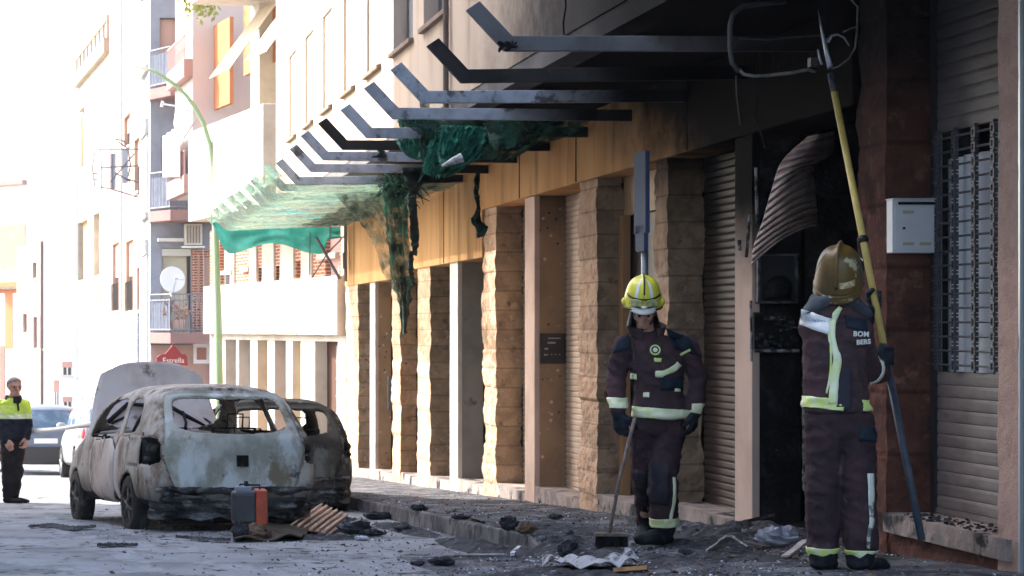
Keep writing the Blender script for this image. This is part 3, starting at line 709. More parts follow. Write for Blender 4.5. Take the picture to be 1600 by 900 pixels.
# hanging shreds, each a thing of its own
m_rag = M('charred_rag', (.02, .03, .028), .8, (.05, .10, .085), 9, .5, .62, trans=.15)
def shred(L, Rt, Y, lab, seed, mat=None, cat='rag'):
    mb = MB()
    def fn(u, v):
        l = curve(L, v); r = curve(Rt, v); x = l[0]+(r[0]-l[0])*u; y = l[1]+(r[1]-l[1])*u
        p = P(x, y, Y+.05*math.sin(v*11+seed)+.03*u); p.x += nz(v*17, seed, u*3)*.02; return p
    mb.grid(5, 34, fn); return solo(mb, 'charred_rag', mat or m_rag, lab, cat, 'charred rags hanging from the canopy', smooth=True, solid=.008)
shred([(743, 268), (740, 300), (745, 325), (736, 345), (744, 358), (745, 372)], [(750, 270), (748, 300), (750, 322), (752, 345), (762, 355), (757, 368)], 22.4, 'narrow black rag dangling in front of the orange fascia', 1)
shred([(636, 308), (640, 340), (641, 370), (646, 398)], [(650, 306), (653, 345), (655, 372), (651, 400)], 25.4, 'black charred strip hanging beside the torn net curtain', 2)
shred([(580, 246), (592, 240), (588, 232), (594, 226)], [(602, 246), (604, 244), (600, 234), (603, 230)], 24.2, 'small black rag draped on a grey canopy beam', 3)
shred([(628, 262), (632, 280), (640, 300)], [(668, 262), (664, 280), (650, 306)], 25.2, 'black tattered bundle under the eighth canopy beam', 4)
shred([(640, 392), (638, 420), (644, 446)], [(646, 392), (646, 420), (649, 448)], 25.9, 'thin charred sliver just below the black strip at the fascia', 5)
# straw-like melted fibres by the curtain top
mb = MB()
for i in range(90):
    s = P(rnd(592, 650), rnd(262, 300), rnd(26.6, 28.2)); e = s+Vector((rnd(-.25, .25), rnd(-.1, .1), rnd(-.35, -.02)))
    mb.tube([s, (s+e)/2+Vector((rnd(-.05, .05), 0, rnd(-.05, .05))), e], [.012, .010, .004], 4)
mb.build('melted_fibre', m_net_dk, nt_)
# burnt scraps at the bend of beam 1
mb = MB()
for i in range(22):
    c = P(rnd(779, 806), rnd(66, 80), 14.5); mb.ball(c, (rnd(.008, .03), .02, rnd(.008, .02)), 7, 5)
solo(mb, 'melted_clump', m_char, 'small melted clump stuck at the bend of the nearest beam', 'debris')
# =====================================================================  BACKGROUND BUILDINGS
random.seed(21)
class Facade:
    """a vertical wall plane through two ground points; boxes on it are given in photo px of that wall, converted to wall metres"""
    def __init__(s, name, a, b, label, zbase, cat='building'):     # a=(X,Y) near end, b far end
        s.a = Vector((*a, 0)); s.b = Vector((*b, 0)); s.d = (s.b-s.a).normalized(); s.L = (s.b-s.a).length
        s.n = Vector((-s.d.y, s.d.x, 0)); 
        if s.n.x > 0 or (abs(s.n.x) < .2 and s.n.y > 0): s.n = -s.n
        s.root = thing(name, (s.a.x, s.a.y, zbase), label, cat)
    def uv(s, px, py):
        k = (px-93)/F       # X = k Y
        t = (k*s.a.y-s.a.x)/(s.d.x-k*s.d.y); p = s.a+s.d*t
        return t, (515-py)*p.y/F
    def blk(s, mb, u0, u1, z0, z1, out0, out1):
        P0 = s.a+s.d*u0; P1 = s.a+s.d*u1
        q = []
        for z in (z0, z1):
            for (pp, o) in ((P0, out0), (P1, out0), (P1, out1), (P0, out1)): q.append((pp.x+s.n.x*o, pp.y+s.n.y*o, z))
        mb.hexa(q); return mb
    def rect(s, px0, py0, px1, py1):
        """photo box on the wall -> (u0,u1,z0,z1), px0 left(far) px1 right(near)"""
        uf, _ = s.uv(px0, 0); un, _ = s.uv(px1, 0); um = (px0+px1)/2
        _, z1 = s.uv(um, py0); _, z0 = s.uv(um, py1); return min(un, uf), max(un, uf), z0, z1
    def box(s, name, mat, r, out0, out1, parent=None, **k):
        mb = MB(); s.blk(mb, *r, out0, out1); return mb.build(name, mat, parent or s.root, **k)
    def wall(s, mat, z0, z1, depth=6, holes=(), name='wall', u0=None, u1=None):
        """wall with real rectangular openings"""
        u0 = 0 if u0 is None else u0; u1 = s.L if u1 is None else u1
        us = sorted({u0, u1}|{min(max(v, u0), u1) for h in holes for v in h[:2]}); zs_ = sorted({z0, z1}|{min(max(v, z0), z1) for h in holes for v in h[2:4]})
        mb = MB()
        for a, b in zip(us, us[1:]):
            run = None
            for c, d in zip(zs_, zs_[1:]):
                cu, cz = (a+b)/2, (c+d)/2
                hole = any(h[0] < cu < h[1] and h[2] < cz < h[3] for h in holes)
                if not hole: run = (run[0], d) if run else (c, d)
                if hole and run: s.blk(mb, a, b, run[0], run[1], 0, -.25); run = None
            if run: s.blk(mb, a, b, run[0], run[1], 0, -.25)
        s.blk(mb, u0, u0+.02, z0, z1, -.251, -depth); s.blk(mb, u1-.02, u1, z0, z1, -.251, -depth); s.blk(mb, u0, u1, z1-.02, z1+.001, -.251, -depth)
        return mb.build(name, mat, s.root)
    def window(s, r, glass, frame, shutter_=None, rec=.18, bars=1):
        f = MB(); u0, u1, z0, z1 = r; t = .05
        s.blk(f, u0, u1, z0, z0+t, -rec, -rec-.05); s.blk(f, u0, u1, z1-t, z1, -rec, -rec-.05)
        s.blk(f, u0, u0+t, z0+t, z1-t, -rec, -rec-.05); s.blk(f, u1-t, u1, z0+t, z1-t, -rec, -rec-.05)
        if bars: s.blk(f, (u0+u1)/2-.025, (u0+u1)/2+.025, z0+t, z1-t, -rec, -rec-.045)
        fo = f.build('window', frame, s.root)
        MB_ = MB(); s.blk(MB_, u0+t, u1-t, z0+t, z1-t, -rec-.02, -rec-.03); MB_.build('pane', glass, fo)
        if shutter_: m2 = MB(); s.blk(m2, u0+.01, u1-.01, z0+(z1-z0)*shutter_[1], z1-.01, -rec+.02, -rec-.0); m2.build('roller_blind', shutter_[0], fo)
        m3 = MB(); s.blk(m3, u0-.05, u1+.05, z0-.07, z0+.002, .05, -rec+.0); m3.build('window_sill', M('pale_sill', (.6, .57, .52), .8), fo)
        return fo
m_white = M('white_stucco', (.54, .49, .425), .9, (.44, .39, .33), 1.5, bump=.002)
m_white2 = M('cream_stucco', (.46, .38, .28), .9, (.40, .33, .24), 1.5)
m_brick = M('red_brick', (.30, .105, .06), .9, brick=(.25, .07, .009, (.55, .42, .34)))
m_pinkp = M('pink_panel', (.55, .33, .30), .85)
m_orange = M('orange_wall', (.48, .20, .09), .9, (.42, .17, .08), 2)
m_yel = M('yellow_brick', (.52, .36, .15), .9, brick=(.25, .09, .01, (.6, .5, .35)))
m_beige = M('beige_pink_wall', (.46, .29, .22), .9, (.42, .26, .20), 2)
m_blueg = M('grey_blue_wall', (.27, .28, .315), .9, (.23, .24, .27), 2)
m_pinkw = M('pink_wall', (.42, .27, .23), .9, (.37, .24, .20), 2)
m_dkw = M('dark_window', (.06, .06, .07), .2); m_wfr = M('brown_window_frame', (.22, .13, .10), .6)
m_whf = M('white_frame', (.7, .7, .7), .6)
m_rail = M('grey_rail', (.16, .165, .19), .6)
# --- second building: white band over a row of pillars, brick above, long overhang
D2 = Facade('brick_and_white_building', (5.3, 39.15), (5.3-.175*10.2, 39.15+10.2), 'brick and white building with a green-netted canopy in front and a long white terrace band', zroad(42))
def r2(*a): return D2.rect(*a)
zb1 = r2(340, 450, 540, 523)
holes = []
for q in ((352, 527, 369, 760), (373, 527, 391, 760), (402, 527, 418, 760), (429, 527, 447, 760), (457, 527, 470, 760), (492, 527, 528, 760)): holes.append(r2(*q))
hu = [r2(343, 300, 362, 448), r2(402, 418, 412, 455), r2(429, 415, 440, 450), r2(462, 408, 473, 447), r2(508, 345, 531, 445)]
z_t = zb1[2]; z_b = zb1[3]
allh = [(h[0], h[1], h[2], z_t-.02) for h in holes]
D2.wall(m_white, zroad(39)-1.5, z_t, 5, [(h[0], h[1], -9, z_t-.12) for h in holes], 'pillar_row')
jn = MB()
for px in (366, 476):
    u_, _ = D2.uv(px, 480); D2.blk(jn, u_-.015, u_+.015, zb1[2]+.01, zb1[3]+.14, .168, .158)
jn.build('band_joint', M('joint_grey', (.2, .18, .17), .9), D2.root)
D2.box('terrace_band', m_white, (0.02, D2.L, z_t+.002, z_b+.15), .16, -.3, bevel=.02)
m_gb = M('brown_infill', (.20, .115, .08), .85, (.15, .09, .065), 5); m_gy = M('ochre_infill', (.42, .24, .075), .85)
gm = [m_gb, m_gb, m_gy, M('pinkbrown_infill', (.32, .17, .105), .85), m_gy, M('dark_infill', (.10, .055, .042), .8)]
for h, g in zip(holes, gm): D2.box('ground_floor_infill', g, (h[0]-.3, h[1]+.3, -5, z_t-.05), -.27, -.35)
D2.box('grilled_window', m_whf, (r2(513, 540, 528, 600)[0], r2(513, 540, 528, 600)[1], -2.6, z_t-.2), -.2, -.26)
g = MB(); rr = r2(513, 540, 528, 600)
for i in range(5): D2.blk(g, rr[0]+.02+i*(rr[1]-rr[0]-.06)/4, rr[0]+.05+i*(rr[1]-rr[0]-.06)/4, -2.6, z_t-.2, -.16, -.19)
for i in range(7): D2.blk(g, rr[0], rr[1], -2.6+i*.33, -2.57+i*.33, -.15, -.159)
g.build('window_grille', M('grey_grille', (.35, .36, .4), .6), D2.root)
# brick storey set back above the band
zmid = 2.3
D2.wall(m_brick, z_b+.15, zmid, 5, [(h[0], h[1], h[2], min(h[3], zmid-.2)) for h in hu], 'brick_storey')
for h in hu: D2.window((h[0], h[1], h[2], min(h[3], zmid-.2)), m_pinkp if h is hu[-1] else m_dkw, m_whf, (m_pinkp, .3), .12)
for q in ((362, 300, 368, 455), (392, 300, 403, 455), (412, 300, 430, 455), (440, 300, 461, 455), (473, 300, 489, 455), (536, 340, 540, 455)):
    a = r2(*q); D2.box('white_pilaster', m_white, (a[0], a[1], z_b+.16, zmid), .04, -.02)
for q in ((346, 425, 366, 427), (380, 420, 392, 422), (500, 398, 530, 402)):
    a = r2(*q); D2.box('brick_sill', m_white, (a[0], a[1], a[2]-.03, a[3]+.03), .08, 0.001)
# overhang: long parapet block
ov0, ov1 = 1.2, 7.3
mb = MB(); D2.blk(mb, ov0, ov1, 2.35, 4.3, 1.25, -2.0); mb.build('overhang_parapet', m_white, D2.root, bevel=.02)
mb = MB(); D2.blk(mb, ov0+.05, ov1-.4, 2.33, 2.348, 1.2, -.1); mb.build('overhang_soffit', m_white2, D2.root)
mb = MB(); D2.blk(mb, ov0+.01, ov1-.01, 4.3, 11, -.6, -3.0); mb.build('setback_wall', m_white, D2.root)
for q in ((384, 0, 430, 108), (330, 55, 362, 168), (404, 125, 420, 160)):
    o_s = Facade('tmp', ((D2.a+D2.n*-.55).x, (D2.a+D2.n*-.55).y), ((D2.b+D2.n*-.55).x, (D2.b+D2.n*-.55).y), 'x', 0); bpy.data.objects.remove(o_s.root)
    a = o_s.rect(*q); mb = MB(); D2.blk(mb, a[0], a[1], max(4.31, a[2]), a[3]+.3, -.5, -.599); mb.build('orange_panel', m_orange, D2.root)
mb = MB()
for k, u in enumerate((1.3, 6.75)): D2.blk(mb, u, u+.7, 4.31, 10.9, -.2, -.59)
D2.blk(mb, ov0, ov1, 7.1, 7.5, 1.2, -.61)
D2.blk(mb, ov0, ov1, 7.5, 8.2, 1.2, 1.05)
mb.build('terrace_frame', m_white, D2.root)
for k, u in enumerate((2.0, 4.9)):      # awnings
    mb = MB(); p = []
    a = D2.a+D2.d*u; b = D2.a+D2.d*(u+1.7)
    for (pt, o, z) in ((a, -.15, 6.9), (b, -.15, 6.9), (b, .95, 5.4), (a, .95, 5.4)): p.append((pt.x+D2.n.x*o, pt.y+D2.n.y*o, z))
    mb.quad(*p); o = mb.build('awning', m_white2, D2.root, solid=.02)
# plants on the upper terrace
m_leaf = M('terrace_leaves', (.22, .28, .06), .7, (.30, .32, .07), 8)
def plant(c, r, n, lab, name='terrace_plant'):
    mb = MB(); mb.add(MB_t.v, MB_t.f)
    for i in range(n):
        d = Vector((rnd(-1, 1), rnd(-1, 1), rnd(-1, 1))); d = d.normalized()*rnd(.2, 1)
        p = Vector(c)+Vector((d.x*r[0], d.y*r[1], d.z*r[2])); s = rnd(.04, .09); a = Vector((rnd(-1, 1), rnd(-1, 1), rnd(-1, 1))).normalized()*s; b = a.cross(Vector((rnd(-1, 1), rnd(-1, 1), .3))).normalized()*s*.6
        mb.quad(p-a, p-b, p+a, p+b)
    return solo(mb, name, m_leaf, lab, 'plant')
MB_t = MB(); MB_t.tube([P(316, -60, 49), P(312, -20, 49), P(308, 12, 49)], [.05, .035, .012], 6).tube([P(313, -25, 49), P(326, -5, 49)], [.025, .01], 5)
plant(P(313, -8, 49), (.55, .4, .75), 420, 'leafy climbing plant on the top terrace at the upper edge')
# towel hung on the pink balcony, dish and pink bay
# --- pink bay between white terrace and the grey building
D3 = Facade('pink_bay_building', ((301-93)*51/F, 51), ((274-93)*54/F, 54), 'narrow pink building with small balconies and a spotted towel', zroad(52))
D3.wall(M('bay_wall', (.52, .44, .40), .9), 3.3, 13, 2.6)
def balc3(z, h=1.0, out=.22):
    mb = MB(); D3.blk(mb, 0, D3.L, z, z+.45, out, 0.001); b = mb.build('balcony_slab', m_pinkw, D3.root, bevel=.02)
    g = MB(); n = 16
    for i in range(n+1): D3.blk(g, i*D3.L/n-.012*(i > 0), i*D3.L/n+.012, z+.45, z+h, out-.02, out-.04)
    D3.blk(g, 0, D3.L, z+h, z+h+.04, out-.01, out-.05); g.build('railing', M('pink_rail', (.42, .26, .25), .6), b)
balc3(3.3); balc3(6.1); balc3(9.0)
tp = D3.a+D3.d*.2
mb = MB(); mb.grid(24, 20, lambda u, v: (D3.a+D3.d*(.2+u*2.9)+D3.n*(.28+.03*math.sin(u*20)))+Vector((0, 0, 4.95-v*(1.25-.2*u))))
solo(mb, 'spotted_towel', M('towel_white', (.75, .74, .74), .9, spots=[((.22, .25, .32), 2.3, .16)]), 'white spotted towel hanging over the pink balcony', 'towel', smooth=True, solid=.012)
# satellite dishes
def dish(c, r, rot, lab, arm=True):
    root = thing('satellite_dish', c, lab, 'satellite dish', 'satellite dishes on the balconies')
    mt_ = Matrix.Translation(c) @ rot
    mb = MB(); mb.grid(14, 32, lambda u, v: mt_ @ Vector((r*u*math.cos(v*2*math.pi), r*u*math.sin(v*2*math.pi), .16*r*u*u)))
    mb.build('reflector', M('dish_white', (.72, .73, .75), .45), root, smooth=True, solid=.01)
    MB().tube([mt_ @ Vector((0, -r, .1)), mt_ @ Vector((0, -.3*r, r*.9)), mt_ @ Vector((0, 0, r*1.15))], .02, 6).tube([mt_ @ Vector((.15*r, 0, r*1.15)), mt_ @ Vector((-.15*r, 0, r*1.15))], .035, 8).build('receiver_arm', M('dish_arm', (.45, .45, .47), .5), root)
    MB().tube([mt_ @ Vector((0, 0, -.02)), mt_ @ Vector((0, -.4*r, -.35)), Vector(c)+Vector((0, .3, -r*1.3))], .025, 8).build('bracket', M('dish_arm', (.4, .4, .4), .5), root)
    return root
dish(P(288, 172, 49.6), .48, Matrix.Rotation(R(-76), 4, 'Y') @ Matrix.Rotation(R(12), 4, 'X'), 'satellite dish seen from the side above the spotted towel')
dish(P(269, 437, 54.0), .33, Matrix.Rotation(R(86), 4, 'X') @ Matrix.Rotation(R(12), 4, 'Y'), 'round white satellite dish on the lower grey balcony')
# --- grey-blue building with chamfered balconies (wall faces the camera)
YG = 56.0; qG = F/YG
G = thing('grey_balcony_building', P(275, 745, YG), 'grey blue building with chamfered balconies and a cream roller shutter door', 'building')
def gx(px, Y=YG): return (px-93)*Y/F
def gz(py, Y=YG): return (515-py)*Y/F
def gbox(name, mat, px0, px1, py0, py1, y0, y1, parent=None, **k): return MB().box(gx(px0), gx(px1), y0, y1, gz(py1), gz(py0)).build(name, mat, parent or G, **k)
doors = [(252, 274, 30, 92), (253, 274, 213, 330), (255, 298, 350, 520)]
xs_ = [235, 350]
mb = MB()
def wallpx(x0, x1, y0, y1, a=0, b=.3): mb.box(gx(x0), gx(x1), YG+a, YG+b, gz(y1), gz(y0))
for (t, b, dt, db, dl, dr) in ((-60, 147, 28, 147, 250, 275), (147, 335, 213, 335, 252, 276), (335, 525, 388, 525, 253, 298)):
    wallpx(235, dl, t, b); wallpx(dr, 350, t, b); wallpx(dl, dr, t, dt)
wallpx(235, 350, 525, 760)
mb.quad((gx(350), YG+.29, -6), (gx(350), YG+6, -6), (gx(350), YG+6, 10), (gx(350), YG+.29, 10))
mb.build('wall', m_blueg, G)
mb = MB(); 
# street-facing side strip, running away to x=218
sfar = 60.5; xa, xbq = gx(235), gx(218, sfar)
mb.add([(xa, YG, -6), (xbq, sfar, -6), (xbq, sfar, 12), (xa, YG, 12)], [(0, 1, 2, 3)]); mb.quad((xa, YG, 12), (xbq, sfar, 12), (8, sfar, 12), (8, YG, 12))
mb.build('street_side_wall', M('pale_blue_wall', (.24, .27, .32), .9), G)
for (t, b) in ((110, -5), (335, 215), (570, 400)):
    for k, (u0, u1) in enumerate(((.18, .62),)):
        p0 = Vector((xa, YG, 0)).lerp(Vector((xbq, sfar, 0)), u0); p1 = Vector((xa, YG, 0)).lerp(Vector((xbq, sfar, 0)), u1); n = Vector((-.04, 0, 0))
        z0, z1 = gz(t, 58), gz(b, 58)+0
        f = MB().hexa([(p0.x-.03, p0.y, z0), (p1.x-.03, p1.y, z0), (p1.x+.0, p1.y, z0), (p0.x+.0, p0.y, z0), (p0.x-.03, p0.y, z1), (p1.x-.03, p1.y, z1), (p1.x, p1.y, z1), (p0.x, p0.y, z1)]).build('window', M('blue_dim_glass', (.24, .27, .33), .3), G)
        MB().hexa([(p0.x-.10, p0.y-.1, z0-.15), (p1.x-.10, p1.y+.1, z0-.15), (p1.x+.0, p1.y+.1, z0-.15), (p0.x+.0, p0.y-.1, z0-.15), (p0.x-.10, p0.y-.1, z0), (p1.x-.10, p1.y+.1, z0), (p1.x, p1.y+.1, z0), (p0.x, p0.y-.1, z0)]).build('window_sill', m_white, f)
        MB().hexa([(p0.x-.10, p0.y-.1, z1), (p1.x-.10, p1.y+.1, z1), (p1.x+.0, p1.y+.1, z1), (p0.x+.0, p0.y-.1, z1), (p0.x-.10, p0.y-.1, z1+.4), (p1.x-.10, p1.y+.1, z1+.4), (p1.x, p1.y+.1, z1+.4), (p0.x, p0.y-.1, z1+.4)]).build('window_head', m_white, f)
gbox('balcony_door', M('salmon_blind', (.5, .33, .27), .8), 251, 274, 29, 147, YG+.15, YG+.2); gbox('balcony_door', M('grey_blind', (.33, .32, .32), .7), 253, 275, 214, 335, YG+.15, YG+.2)
gbox('roller_shutter', M('cream_shutter', (.42, .39, .30), .7), 254, 292, 400, 525, YG+.12, YG+.2); gbox('shutter_box', M('cream_box', (.48, .46, .4), .7), 253, 298, 389, 400, YG-.05, YG+.12)
gbox('brick_panel', m_brick, 300, 335, 390, 525, YG-.05, YG-.002); gbox('lintel_strip', M('pale_sill', (.6, .57, .52), .8), 246, 286, 373, 378, YG-.35, YG-.003)
gbox('brick_side_window', M('brown_blind', (.4, .24, .18), .7), 308, 312, 400, 482, YG-.07, YG-.051); gbox('brick_side_window', M('brown_blind', (.4, .24, .18), .7), 318, 330, 402, 482, YG-.07, YG-.051)
m_slab = M('balcony_slab_pink', (.28, .17, .155), .85, (.24, .15, .14), 3)
m_sofl = M('balcony_soffit', (.42, .37, .33), .9)
m_mesh = M('rail_screen', (.15, .17, .22), .7, (.11, .13, .17), 6)
for k, (ytop, ybot) in enumerate(((140, 152), (330, 345), (520, 533))):
    z1 = gz(ytop+ (2 if k < 2 else 0)); z0 = z1-.28; yo = 1.35
    poly = [(gx(233), YG), (gx(350), YG), (gx(350), YG-yo), (gx(262), YG-yo), (gx(233), YG-.35)]
    s = MB().prism(poly, 2, z0, z1).build('balcony_slab', m_slab, G, bevel=.015)
    rl = MB(); path = [Vector((gx(234), YG-.35, 0)), Vector((gx(262), YG-yo+.03, 0)), Vector((gx(350), YG-yo+.03, 0))]
    for hh in (.08, 1.0): rl.tube([p+Vector((0, 0, z1+hh)) for p in path], .022, 6)
    if k == 2: rl.tube([p+Vector((0, 0, z1+.85)) for p in path], .015, 6)
    for a, b, n in ((path[0], path[1], 6), (path[1], path[2], 13)):
        for i in range(n+1): p = a.lerp(b, i/n); rl.tube([p+Vector((0, 0, z1)), p+Vector((0, 0, z1+1.0))], .012, 5)
    rl.build('railing', m_rail, s)
    sc_ = MB(); a, b = path[0], path[1]; sc_.quad(a+Vector((.03, .03, z1+.1)), b+Vector((0, .04, z1+.1)), b+Vector((0, .04, z1+.88)), a+Vector((.03, .03, z1+.88)))
    if k < 2: a, b = path[1], path[2]; sc_.quad(a+Vector((.0, .05, z1+.1)), b+Vector((0, .05, z1+.1)), b+Vector((0, .05, z1+.82)), a+Vector((.0, .05, z1+.82)))
    sc_.build('rail_screen', m_mesh, s)
ac = thing('air_conditioner', P(302, 385, YG-.4), 'cream air conditioner unit under the grey building middle balcony', 'air conditioner')
MB().box(gx(287), gx(314), YG-.5, YG-.08, gz(384), gz(351)).build('casing', M('ac_cream', (.56, .53, .46), .6), ac, bevel=.015)
mb = MB()
for i in range(5): mb.box(gx(290+i*4.6), gx(292.4+i*4.6), YG-.52, YG-.5, gz(381), gz(354))
mb.build('louvre', M('ac_dark', (.2, .17, .15), .6), ac)
MB().box(gx(283), gx(318), YG-.5, YG, gz(388), gz(385.5)).build('bracket', m_whf, ac)
MB().tube([(gx(316), YG-.2, gz(386)), (gx(318), YG-.12, gz(410)), (gx(318), YG-.1, gz(450)), (gx(316), YG-.1, gz(520))], .02, 6).build('drain_hose', M('hose_grey', (.4, .36, .34), .6), ac)
pt = thing('balcony_plant_pot', P(276, 515, YG-1.0), 'potted plant with pinkish pot behind the lower grey balcony railing', 'plant pot')
MB().tube([P(276, 516, YG-1.0), P(276, 500, YG-1.0)], [.17, .22], 14).build('pot', M('terracotta_pale', (.55, .38, .34), .8), pt)
mb = MB()
for i in range(60):
    p = P(276, 495, YG-1.0)+Vector((rnd(-.35, .35), rnd(-.2, .2), rnd(-.1, .35))); mb.quad(p, p+Vector((rnd(-.1, .1), .02, .06)), p+Vector((rnd(-.1, .1), 0, .12)), p+Vector((rnd(-.06, .06), -.02, .05)))
mb.build('foliage', M('faded_leaves', (.30, .18, .14), .8), pt)
# ground floor of the grey building with shop bits
gbox('ground_floor_front', m_pinkw, 236, 345, 534, 770, YG-.06, YG-.01); gbox('shop_panel', m_whf, 302, 328, 537, 568, YG-.12, YG-.061); gbox('shop_panel_inset', M('dim_red', (.32, .15, .12), .7), 307, 322, 543, 562, YG-.14, YG-.121)
gbox('blue_strip', M('blue_strip', (.03, .05, .3), .6), 327, 330, 534, 600, YG-.16, YG-.05)
# red hanging sign with ornate top
sgn = thing('red_pub_sign', P(270, 571, YG-1.7), 'red shop sign with ornate pointed top under the lower grey balcony', 'sign')
Ys = YG-1.7
pts = [(245, 571), (245, 558), (252, 553), (258, 553), (264, 546), (268, 541), (271, 536), (274, 541), (278, 546), (284, 553), (290, 553), (293, 558), (294, 571)]
mb = MB().prism([(P(x, y, Ys).x, P(x, y, Ys).z) for x, y in pts], 1, Ys, Ys+.12); mb.build('sign_board', M('sign_red', (.24, .02, .02), .6), sgn, bevel=.01)
mtx = Matrix.Translation(P(271, 563.5, Ys-.006)) @ Matrix.Rotation(R(90), 4, 'X')
text_mesh('Estrella', .19, M('sign_letter', (.75, .62, .55), .5), 'lettering', sgn, mtx)
MB().tube([P(236, 538, Ys), P(300, 538, Ys)], .02, 6).tube([P(236, 538, Ys), P(236, 538, YG)], .02, 6).tube([P(298, 538, Ys), P(298, 538, YG)], .02, 6).build('bracket', M('iron_black', (.03, .03, .03), .6), sgn)
# street clutter hanging signs / antennas on the beige corner
m_ant = M('aerial_grey', (.12, .11, .12), .5)
an = thing('rooftop_aerial', P(205, 290, 62), 'tangle of aerials and wires on arms from the beige corner', 'aerial')
YA = 60.0
for pl in ([(217, 233), (155, 233)], [(217, 259), (158, 262)], [(216, 308), (176, 296), (157, 292)], [(216, 285), (195, 278)], [(158, 252), (158, 300)], [(176, 240), (176, 296)], [(185, 222), (200, 232), (204, 258), (200, 276)], [(180, 218), (190, 219), (200, 226)], [(172, 285), (210, 240)], [(180, 270), (204, 284)], [(148, 292), (144, 262), (148, 238), (156, 234), (160, 243)], [(146, 271), (153, 271)], [(146, 281), (153, 281)]):
    MB().tube([P(x, y, YA) for x, y in pl], .022, 5).build('rod', m_ant, an)
for k in range(2): MB().box(P(172+k*19, 0, YA).x, P(181+k*19, 0, YA).x, YA, YA+.1, P(0, 295-k*9, YA).z, P(0, 240-k*6, YA).z).build('antenna_panel', M('aerial_panel', (.3, .29, .3), .6), an)
# --- beige building
Bg = Facade('beige_narrow_window_building', ((217-93)*61/F, 61), ((171-93)*72/F, 72), 'beige pink building with tall narrow windows over a white brick base', zroad(62))
def rb(*a): return Bg.rect(*a)
hb = [rb(176, 380, 186, 486), rb(197, 376, 208, 486), rb(214, 418, 220, 485), rb(194, 180, 203, 230), rb(210, 217, 217, 300), rb(220, 70, 226, 102)]
Bg.wall(m_beige, gz(490, 62), gz(-80, 62), 5, hb)
for h in hb[:5]: Bg.window(h, m_dkw, m_wfr, (M('salmon_blind2', (.45, .27, .2), .8), .5), .12, bars=0)
for h in hb[:2]: g = MB(); [Bg.blk(g, h[0]+i*(h[1]-h[0])/8, h[0]+i*(h[1]-h[0])/8+.03, h[2], h[2]+.9, .03, .05) for i in range(9)]; g.build('window_guard', M('iron_black', (.03, .03, .03), .6), Bg.root)
mb = MB(); Bg.blk(mb, -.02, Bg.L, -7, gz(490, 62)-.01, .06, -.3); mb.build('white_brick_base', M('white_brick', (.72, .72, .72), .9, brick=(.3, .1, .012, (.5, .5, .5))), Bg.root)
mb = MB(); Bg.blk(mb, Bg.L*.52, Bg.L*.56, gz(490, 62), gz(-80, 62), .05, 0.001); mb.build('white_joint', m_white, Bg.root)
# --- white building with orange opening (far)
Wb = Facade('white_stepped_building', ((171-93)*73/F, 73), ((122-93)*84/F, 84), 'white building with yellow recesses and railings on its roof', zroad(75))
def rw(*a): return Wb.rect(*a)
Wb.wall(m_white, -8, rw(150, 100, 160, 110)[3], 5, [rw(122, 345, 137, 437), rw(146, 333, 156, 430), rw(118, 172, 132, 265)])
for q in ((122, 345, 137, 437), (146, 333, 156, 430), (119, 172, 132, 265)): Wb.box('yellow_recess', m_yel, rw(*q), -.2, -.26)
for q in ((148, 438, 160, 485),): Wb.box('dim_window', m_dkw, rw(*q), .01, -.1)
mb = MB(); zt = rw(150, 100, 160, 110)[3]
Wb.blk(mb, 0, Wb.L, zt, zt+.5, .2, -.1); 
for i in range(9): Wb.blk(mb, i*Wb.L/8-.05, i*Wb.L/8+.05, zt+.5, zt+1.3, .1, 0)
Wb.blk(mb, 0, Wb.L, zt+1.1, zt+1.16, .12, .02); mb.build('roof_parapet', m_white2, Wb.root)
Sh = Facade('low_white_building', ((170-93)*84.5/F, 84.5), ((72-93)*84.6/F, 84.6), 'plain white low building with small lower windows behind the parked cars', zroad(80))
def rs(*a): return Sh.rect(*a)
hh = [rs(97, 565, 113, 588), rs(122, 568, 140, 590), rs(84, 594, 93, 640), rs(98, 620, 113, 640), rs(150, 550, 162, 575)]
m_brt = M('bright_stucco', (.86, .84, .80), .9)
Sh.wall(m_brt, -8, rs(80, 170, 90, 175)[3], 4, hh)
for h in hh: Sh.window(h, m_dkw, m_whf, (m_pinkp, .6), .1)
Sh.box('yellow_doorway', M('ochre_door', (.62, .36, .08), .8), rs(150, 572, 168, 700), .5, .01)
# --- far pale pink houses at the left
Fa = Facade('far_pink_house', ((74-93)*92/F, 92), ((26-93)*100/F, 100), 'far pale pink house with small dark windows and a drainpipe', zroad(90))
def rf(*a): return Fa.rect(*a)
hf = [rf(52, 495, 58, 545), rf(62, 495, 68, 545), rf(36, 490, 42, 520), rf(51, 410, 57, 435)]
Fa.wall(m_pinkw, -8, rf(50, 380, 60, 390)[3], 4, hf)
for h in hf: Fa.window(h, m_dkw, m_wfr, None, .1, bars=0)
mb = MB(); Fa.blk(mb, 1.0, 1.12, -8, rf(50, 380, 60, 390)[3], .12, .01); mb.build('drainpipe', m_ant, Fa.root)
Fb = Facade('far_orange_house', ((44-93)*106/F, 106), ((-8-93)*108/F, 108), 'far orange and white house with an arched sign and low tiled roof', zroad(100))
def ro(*a): return Fb.rect(*a)
Fb.wall(m_brt, -8, ro(0, 282, 40, 290)[3], 4)
for nm, mt2, q, o in (('orange_strip', M('far_orange', (.6, .22, .1), .8), (8, 455, 20, 545), .03), ('orange_strip', M('far_orange', (.6, .22, .1), .8), (0, 440, 40, 458), .05), ('cornice', m_sill, (-5, 448, 44, 452), .4), ('cornice', m_pinkw, (-8, 283, 42, 290), .3), ('pale_panel', m_beige, (0, 350, 40, 420), .04), ('dim_door', m_wfr, (0, 540, 8, 640), .03)):
    Fb.box(nm, mt2, ro(*q), o, .001)
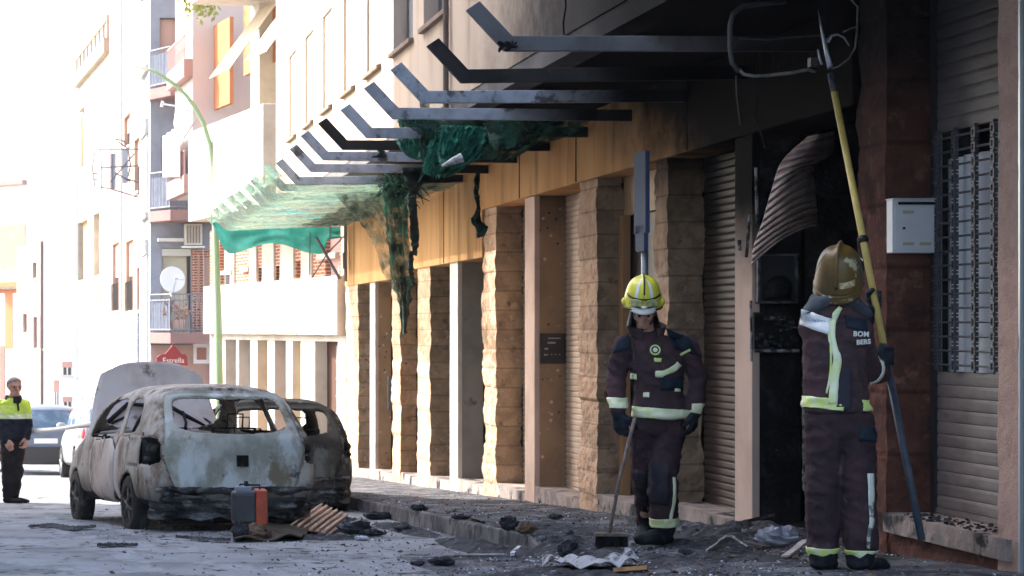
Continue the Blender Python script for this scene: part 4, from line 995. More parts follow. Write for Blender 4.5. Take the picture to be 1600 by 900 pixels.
Fc = Facade('pale_back_house', ((124-93)*112/F, 112), ((20-93)*116/F, 116), 'pale tall house far behind the white low building', zroad(100))
Fc.wall(m_brt, -8, Fc.rect(60, 270, 90, 275)[3], 4)
# --- opposite side of the street, left of the view: it shades the near street
Op = thing('opposite_apartment_building', (-6, 10, zroad(10)), 'plain tall building across the street, beyond the left edge', 'building')
MB().box(-16, -5.6, -12, 31.0, -4, 14).build('wall', M('opposite_render', (.60, .55, .48), .9), Op)
# --- street lamp
lx, ly = (343-93)*44/F, 44.0
lp = thing('street_lamp', (lx, ly, zpav(ly)), 'tall pale green curved street lamp in front of the terrace', 'street lamp')
m_lamp = M('lamp_green', (.24, .34, .19), .5)
pp = [(344, 745), (343, 640), (341, 500), (338, 400), (335, 310), (333, 262), (328, 225), (318, 192), (305, 168), (290, 148), (270, 130), (245, 113), (225, 106)]
MB().tube([P(x, y, ly) for x, y in pp], [.085, .085, .08, .07, .06, .055, .05, .048, .045, .042, .04, .035, .03], 12).build('pole', m_lamp, lp, smooth=True)
MB().tube([P(232, 109, ly), P(222, 105, ly), P(205, 102, ly)], [.05, .09, .05], 10, flat=.5).build('lamp_head', M('lamp_head', (.55, .6, .5), .5), lp, smooth=True)
# red-brick crossed aerial on the second building's terrace
ca = thing('crossed_metal_rack', P(520, 430, 38.4), 'dark crossed metal rack standing on the white terrace beside the netting', 'rack')
for pl in ([(494, 371), (531, 436)], [(487, 435), (512, 395), (535, 372)], [(540, 330), (540, 440)], [(515, 372), (540, 370)], [(516, 352), (516, 370)], [(484, 362), (484, 430)]):
    MB().tube([P(x, y, 38.4) for x, y in pl], .03 if pl[0][0] in (494, 540) else .014, 6).build('rod', m_ant, ca)
MB().box(P(535, 0, 38.4).x, P(541, 0, 38.4).x, 38.3, 38.45, P(0, 420, 38.4).z, P(0, 395, 38.4).z).build('box', m_ant, ca)
# =====================================================================  CARS
def ptseg(p, a, b):
    d = (b[0]-a[0], b[1]-a[1]); L = d[0]**2+d[1]**2 or 1e-9
    t = max(0, min(1, ((p[0]-a[0])*d[0]+(p[1]-a[1])*d[1])/L)); q = (a[0]+d[0]*t, a[1]+d[1]*t)
    return math.hypot(p[0]-q[0], p[1]-q[1]), q
def inpoly(p, poly):
    c = False; n = len(poly)
    for i in range(n):
        a, b = poly[i], poly[(i+1) % n]
        if (a[1] > p[1]) != (b[1] > p[1]) and p[0] < (b[0]-a[0])*(p[1]-a[1])/(b[1]-a[1])+a[0]: c = not c
    return c
def roundpoly(poly, it=2):
    for _ in range(it):
        o = []
        for i in range(len(poly)):
            a, b = poly[i], poly[(i+1) % len(poly)]
            o += [(a[0]*.8+b[0]*.2, a[1]*.8+b[1]*.2), (a[0]*.2+b[0]*.8, a[1]*.2+b[1]*.8)]
        poly = o
    return poly
def circ(cy, cz, r, n=28): return [(cy+r*math.cos(2*math.pi*i/n), cz+r*math.sin(2*math.pi*i/n)) for i in range(n)]
def car_cage(L, W, belt, roof, hood, rear_lean=.42, zb=.28, roof_start=.35, roof_end=2.05, cowl=2.95, nose=.62, rw=.60):
    """stations front-to-back; every point (half width, y, z)"""
    hw = W/2
    def st(y, w=1., top='roof', zr=None, lean=0, wr=None, bel=None, low=0):
        be = bel or belt; zt = zr or roof; r = (wr or rw)
        p = [(0, zb+low), (hw*.80*w, zb+low), (hw*.97*w, zb+.06+low), (hw*1.0*w, .55), (hw*.97*w, be-.06), (hw*.915*w, be+.02)]
        if top == 'roof': p += [(r+.10, (be+zt)/2+.05), (r+.02, zt-.08), (r*.80, zt-.015), (0, zt+.01)]
        else: p += [(hw*.82*w, be+.045), (hw*.72*w, be+.06), (hw*.5*w, be+.075), (0, be+.09)]
        def yo(z): return y+(lean*(z-be)/(zt-be) if (lean and z > be) else (lean*-.12*(be-z)/be if lean else 0))
        return [(x, yo(z), z) for x, z in p]
    S = [st(0.0, .93, lean=rear_lean, zr=roof-.10, wr=rw-.04), st(.16, .985, lean=rear_lean*.8, zr=roof-.035), st(.62, 1.0, lean=.16, zr=roof),
         st(1.15, 1.0, zr=roof+.015), st(1.6, 1.0, zr=roof+.015), st(roof_end, 1.0, zr=roof-.02, lean=-.0)]
    # windscreen: the top of the station falls to the cowl
    s = st(roof_end+.48, 1.0, zr=(roof+hood)/2+.12, wr=rw+.06, bel=min(belt, hood)); S.append(s)
    s = st(cowl, .99, 'hood', bel=hood-.06); S.append(s)
    S += [st(cowl+.4, .985, 'hood', bel=hood-.10), st(L-.28, .95, 'hood', bel=nose+.06), st(L-.03, .84, 'hood', bel=nose-.06, low=.02)]
    return S
def cage_mesh(S):
    bm = bmesh.new(); n = len(S[0]); rows = []
    for s in S:
        r = [bm.verts.new(p) for p in s]; l = [r[0]]+[bm.verts.new((-p[0], p[1], p[2])) for p in s[1:-1]]+[r[-1]]
        rows.append((r, l))
    for (r0, l0), (r1, l1) in zip(rows, rows[1:]):
        for i in range(n-1):
            bm.faces.new((r0[i], r0[i+1], r1[i+1], r1[i])); bm.faces.new((l0[i+1], l0[i], l1[i], l1[i+1]))
    for idx, sgn in ((0, -1), (-1, 1)):
        s = S[idx]; r, l = rows[idx]; mids = {}
        for i in range(1, n-1):
            x, y, z = s[i]; b = .07*sgn
            mids[i] = (bm.verts.new((x*.5, y+b*.7, z)), bm.verts.new((0, y+b, z)), bm.verts.new((-x*.5, y+b*.7, z)))
        def row(i): return (r[i], *mids[i], l[i])
        for i in range(1, n-2):
            a, b = row(i), row(i+1)
            for j in range(4):
                f = (a[j], b[j], b[j+1], a[j+1]); bm.faces.new(f if sgn < 0 else f[::-1])
        for i, e in ((1, 0), (n-2, n-1)):
            a = row(i); c = r[e]
            for (p, q) in ((0, 1), (1, 2), (2, 3), (3, 4)):
                try: bm.faces.new((a[p], c, a[q]))
                except ValueError: pass
    bmesh.ops.recalc_face_normals(bm, faces=bm.faces)
    me = bpy.data.meshes.new('cage'); bm.to_mesh(me); bm.free(); return me
def subdiv(me, lv):
    o = bpy.data.objects.new('tmp', me); COL.objects.link(o); m = o.modifiers.new('s', 'SUBSURF'); m.levels = lv; m.render_levels = lv
    out = evaluated(o); bpy.data.objects.remove(o); bpy.data.meshes.remove(me); return out
def snap(vs, proj, cond, poly, d0):
    xs = [p[0] for p in poly]; zs_ = [p[1] for p in poly]; bb = (min(xs)-d0, max(xs)+d0, min(zs_)-d0, max(zs_)+d0)
    for v in vs:
        if not cond(v.co): continue
        p = proj(v.co)
        if not (bb[0] < p[0] < bb[1] and bb[2] < p[1] < bb[3]): continue
        best = (9, None)
        for i in range(len(poly)):
            r = ptseg(p, poly[i], poly[(i+1) % len(poly)])
            if r[0] < best[0]: best = r
        if best[0] < d0: proj(v.co, best[1], v)
def pyz(c, q=None, v=None):
    if q is None: return (c.y, c.z)
    v.co.y, v.co.z = q
def pxz(c, q=None, v=None):
    if q is None: return (c.x, c.z)
    v.co.x, v.co.z = q
def pxy(c, q=None, v=None):
    if q is None: return (c.x, c.y)
    v.co.x, v.co.y = q
def take(bm, test):
    """move faces that pass the test into a mesh builder"""
    fs = [f for f in bm.faces if test(f.calc_center_median(), f.normal)]
    mb = MB(); idx = {}
    for f in fs:
        g = []
        for v in f.verts:
            if v.index not in idx: idx[v.index] = len(mb.v); mb.v.append(tuple(v.co))
            g.append(idx[v.index])
        mb.f.append(tuple(g))
    bmesh.ops.delete(bm, geom=fs, context='FACES'); bm.verts.index_update(); return mb
def wheel(root, c, r, w, mtyre, mrim, burnt=False, spokes=6):
    c = Vector(c); s = 1 if c.x > 0 else -1
    mb = MB(); prof = [(r*.66, -w/2), (r*.9, -w/2), (r*.985, -w*.40), (r, -w*.25), (r, w*.25), (r*.985, w*.40), (r*.9, w/2), (r*.66, w/2)]
    n = 40
    mb.grid(n, len(prof)-1, lambda u, v: (lambda q: c+Vector((q[1], q[0]*math.cos(2*math.pi*u), q[0]*math.sin(2*math.pi*u))))(prof[round(v*(len(prof)-1))]))
    wh = mb.build('wheel', mtyre, root, smooth=True, local=True)
    mb = MB(); ro = r*.68
    mb.grid(n, 3, lambda u, v: c+Vector((s*w*(.46 if v < .5 else (.30 if v < .9 else -.3)), (ro*(1-.06*(v > .2)))*math.cos(2*math.pi*u), (ro*(1-.06*(v > .2)))*math.sin(2*math.pi*u))))
    mb.cyl(c+Vector((s*w*.40, 0, 0)), (1, 0, 0), r*.15, .04, 16)
    for k in range(spokes):
        a = 2*math.pi*k/spokes+.3; d = Vector((0, math.cos(a), math.sin(a))); mb.tube([c+Vector((s*w*.40, 0, 0))+d*r*.1, c+Vector((s*w*.38, 0, 0))+d*ro*.97], [r*.10, r*.07], 6, flat=.5)
    mb.cyl(c+Vector((s*w*.05, 0, 0)), (1, 0, 0), ro*.93, .02, 24)
    mb.build('rim', mrim, wh, local=True, smooth=True, angle=40)
    return wh
def hull_parts(root, S, lv, mats, win_side, win_rear, win_front, arches, doors=(), gate=None, hood_poly=None, burnt=False, solid=.02, lamp_holes=()):
    me = subdiv(cage_mesh(S), lv); bm = bmesh.new(); bm.from_mesh(me); bpy.data.meshes.remove(me); cell = .034 if lv >= 4 else .06
    side = lambda c: abs(c.x) > .48; rear = lambda c: c.y < .75 and c.z > .2; front = lambda c: c.y > 1.7 and c.z > .85
    for poly in arches: snap(bm.verts, pyz, side, poly, cell*.6)
    for poly in list(win_side)+list(doors): snap(bm.verts, pyz, side, poly, cell*.55)
    for poly in ([win_rear] if win_rear else [])+([gate] if gate else [])+list(lamp_holes): snap(bm.verts, pxz, rear, poly, cell*.55)
    if win_front: snap(bm.verts, pxz, front, win_front, cell*.55)
    bm.normal_update(); bm.verts.index_update(); out = {}
    for poly in arches: take(bm, lambda c, n: side(c) and abs(n.x) > .4 and inpoly((c.y, c.z), poly))
    for s in (-1, 1):
        out['win_side'+str(s)] = [take(bm, lambda c, n: c.x*s > .45 and inpoly((c.y, c.z), poly)) for poly in win_side]
    out['win_rear'] = take(bm, lambda c, n: rear(c) and inpoly((c.x, c.z), win_rear))
    if win_front: out['win_front'] = take(bm, lambda c, n: front(c) and n.z > .2 and inpoly((c.x, c.z), win_front))
    out['lamps'] = [take(bm, lambda c, n: rear(c) and (n.y < -.1 or c.y < .35) and inpoly((c.x, c.z), poly)) for poly in lamp_holes]
    if gate: out['gate'] = take(bm, lambda c, n: rear(c) and n.y < -.15 and inpoly((c.x, c.z), gate))
    for s in (-1, 1):
        out['doors'+str(s)] = [take(bm, lambda c, n: c.x*s > .5 and abs(n.x) > .3 and inpoly((c.y, c.z), poly)) for poly in doors]
    if hood_poly: out['hood'] = take(bm, lambda c, n: n.z > .5 and inpoly((c.x, c.y), hood_poly))
    out['floor'] = take(bm, lambda c, n: n.z < -.5 and c.z < .45)
    body = MB(); bm.verts.index_update(); body.v = [tuple(v.co) for v in bm.verts]; body.f = [tuple(v.index for v in f.verts) for f in bm.faces]
    bm.free(); out['body'] = body; return out
def shift_mb(mb, fn): mb.v = [tuple(fn(Vector(v))) for v in mb.v]; return mb
def dent(seed, amp, fr=2.2): 
    return lambda v: v+Vector((nz(v.y*fr, v.z*fr, seed), nz(v.x*fr, v.z*fr, seed+5), nz(v.x*fr, v.y*fr, seed+9)))*amp

# burnt metal: ash white, bare grey, rust brown, soot low down
m_bm = M('burnt_body_metal', (.50, .455, .395), .8, (.31, .275, .235), 2.6, .42, .60, bump=.006, bscale=18, obj=True,
         extra=[((.52, .465, .42), 1.7, .50, .62, (1, 1, .35)), ((.24, .15, .10), 3.4, .52, .66, (1, 1, .4)), ((.085, .075, .07), 4.2, .54, .68, (1.4, 1.4, .6)), ((.04, .035, .033), 9, .62, .74, (1, 1, 1))],
         soot=[(0, 0, -2.6, 1.70, .9, (.045, .04, .038), .9)])
m_bg = M('burnt_tailgate_metal', (.44, .435, .385), .7, (.29, .28, .235), 3.0, .42, .62, bump=.004, bscale=16, obj=True,
         extra=[((.55, .57, .56), 2.2, .52, .62, (1, 1, .5)), ((.22, .19, .13), 3.4, .54, .66, (1, 1, .7)), ((.06, .06, .06), 6, .60, .72, (1, 1, 1))], soot=[(0, 0, -4.2, 2.1, .6, (.05, .048, .046), .8)])
m_bd = M('burnt_door_metal', (.54, .465, .42), .75, (.30, .25, .23), 2.4, .42, .62, bump=.006, bscale=14, obj=True,
         extra=[((.58, .53, .50), 2.1, .50, .62, (1, 1, .3)), ((.22, .15, .10), 3.4, .52, .68, (1, 1, .3)), ((.08, .06, .06), 5, .60, .72, (1, 1, .3))], soot=[(0, 0, -3.6, 1.35, .7, (.05, .04, .038), .85)])
m_bk = M('black_burnt_metal', (.03, .028, .027), .8, (.075, .07, .066), 7, .5, .66, bump=.01, bscale=20, obj=True, extra=[((.18, .15, .13), 13, .62, .72, (1, 1, 1))])
m_bmp = M('melted_bumper', (.045, .043, .042), .7, (.12, .12, .12), 5, .46, .62, bump=.012, bscale=20, obj=True, stretch=(1, 1, 3), extra=[((.24, .25, .25), 4, .52, .64, (1, 1, 3)), ((.02, .02, .02), 4, .5, .6, (1, 1, 1))])
m_brim = M('ash_rim', (.13, .12, .115), .7, (.05, .04, .035), 9)
m_ash = M('ash_heap', (.10, .10, .105), .95, (.03, .03, .03), 8, .4, .6, bump=.02, bscale=16)
m_spring = M('rust_spring', (.20, .12, .08), .8, (.06, .05, .045), 9)

def burnt_seat(root, x, y, back=.62, rec=.18, w=.46):
    t = thing_part = MB()
    z0 = .42
    for dx in (-w/2, w/2): t.tube([(x+dx, y+.45, z0), (x+dx, y, z0), (x+dx*.95, y-rec, z0+back), ], .018, 6)
    for k in range(5): t.tube([(x-w/2, y-rec*(k+1)/5, z0+back*(k+1)/5), (x+w/2, y-rec*(k+1)/5, z0+back*(k+1)/5)], .008, 5)
    for k in range(4): t.tube([(x-w/2, y+.1+.1*k, z0), (x+w/2, y+.1+.1*k, z0-.02)], .008, 5)
    t.quad((x-w/2+.03, y-.03, z0+.10), (x+w/2-.03, y-.03, z0+.10), (x+w/2-.06, y-rec, z0+back-.08), (x-w/2+.06, y-rec, z0+back-.08))
    t.tube([(x-.08, y-rec-.02, z0+back), (x-.08, y-rec-.05, z0+back+.14), (x+.08, y-rec-.05, z0+back+.14), (x+.08, y-rec-.02, z0+back)], .01, 5)
    return t.build('seat_frame', m_bk, root, local=True)

def burnt_car(X, Y, yaw, L, W, belt, roof, hood, label, seed, gate_mat, sink=.07, tall=0, open_hood=True, m_bm=None, m_bd=None):
    m_bm = m_bm or globals()['m_bm']; m_bd = m_bd or globals()['m_bd']
    root = thing('burnt_car', (X, Y, zroad(Y)-sink), label, 'burnt car', 'burnt out cars at the kerb', rz=yaw)
    root.rotation_euler = (math.atan(-.0492)+.004, R(.6), yaw)
    hw = W/2
    S = car_cage(L, W, belt, roof, hood, roof_end=2.0, cowl=2.75, rear_lean=.36)
    ws = [roundpoly([(.52, belt+.05), (1.02, belt+.02), (1.10, belt+.10), (1.22, roof-.115), (.86, roof-.125), (.62, roof-.22)]),
          roundpoly([(1.20, belt+.0), (2.62, belt-.03), (2.30, roof-.26), (2.02, roof-.125), (1.33, roof-.11)])]
    wr = roundpoly([(-.56, belt+.03), (.56, belt+.03), (.535, roof-.16), (.40, roof-.135), (-.40, roof-.135), (-.535, roof-.16)])
    wf = roundpoly([(-.66, hood+.05), (.66, hood+.05), (.55, roof-.06), (-.55, roof-.06)])
    gate = roundpoly([(-.60, .50), (-.52, .43), (.52, .43), (.60, .50), (.70, .80), (.66, belt+.02), (.60, roof-.14), (.52, roof-.065), (-.52, roof-.065), (-.60, roof-.14), (-.66, belt+.02), (-.70, .80)])
    doors = [roundpoly([(.92, .34), (1.14, .30), (1.17, belt+.0), (.70, belt+.0), (.74, .80)], 1), roundpoly([(1.19, .30), (2.20, .30), (2.36, belt-.05), (1.20, belt-.005)], 1)]
    ar = [circ(.72, .28, .335), circ(L-.78, .28, .335)]
    lamps = [roundpoly([(s*.70, .72), (s*.70, .93), (s*.80, .97), (s*.95, .86), (s*.95, .74), (s*.82, .68)], 1) for s in (-1, 1)]
    hp = [(-.64, 2.80), (.64, 2.80), (.60, L-.22), (-.60, L-.22)]
    pr = hull_parts(root, S, 4, None, ws, wr, wf, ar, doors, gate, hp if open_hood else None, True, lamp_holes=lamps)
    dn = dent(seed, .014)
    shift_mb(pr['body'], dn).build('body', m_bm, root, smooth=True, local=True, solid=.016)
    if len(pr['gate'].f): shift_mb(pr['gate'], lambda v: dn(v)+Vector((0, -.014+.012*nz(v.x*3, v.z*3, seed), 0))).build('tailgate', gate_mat, root, smooth=True, local=True, solid=.014)
    for s in (-1, 1):
        for k, d in enumerate(pr['doors'+str(s)]):
            if d.f: 
                b = d.build('door', m_bd, None, smooth=True, solid=.014)
                for v in b.data.vertices:
                    c = v.co; v.co = c+Vector((s*(.012+.016*math.sin(c.y*5+seed)*math.sin((c.z-.3)*5)), 0, 0))
                b.parent = root
    pr['floor'].build('floor_pan', m_bk, root, local=True)
    # wheels: charred tyres
    for x in (-hw+.10, hw-.10):
        for y in (.72, L-.78): wheel(root, (x, y, .30), .285, .17, m_bk, m_brim)
    # arch liners, inner structure
    for s in (-1, 1):
        for y in (.72, L-.78): MB().grid(16, 1, lambda u, v: (s*(hw-.03-.34*v), y+.34*math.cos(math.pi*u), .28+.34*math.sin(math.pi*u))).build('arch_liner', m_bk, root, local=True)
    # rear: stripped bumper: beams, brackets, hanging shreds
    mb = MB()
    mb.tube([(x, -.03-.05*math.cos(x*1.6), .36) for x in [i*.14-.70 for i in range(11)]], .035, 8, flat=.8)
    mb.tube([(x, -.02-.05*math.cos(x*1.6), .47+.01*math.sin(x*9)) for x in [i*.14-.77 for i in range(12)]], .022, 8)
    mb.tube([(x, -.0-.05*math.cos(x*1.6), .25+.012*math.sin(x*7)) for x in [i*.14-.63 for i in range(10)]], .018, 8)
    for x in (-.6, -.25, .12, .55): mb.box(x-.035, x+.035, -.05, .1, .16, .5)
    mb.grid(48, 18, lambda u, v: ((u-.5)*1.60, -.03-.07*math.cos((u-.5)*2.6)+.16*abs(2*u-1)**6+.05*nz(u*7, v*3, seed)+.035*math.sin(v*12+nz(u*4, 0, seed)*2), .19+.30*v+.05*nz(u*9, 1, seed)*(1-v)+.02*nz(u*12, 2, seed)))
    for i in range(16):
        x = rnd(-.7, .7); mb.ball((x, -.02, rnd(.22, .46)), (rnd(.04, .12), .05, rnd(.02, .06)), 8, 6)
    mb.build('bare_bumper_beam', m_bmp, root, local=True, smooth=True)
    mb = MB().box(-.68, .68, .10, .14, .14, .46); mb.build('rear_panel', m_bk, root, local=True)
    if gate_mat: MB().box(.06-.055, .06+.055, -.115, -.07, .68, .785).build('emblem_hole', m_dark, root, local=True)
    # empty lamp sockets with a charred core
    for s in (-1, 1):
        mb = MB().box(s*.70-.10, s*.70+.08, .30, .34, .66, 1.0); mb.cyl((s*.755, .14, .84), (0, 1, 0), .052, .05, 16).cyl((s*.755, .12, .84), (0, 1, 0), .030, .06, 14).cyl((s*.79, .18, .75), (0, 1, 0), .028, .05, 12); mb.build('lamp_socket', m_bk, root, local=True, smooth=True)
    # interior
    for x in (-.36, .36): burnt_seat(root, x, 1.35)
    burnt_seat(root, 0, .62, .45, .14, 1.15)
    MB().box(-hw+.15, hw-.15, 2.25, 2.45, .55, .86).build('dashboard', m_bk, root, local=True, bevel=.04)
    a = [(-.36+.17*math.cos(t*.524), 2.08-.06*math.sin(t*.524), .86+.16*math.sin(t*.524)) for t in range(13)]
    MB().tube(a, .012, 6).tube([(-.36, 2.08, .86), (-.36, 2.3, .75)], .02, 6).build('steering_wheel', m_bk, root, local=True)
    MB().box(-hw+.12, hw-.12, 2.55, 2.6, .3, hood-.02).box(-.5, .5, 2.75, L-.45, .25, .62).build('engine_block', m_bk, root, local=True, bevel=.03)
    if open_hood:
        # bonnet raised on its hinges
        def hd(u, v):
            x = (u*2-1)*(.74-.20*v-.10*max(0, v-.85)*5)-.02; s = v*.80
            return (x+.02*nz(u*3, v*3, seed), 2.86+s*.30+.05*math.sin(v*math.pi)-.05*(u*2-1)**2, hood-.02+s*.95+.04*math.cos(x*2)-.11*max(0, v-.86)*(u*2-1)**4*6)
        mb = MB(); mb.grid(24, 24, hd); mb.build('raised_bonnet', M('bonnet_ash', (.74, .65, .60), .75, (.58, .48, .44), 2.2, bump=.003, bscale=20, obj=True, extra=[((.25, .19, .17), 3, .58, .68, (1, 1, 1)), ((.72, .68, .66), 4, .58, .66, (1, 1, 1))]), root, smooth=True, local=True, solid=.02)
        mb = MB()
        for k in range(5):
            a = -.6+.3*k; mb.tube([(a, 2.84, hood-.05), (a*.9+.06, 2.87, hood+.12), (a*.7+.1, 2.93, hood+.30-abs(a)*.2)], .016, 6)
        mb.tube([(-.62, 2.86, hood+.05), (-.3, 2.94, hood+.32), (.2, 2.96, hood+.28), (.62, 2.86, hood+.03)], .025, 6).build('bonnet_rib', m_bk, root, local=True, smooth=True)
    return root
burnt_car(1.64, 19.9, R(12), 3.85, 1.74, .95, 1.46, .98, 'nearest burnt out hatchback with raised bonnet and pale scorched tailgate', 1.0, m_bg)
m_bg2 = M('second_tailgate_metal', (.085, .08, .062), .8, (.045, .042, .036), 3.0, .42, .62, bump=.004, bscale=16, obj=True,
          extra=[((.16, .16, .145), 3.2, .56, .66, (1, 1, .6)), ((.14, .08, .035), 2.4, .56, .66, (1, 1, .7)), ((.03, .03, .03), 3, .52, .62, (1, 1, 1))])
m_bm2 = M('second_body_metal', (.06, .054, .05), .8, (.03, .028, .026), 3, .42, .6, bump=.006, bscale=18, obj=True, extra=[((.26, .25, .235), 2.4, .56, .66, (1, 1, .5)), ((.13, .075, .04), 3.4, .54, .66, (1, 1, .6)), ((.02, .02, .02), 4, .5, .62, (1, 1, 1))])
burnt_car(2.63, 24.75, R(1.5), 3.9, 1.72, .93, 1.40, .97, 'second burnt out car, darker and half hidden beyond the pale hatchback', 7.0, m_bg2, open_hood=False, m_bm=m_bm2, m_bd=m_bm2)

# ---- intact parked cars
m_tyre = M('tyre_rubber', (.022, .022, .024), .8); m_rim = M('alloy_rim', (.45, .46, .48), .35, metal=.7)
m_cglass = M('car_glass', (.06, .10, .14), .05, (.16, .22, .28), 2.0, spec=.9)
m_trim = M('black_trim', (.02, .02, .022), .5); m_redl = M('tail_lamp_red', (.45, .02, .03), .2); m_whl = M('tail_lamp_white', (.6, .55, .55), .2)
m_plate = M('number_plate', (.68, .68, .66), .4)
def parked(X, Y, yaw, L, W, belt, roof, hood, paint, label, lampz=(.68, 1.0), lampx=(.62, .86), lowblack=.52, rails=False, name='parked_car'):
    root = thing(name, (X, Y, zroad(Y)), label, 'car', 'intact cars parked down the street', rz=yaw); root.rotation_euler = (math.atan(-.0492), 0, yaw); hw = W/2
    S = car_cage(L, W, belt, roof, hood, roof_end=2.25, cowl=3.05, rear_lean=.26, rw=.62, zb=.24)
    ws = [roundpoly([(.50, belt+.04), (1.12, belt+.02), (1.16, roof-.13), (.62, roof-.15)]), roundpoly([(1.22, belt+.01), (2.02, belt-.0), (2.0, roof-.12), (1.25, roof-.12)]), roundpoly([(2.10, belt-.0), (2.95, belt-.02), (2.55, roof-.2), (2.10, roof-.12)])]
    wr = roundpoly([(-.66, belt+.0), (.66, belt+.0), (.58, roof-.13), (-.58, roof-.13)]); wf = roundpoly([(-.68, hood+.05), (.68, hood+.05), (.58, roof-.08), (-.58, roof-.08)])
    lamps = [roundpoly([(s*lampx[0], lampz[0]), (s*lampx[1]*1.15, lampz[0]), (s*lampx[1]*1.15, lampz[1]), (s*(lampx[0]+.06), lampz[1])], 1) for s in (-1, 1)]
    ar = [circ(.78, .33, .37), circ(L-.82, .33, .37)]
    low = [(-1.2, .1), (1.2, .1), (1.2, lowblack), (-1.2, lowblack)]
    pr = hull_parts(root, S, 4, None, ws, wr, wf, ar, lamp_holes=lamps, gate=low)
    pr['body'].build('body', paint, root, smooth=True, local=True)
    pr['gate'].build('bumper', m_trim, root, smooth=True, local=True, solid=.02)
    for k in ('win_rear', 'win_front'): 
        if pr[k].f: pr[k].build('rear_window' if k == 'win_rear' else 'windscreen', m_cglass, root, smooth=True, local=True)
    for s in (-1, 1):
        for d in pr['win_side'+str(s)]:
            if d.f: d.build('side_window', m_cglass, root, smooth=True, local=True)
    for lm in pr['lamps']:
        if lm.f: lm.build('tail_lamp', m_redl, root, smooth=True, local=True)
    pr['floor'].build('underbody', m_trim, root, local=True)
    for x in (-hw+.10, hw-.10):
        for y in (.78, L-.82): wheel(root, (x, y, .32), .32, .20, m_tyre, m_rim)
    MB().box(-.26, .26, -.09, -.06, .70, .81).build('number_plate', m_plate, root, local=True, bevel=.004)
    MB().box(-.40, .40, -.085, -.055, .66, .86).build('plate_recess', paint, root, local=True, bevel=.01)
    for s in (-1, 1):
        MB().box(s*hw*.70-.06, s*hw*.70+.06, -.10, -.06, .38, .42).build('reflector', m_redl, root, local=True)
        mb = MB(); mb.ball((s*(hw+.06), 2.55, belt+.06), (.10, .06, .075), 12, 8); mb.build('wing_mirror', paint, root, local=True, smooth=True)
    MB().tube([(0, -.02, belt+.02), (.18, -.0, belt+.09), (.42, .03, belt+.14)], .008, 5).build('wiper', m_trim, root, local=True)
    if rails:
        for s in (-1, 1): MB().tube([(s*.52, .45, roof+.0), (s*.55, .6, roof+.07), (s*.56, 1.8, roof+.08), (s*.53, 2.1, roof+.0)], .02, 8).build('roof_rail', m_rim, root, local=True, smooth=True)
    return root
m_pblue = M('paint_grey_blue', (.11, .13, .17), .3, metal=.4, spec=.6); m_psil = M('paint_silver', (.30, .31, .33), .3, metal=.4, spec=.6); m_pwh = M('paint_pale', (.4, .42, .44), .35)
parked(-.30, 46.5, R(1), 4.2, 1.74, 1.0, 1.56, 1.0, m_pblue, 'grey blue hatchback seen from behind, farther up the road beside the officer', lampz=(.86, 1.02), lowblack=.62)
parked(1.22, 41.0, R(6), 4.1, 1.72, 1.02, 1.60, 1.02, m_psil, 'silver car with upright red tail lamps, half hidden by the burnt bonnet', lampz=(.80, 1.42), lampx=(.70, .86), rails=True, lowblack=.45)
parked(-2.05, 50.5, R(1), 4.1, 1.72, 1.0, 1.45, 1.0, m_pwh, 'pale car at the frame edge behind the officer', lowblack=.45)
# =====================================================================  PEOPLE
from mathutils.bvhtree import BVHTree
random.seed(33)
def sculpt(name, chains, mat, parent, voxel=.012, smooth=3, fold=0, fseed=0, fscale=9, boxes=None, flat_bottom=None, keep=False):
    """one continuous body or garment: swept ellipsoids fused by a voxel remesh"""
    mb = MB()
    for ch in chains:
        for (p, r), (p2, r2) in zip(ch, ch[1:] or [ch[0]]):
            p, p2 = Vector(p), Vector(p2); r = Vector(r if isinstance(r, (tuple, list)) else (r,)*3); r2 = Vector(r2 if isinstance(r2, (tuple, list)) else (r2,)*3)
            n = max(1, int((p2-p).length/(min(*r, *r2)*.30)))
            for i in range(n+1): mb.ball(p.lerp(p2, i/n), tuple(r.lerp(r2, i/n)), 18, 11)
    me = bpy.data.meshes.new('tmp'); me.from_pydata(mb.v, [], mb.f); me.update()
    o = bpy.data.objects.new('tmp', me); COL.objects.link(o)
    rm = o.modifiers.new('r', 'REMESH'); rm.mode = 'VOXEL'; rm.voxel_size = voxel
    if smooth: sm = o.modifiers.new('s', 'SMOOTH'); sm.iterations = smooth; sm.factor = .6
    out = evaluated(o); bpy.data.objects.remove(o); bpy.data.meshes.remove(me)
    if fold:
        vs = out.vertices; out.calc_loop_triangles()
        nn = [v.normal.copy() for v in vs]
        for v, n in zip(vs, nn):
            c = v.co; a = 1-2*abs(nz(c.x*fscale*.6+fseed, c.y*fscale*.6, c.z*fscale*1.1+c.x*4)); b = nz(c.x*fscale*2.2, c.y*fscale*2.2+fseed, c.z*fscale*2.6)
            v.co = c+n*(fold*(a*.8-.4)+fold*.35*b)
    out.name = name
    if keep: return out
    return finish(out, name, mat, parent)
def finish(me, name, mat, parent):
    bv = BVHTree.FromPolygons([v.co.copy() for v in me.vertices], [tuple(p.vertices) for p in me.polygons])
    inv = wmat(parent).inverted(); me.transform(inv)
    for m in (mat if isinstance(mat, list) else [mat]): me.materials.append(m)
    me.polygons.foreach_set('use_smooth', [True]*len(me.polygons))
    o = bpy.data.objects.new(name, me); COL.objects.link(o); o.parent = parent
    return o, bv
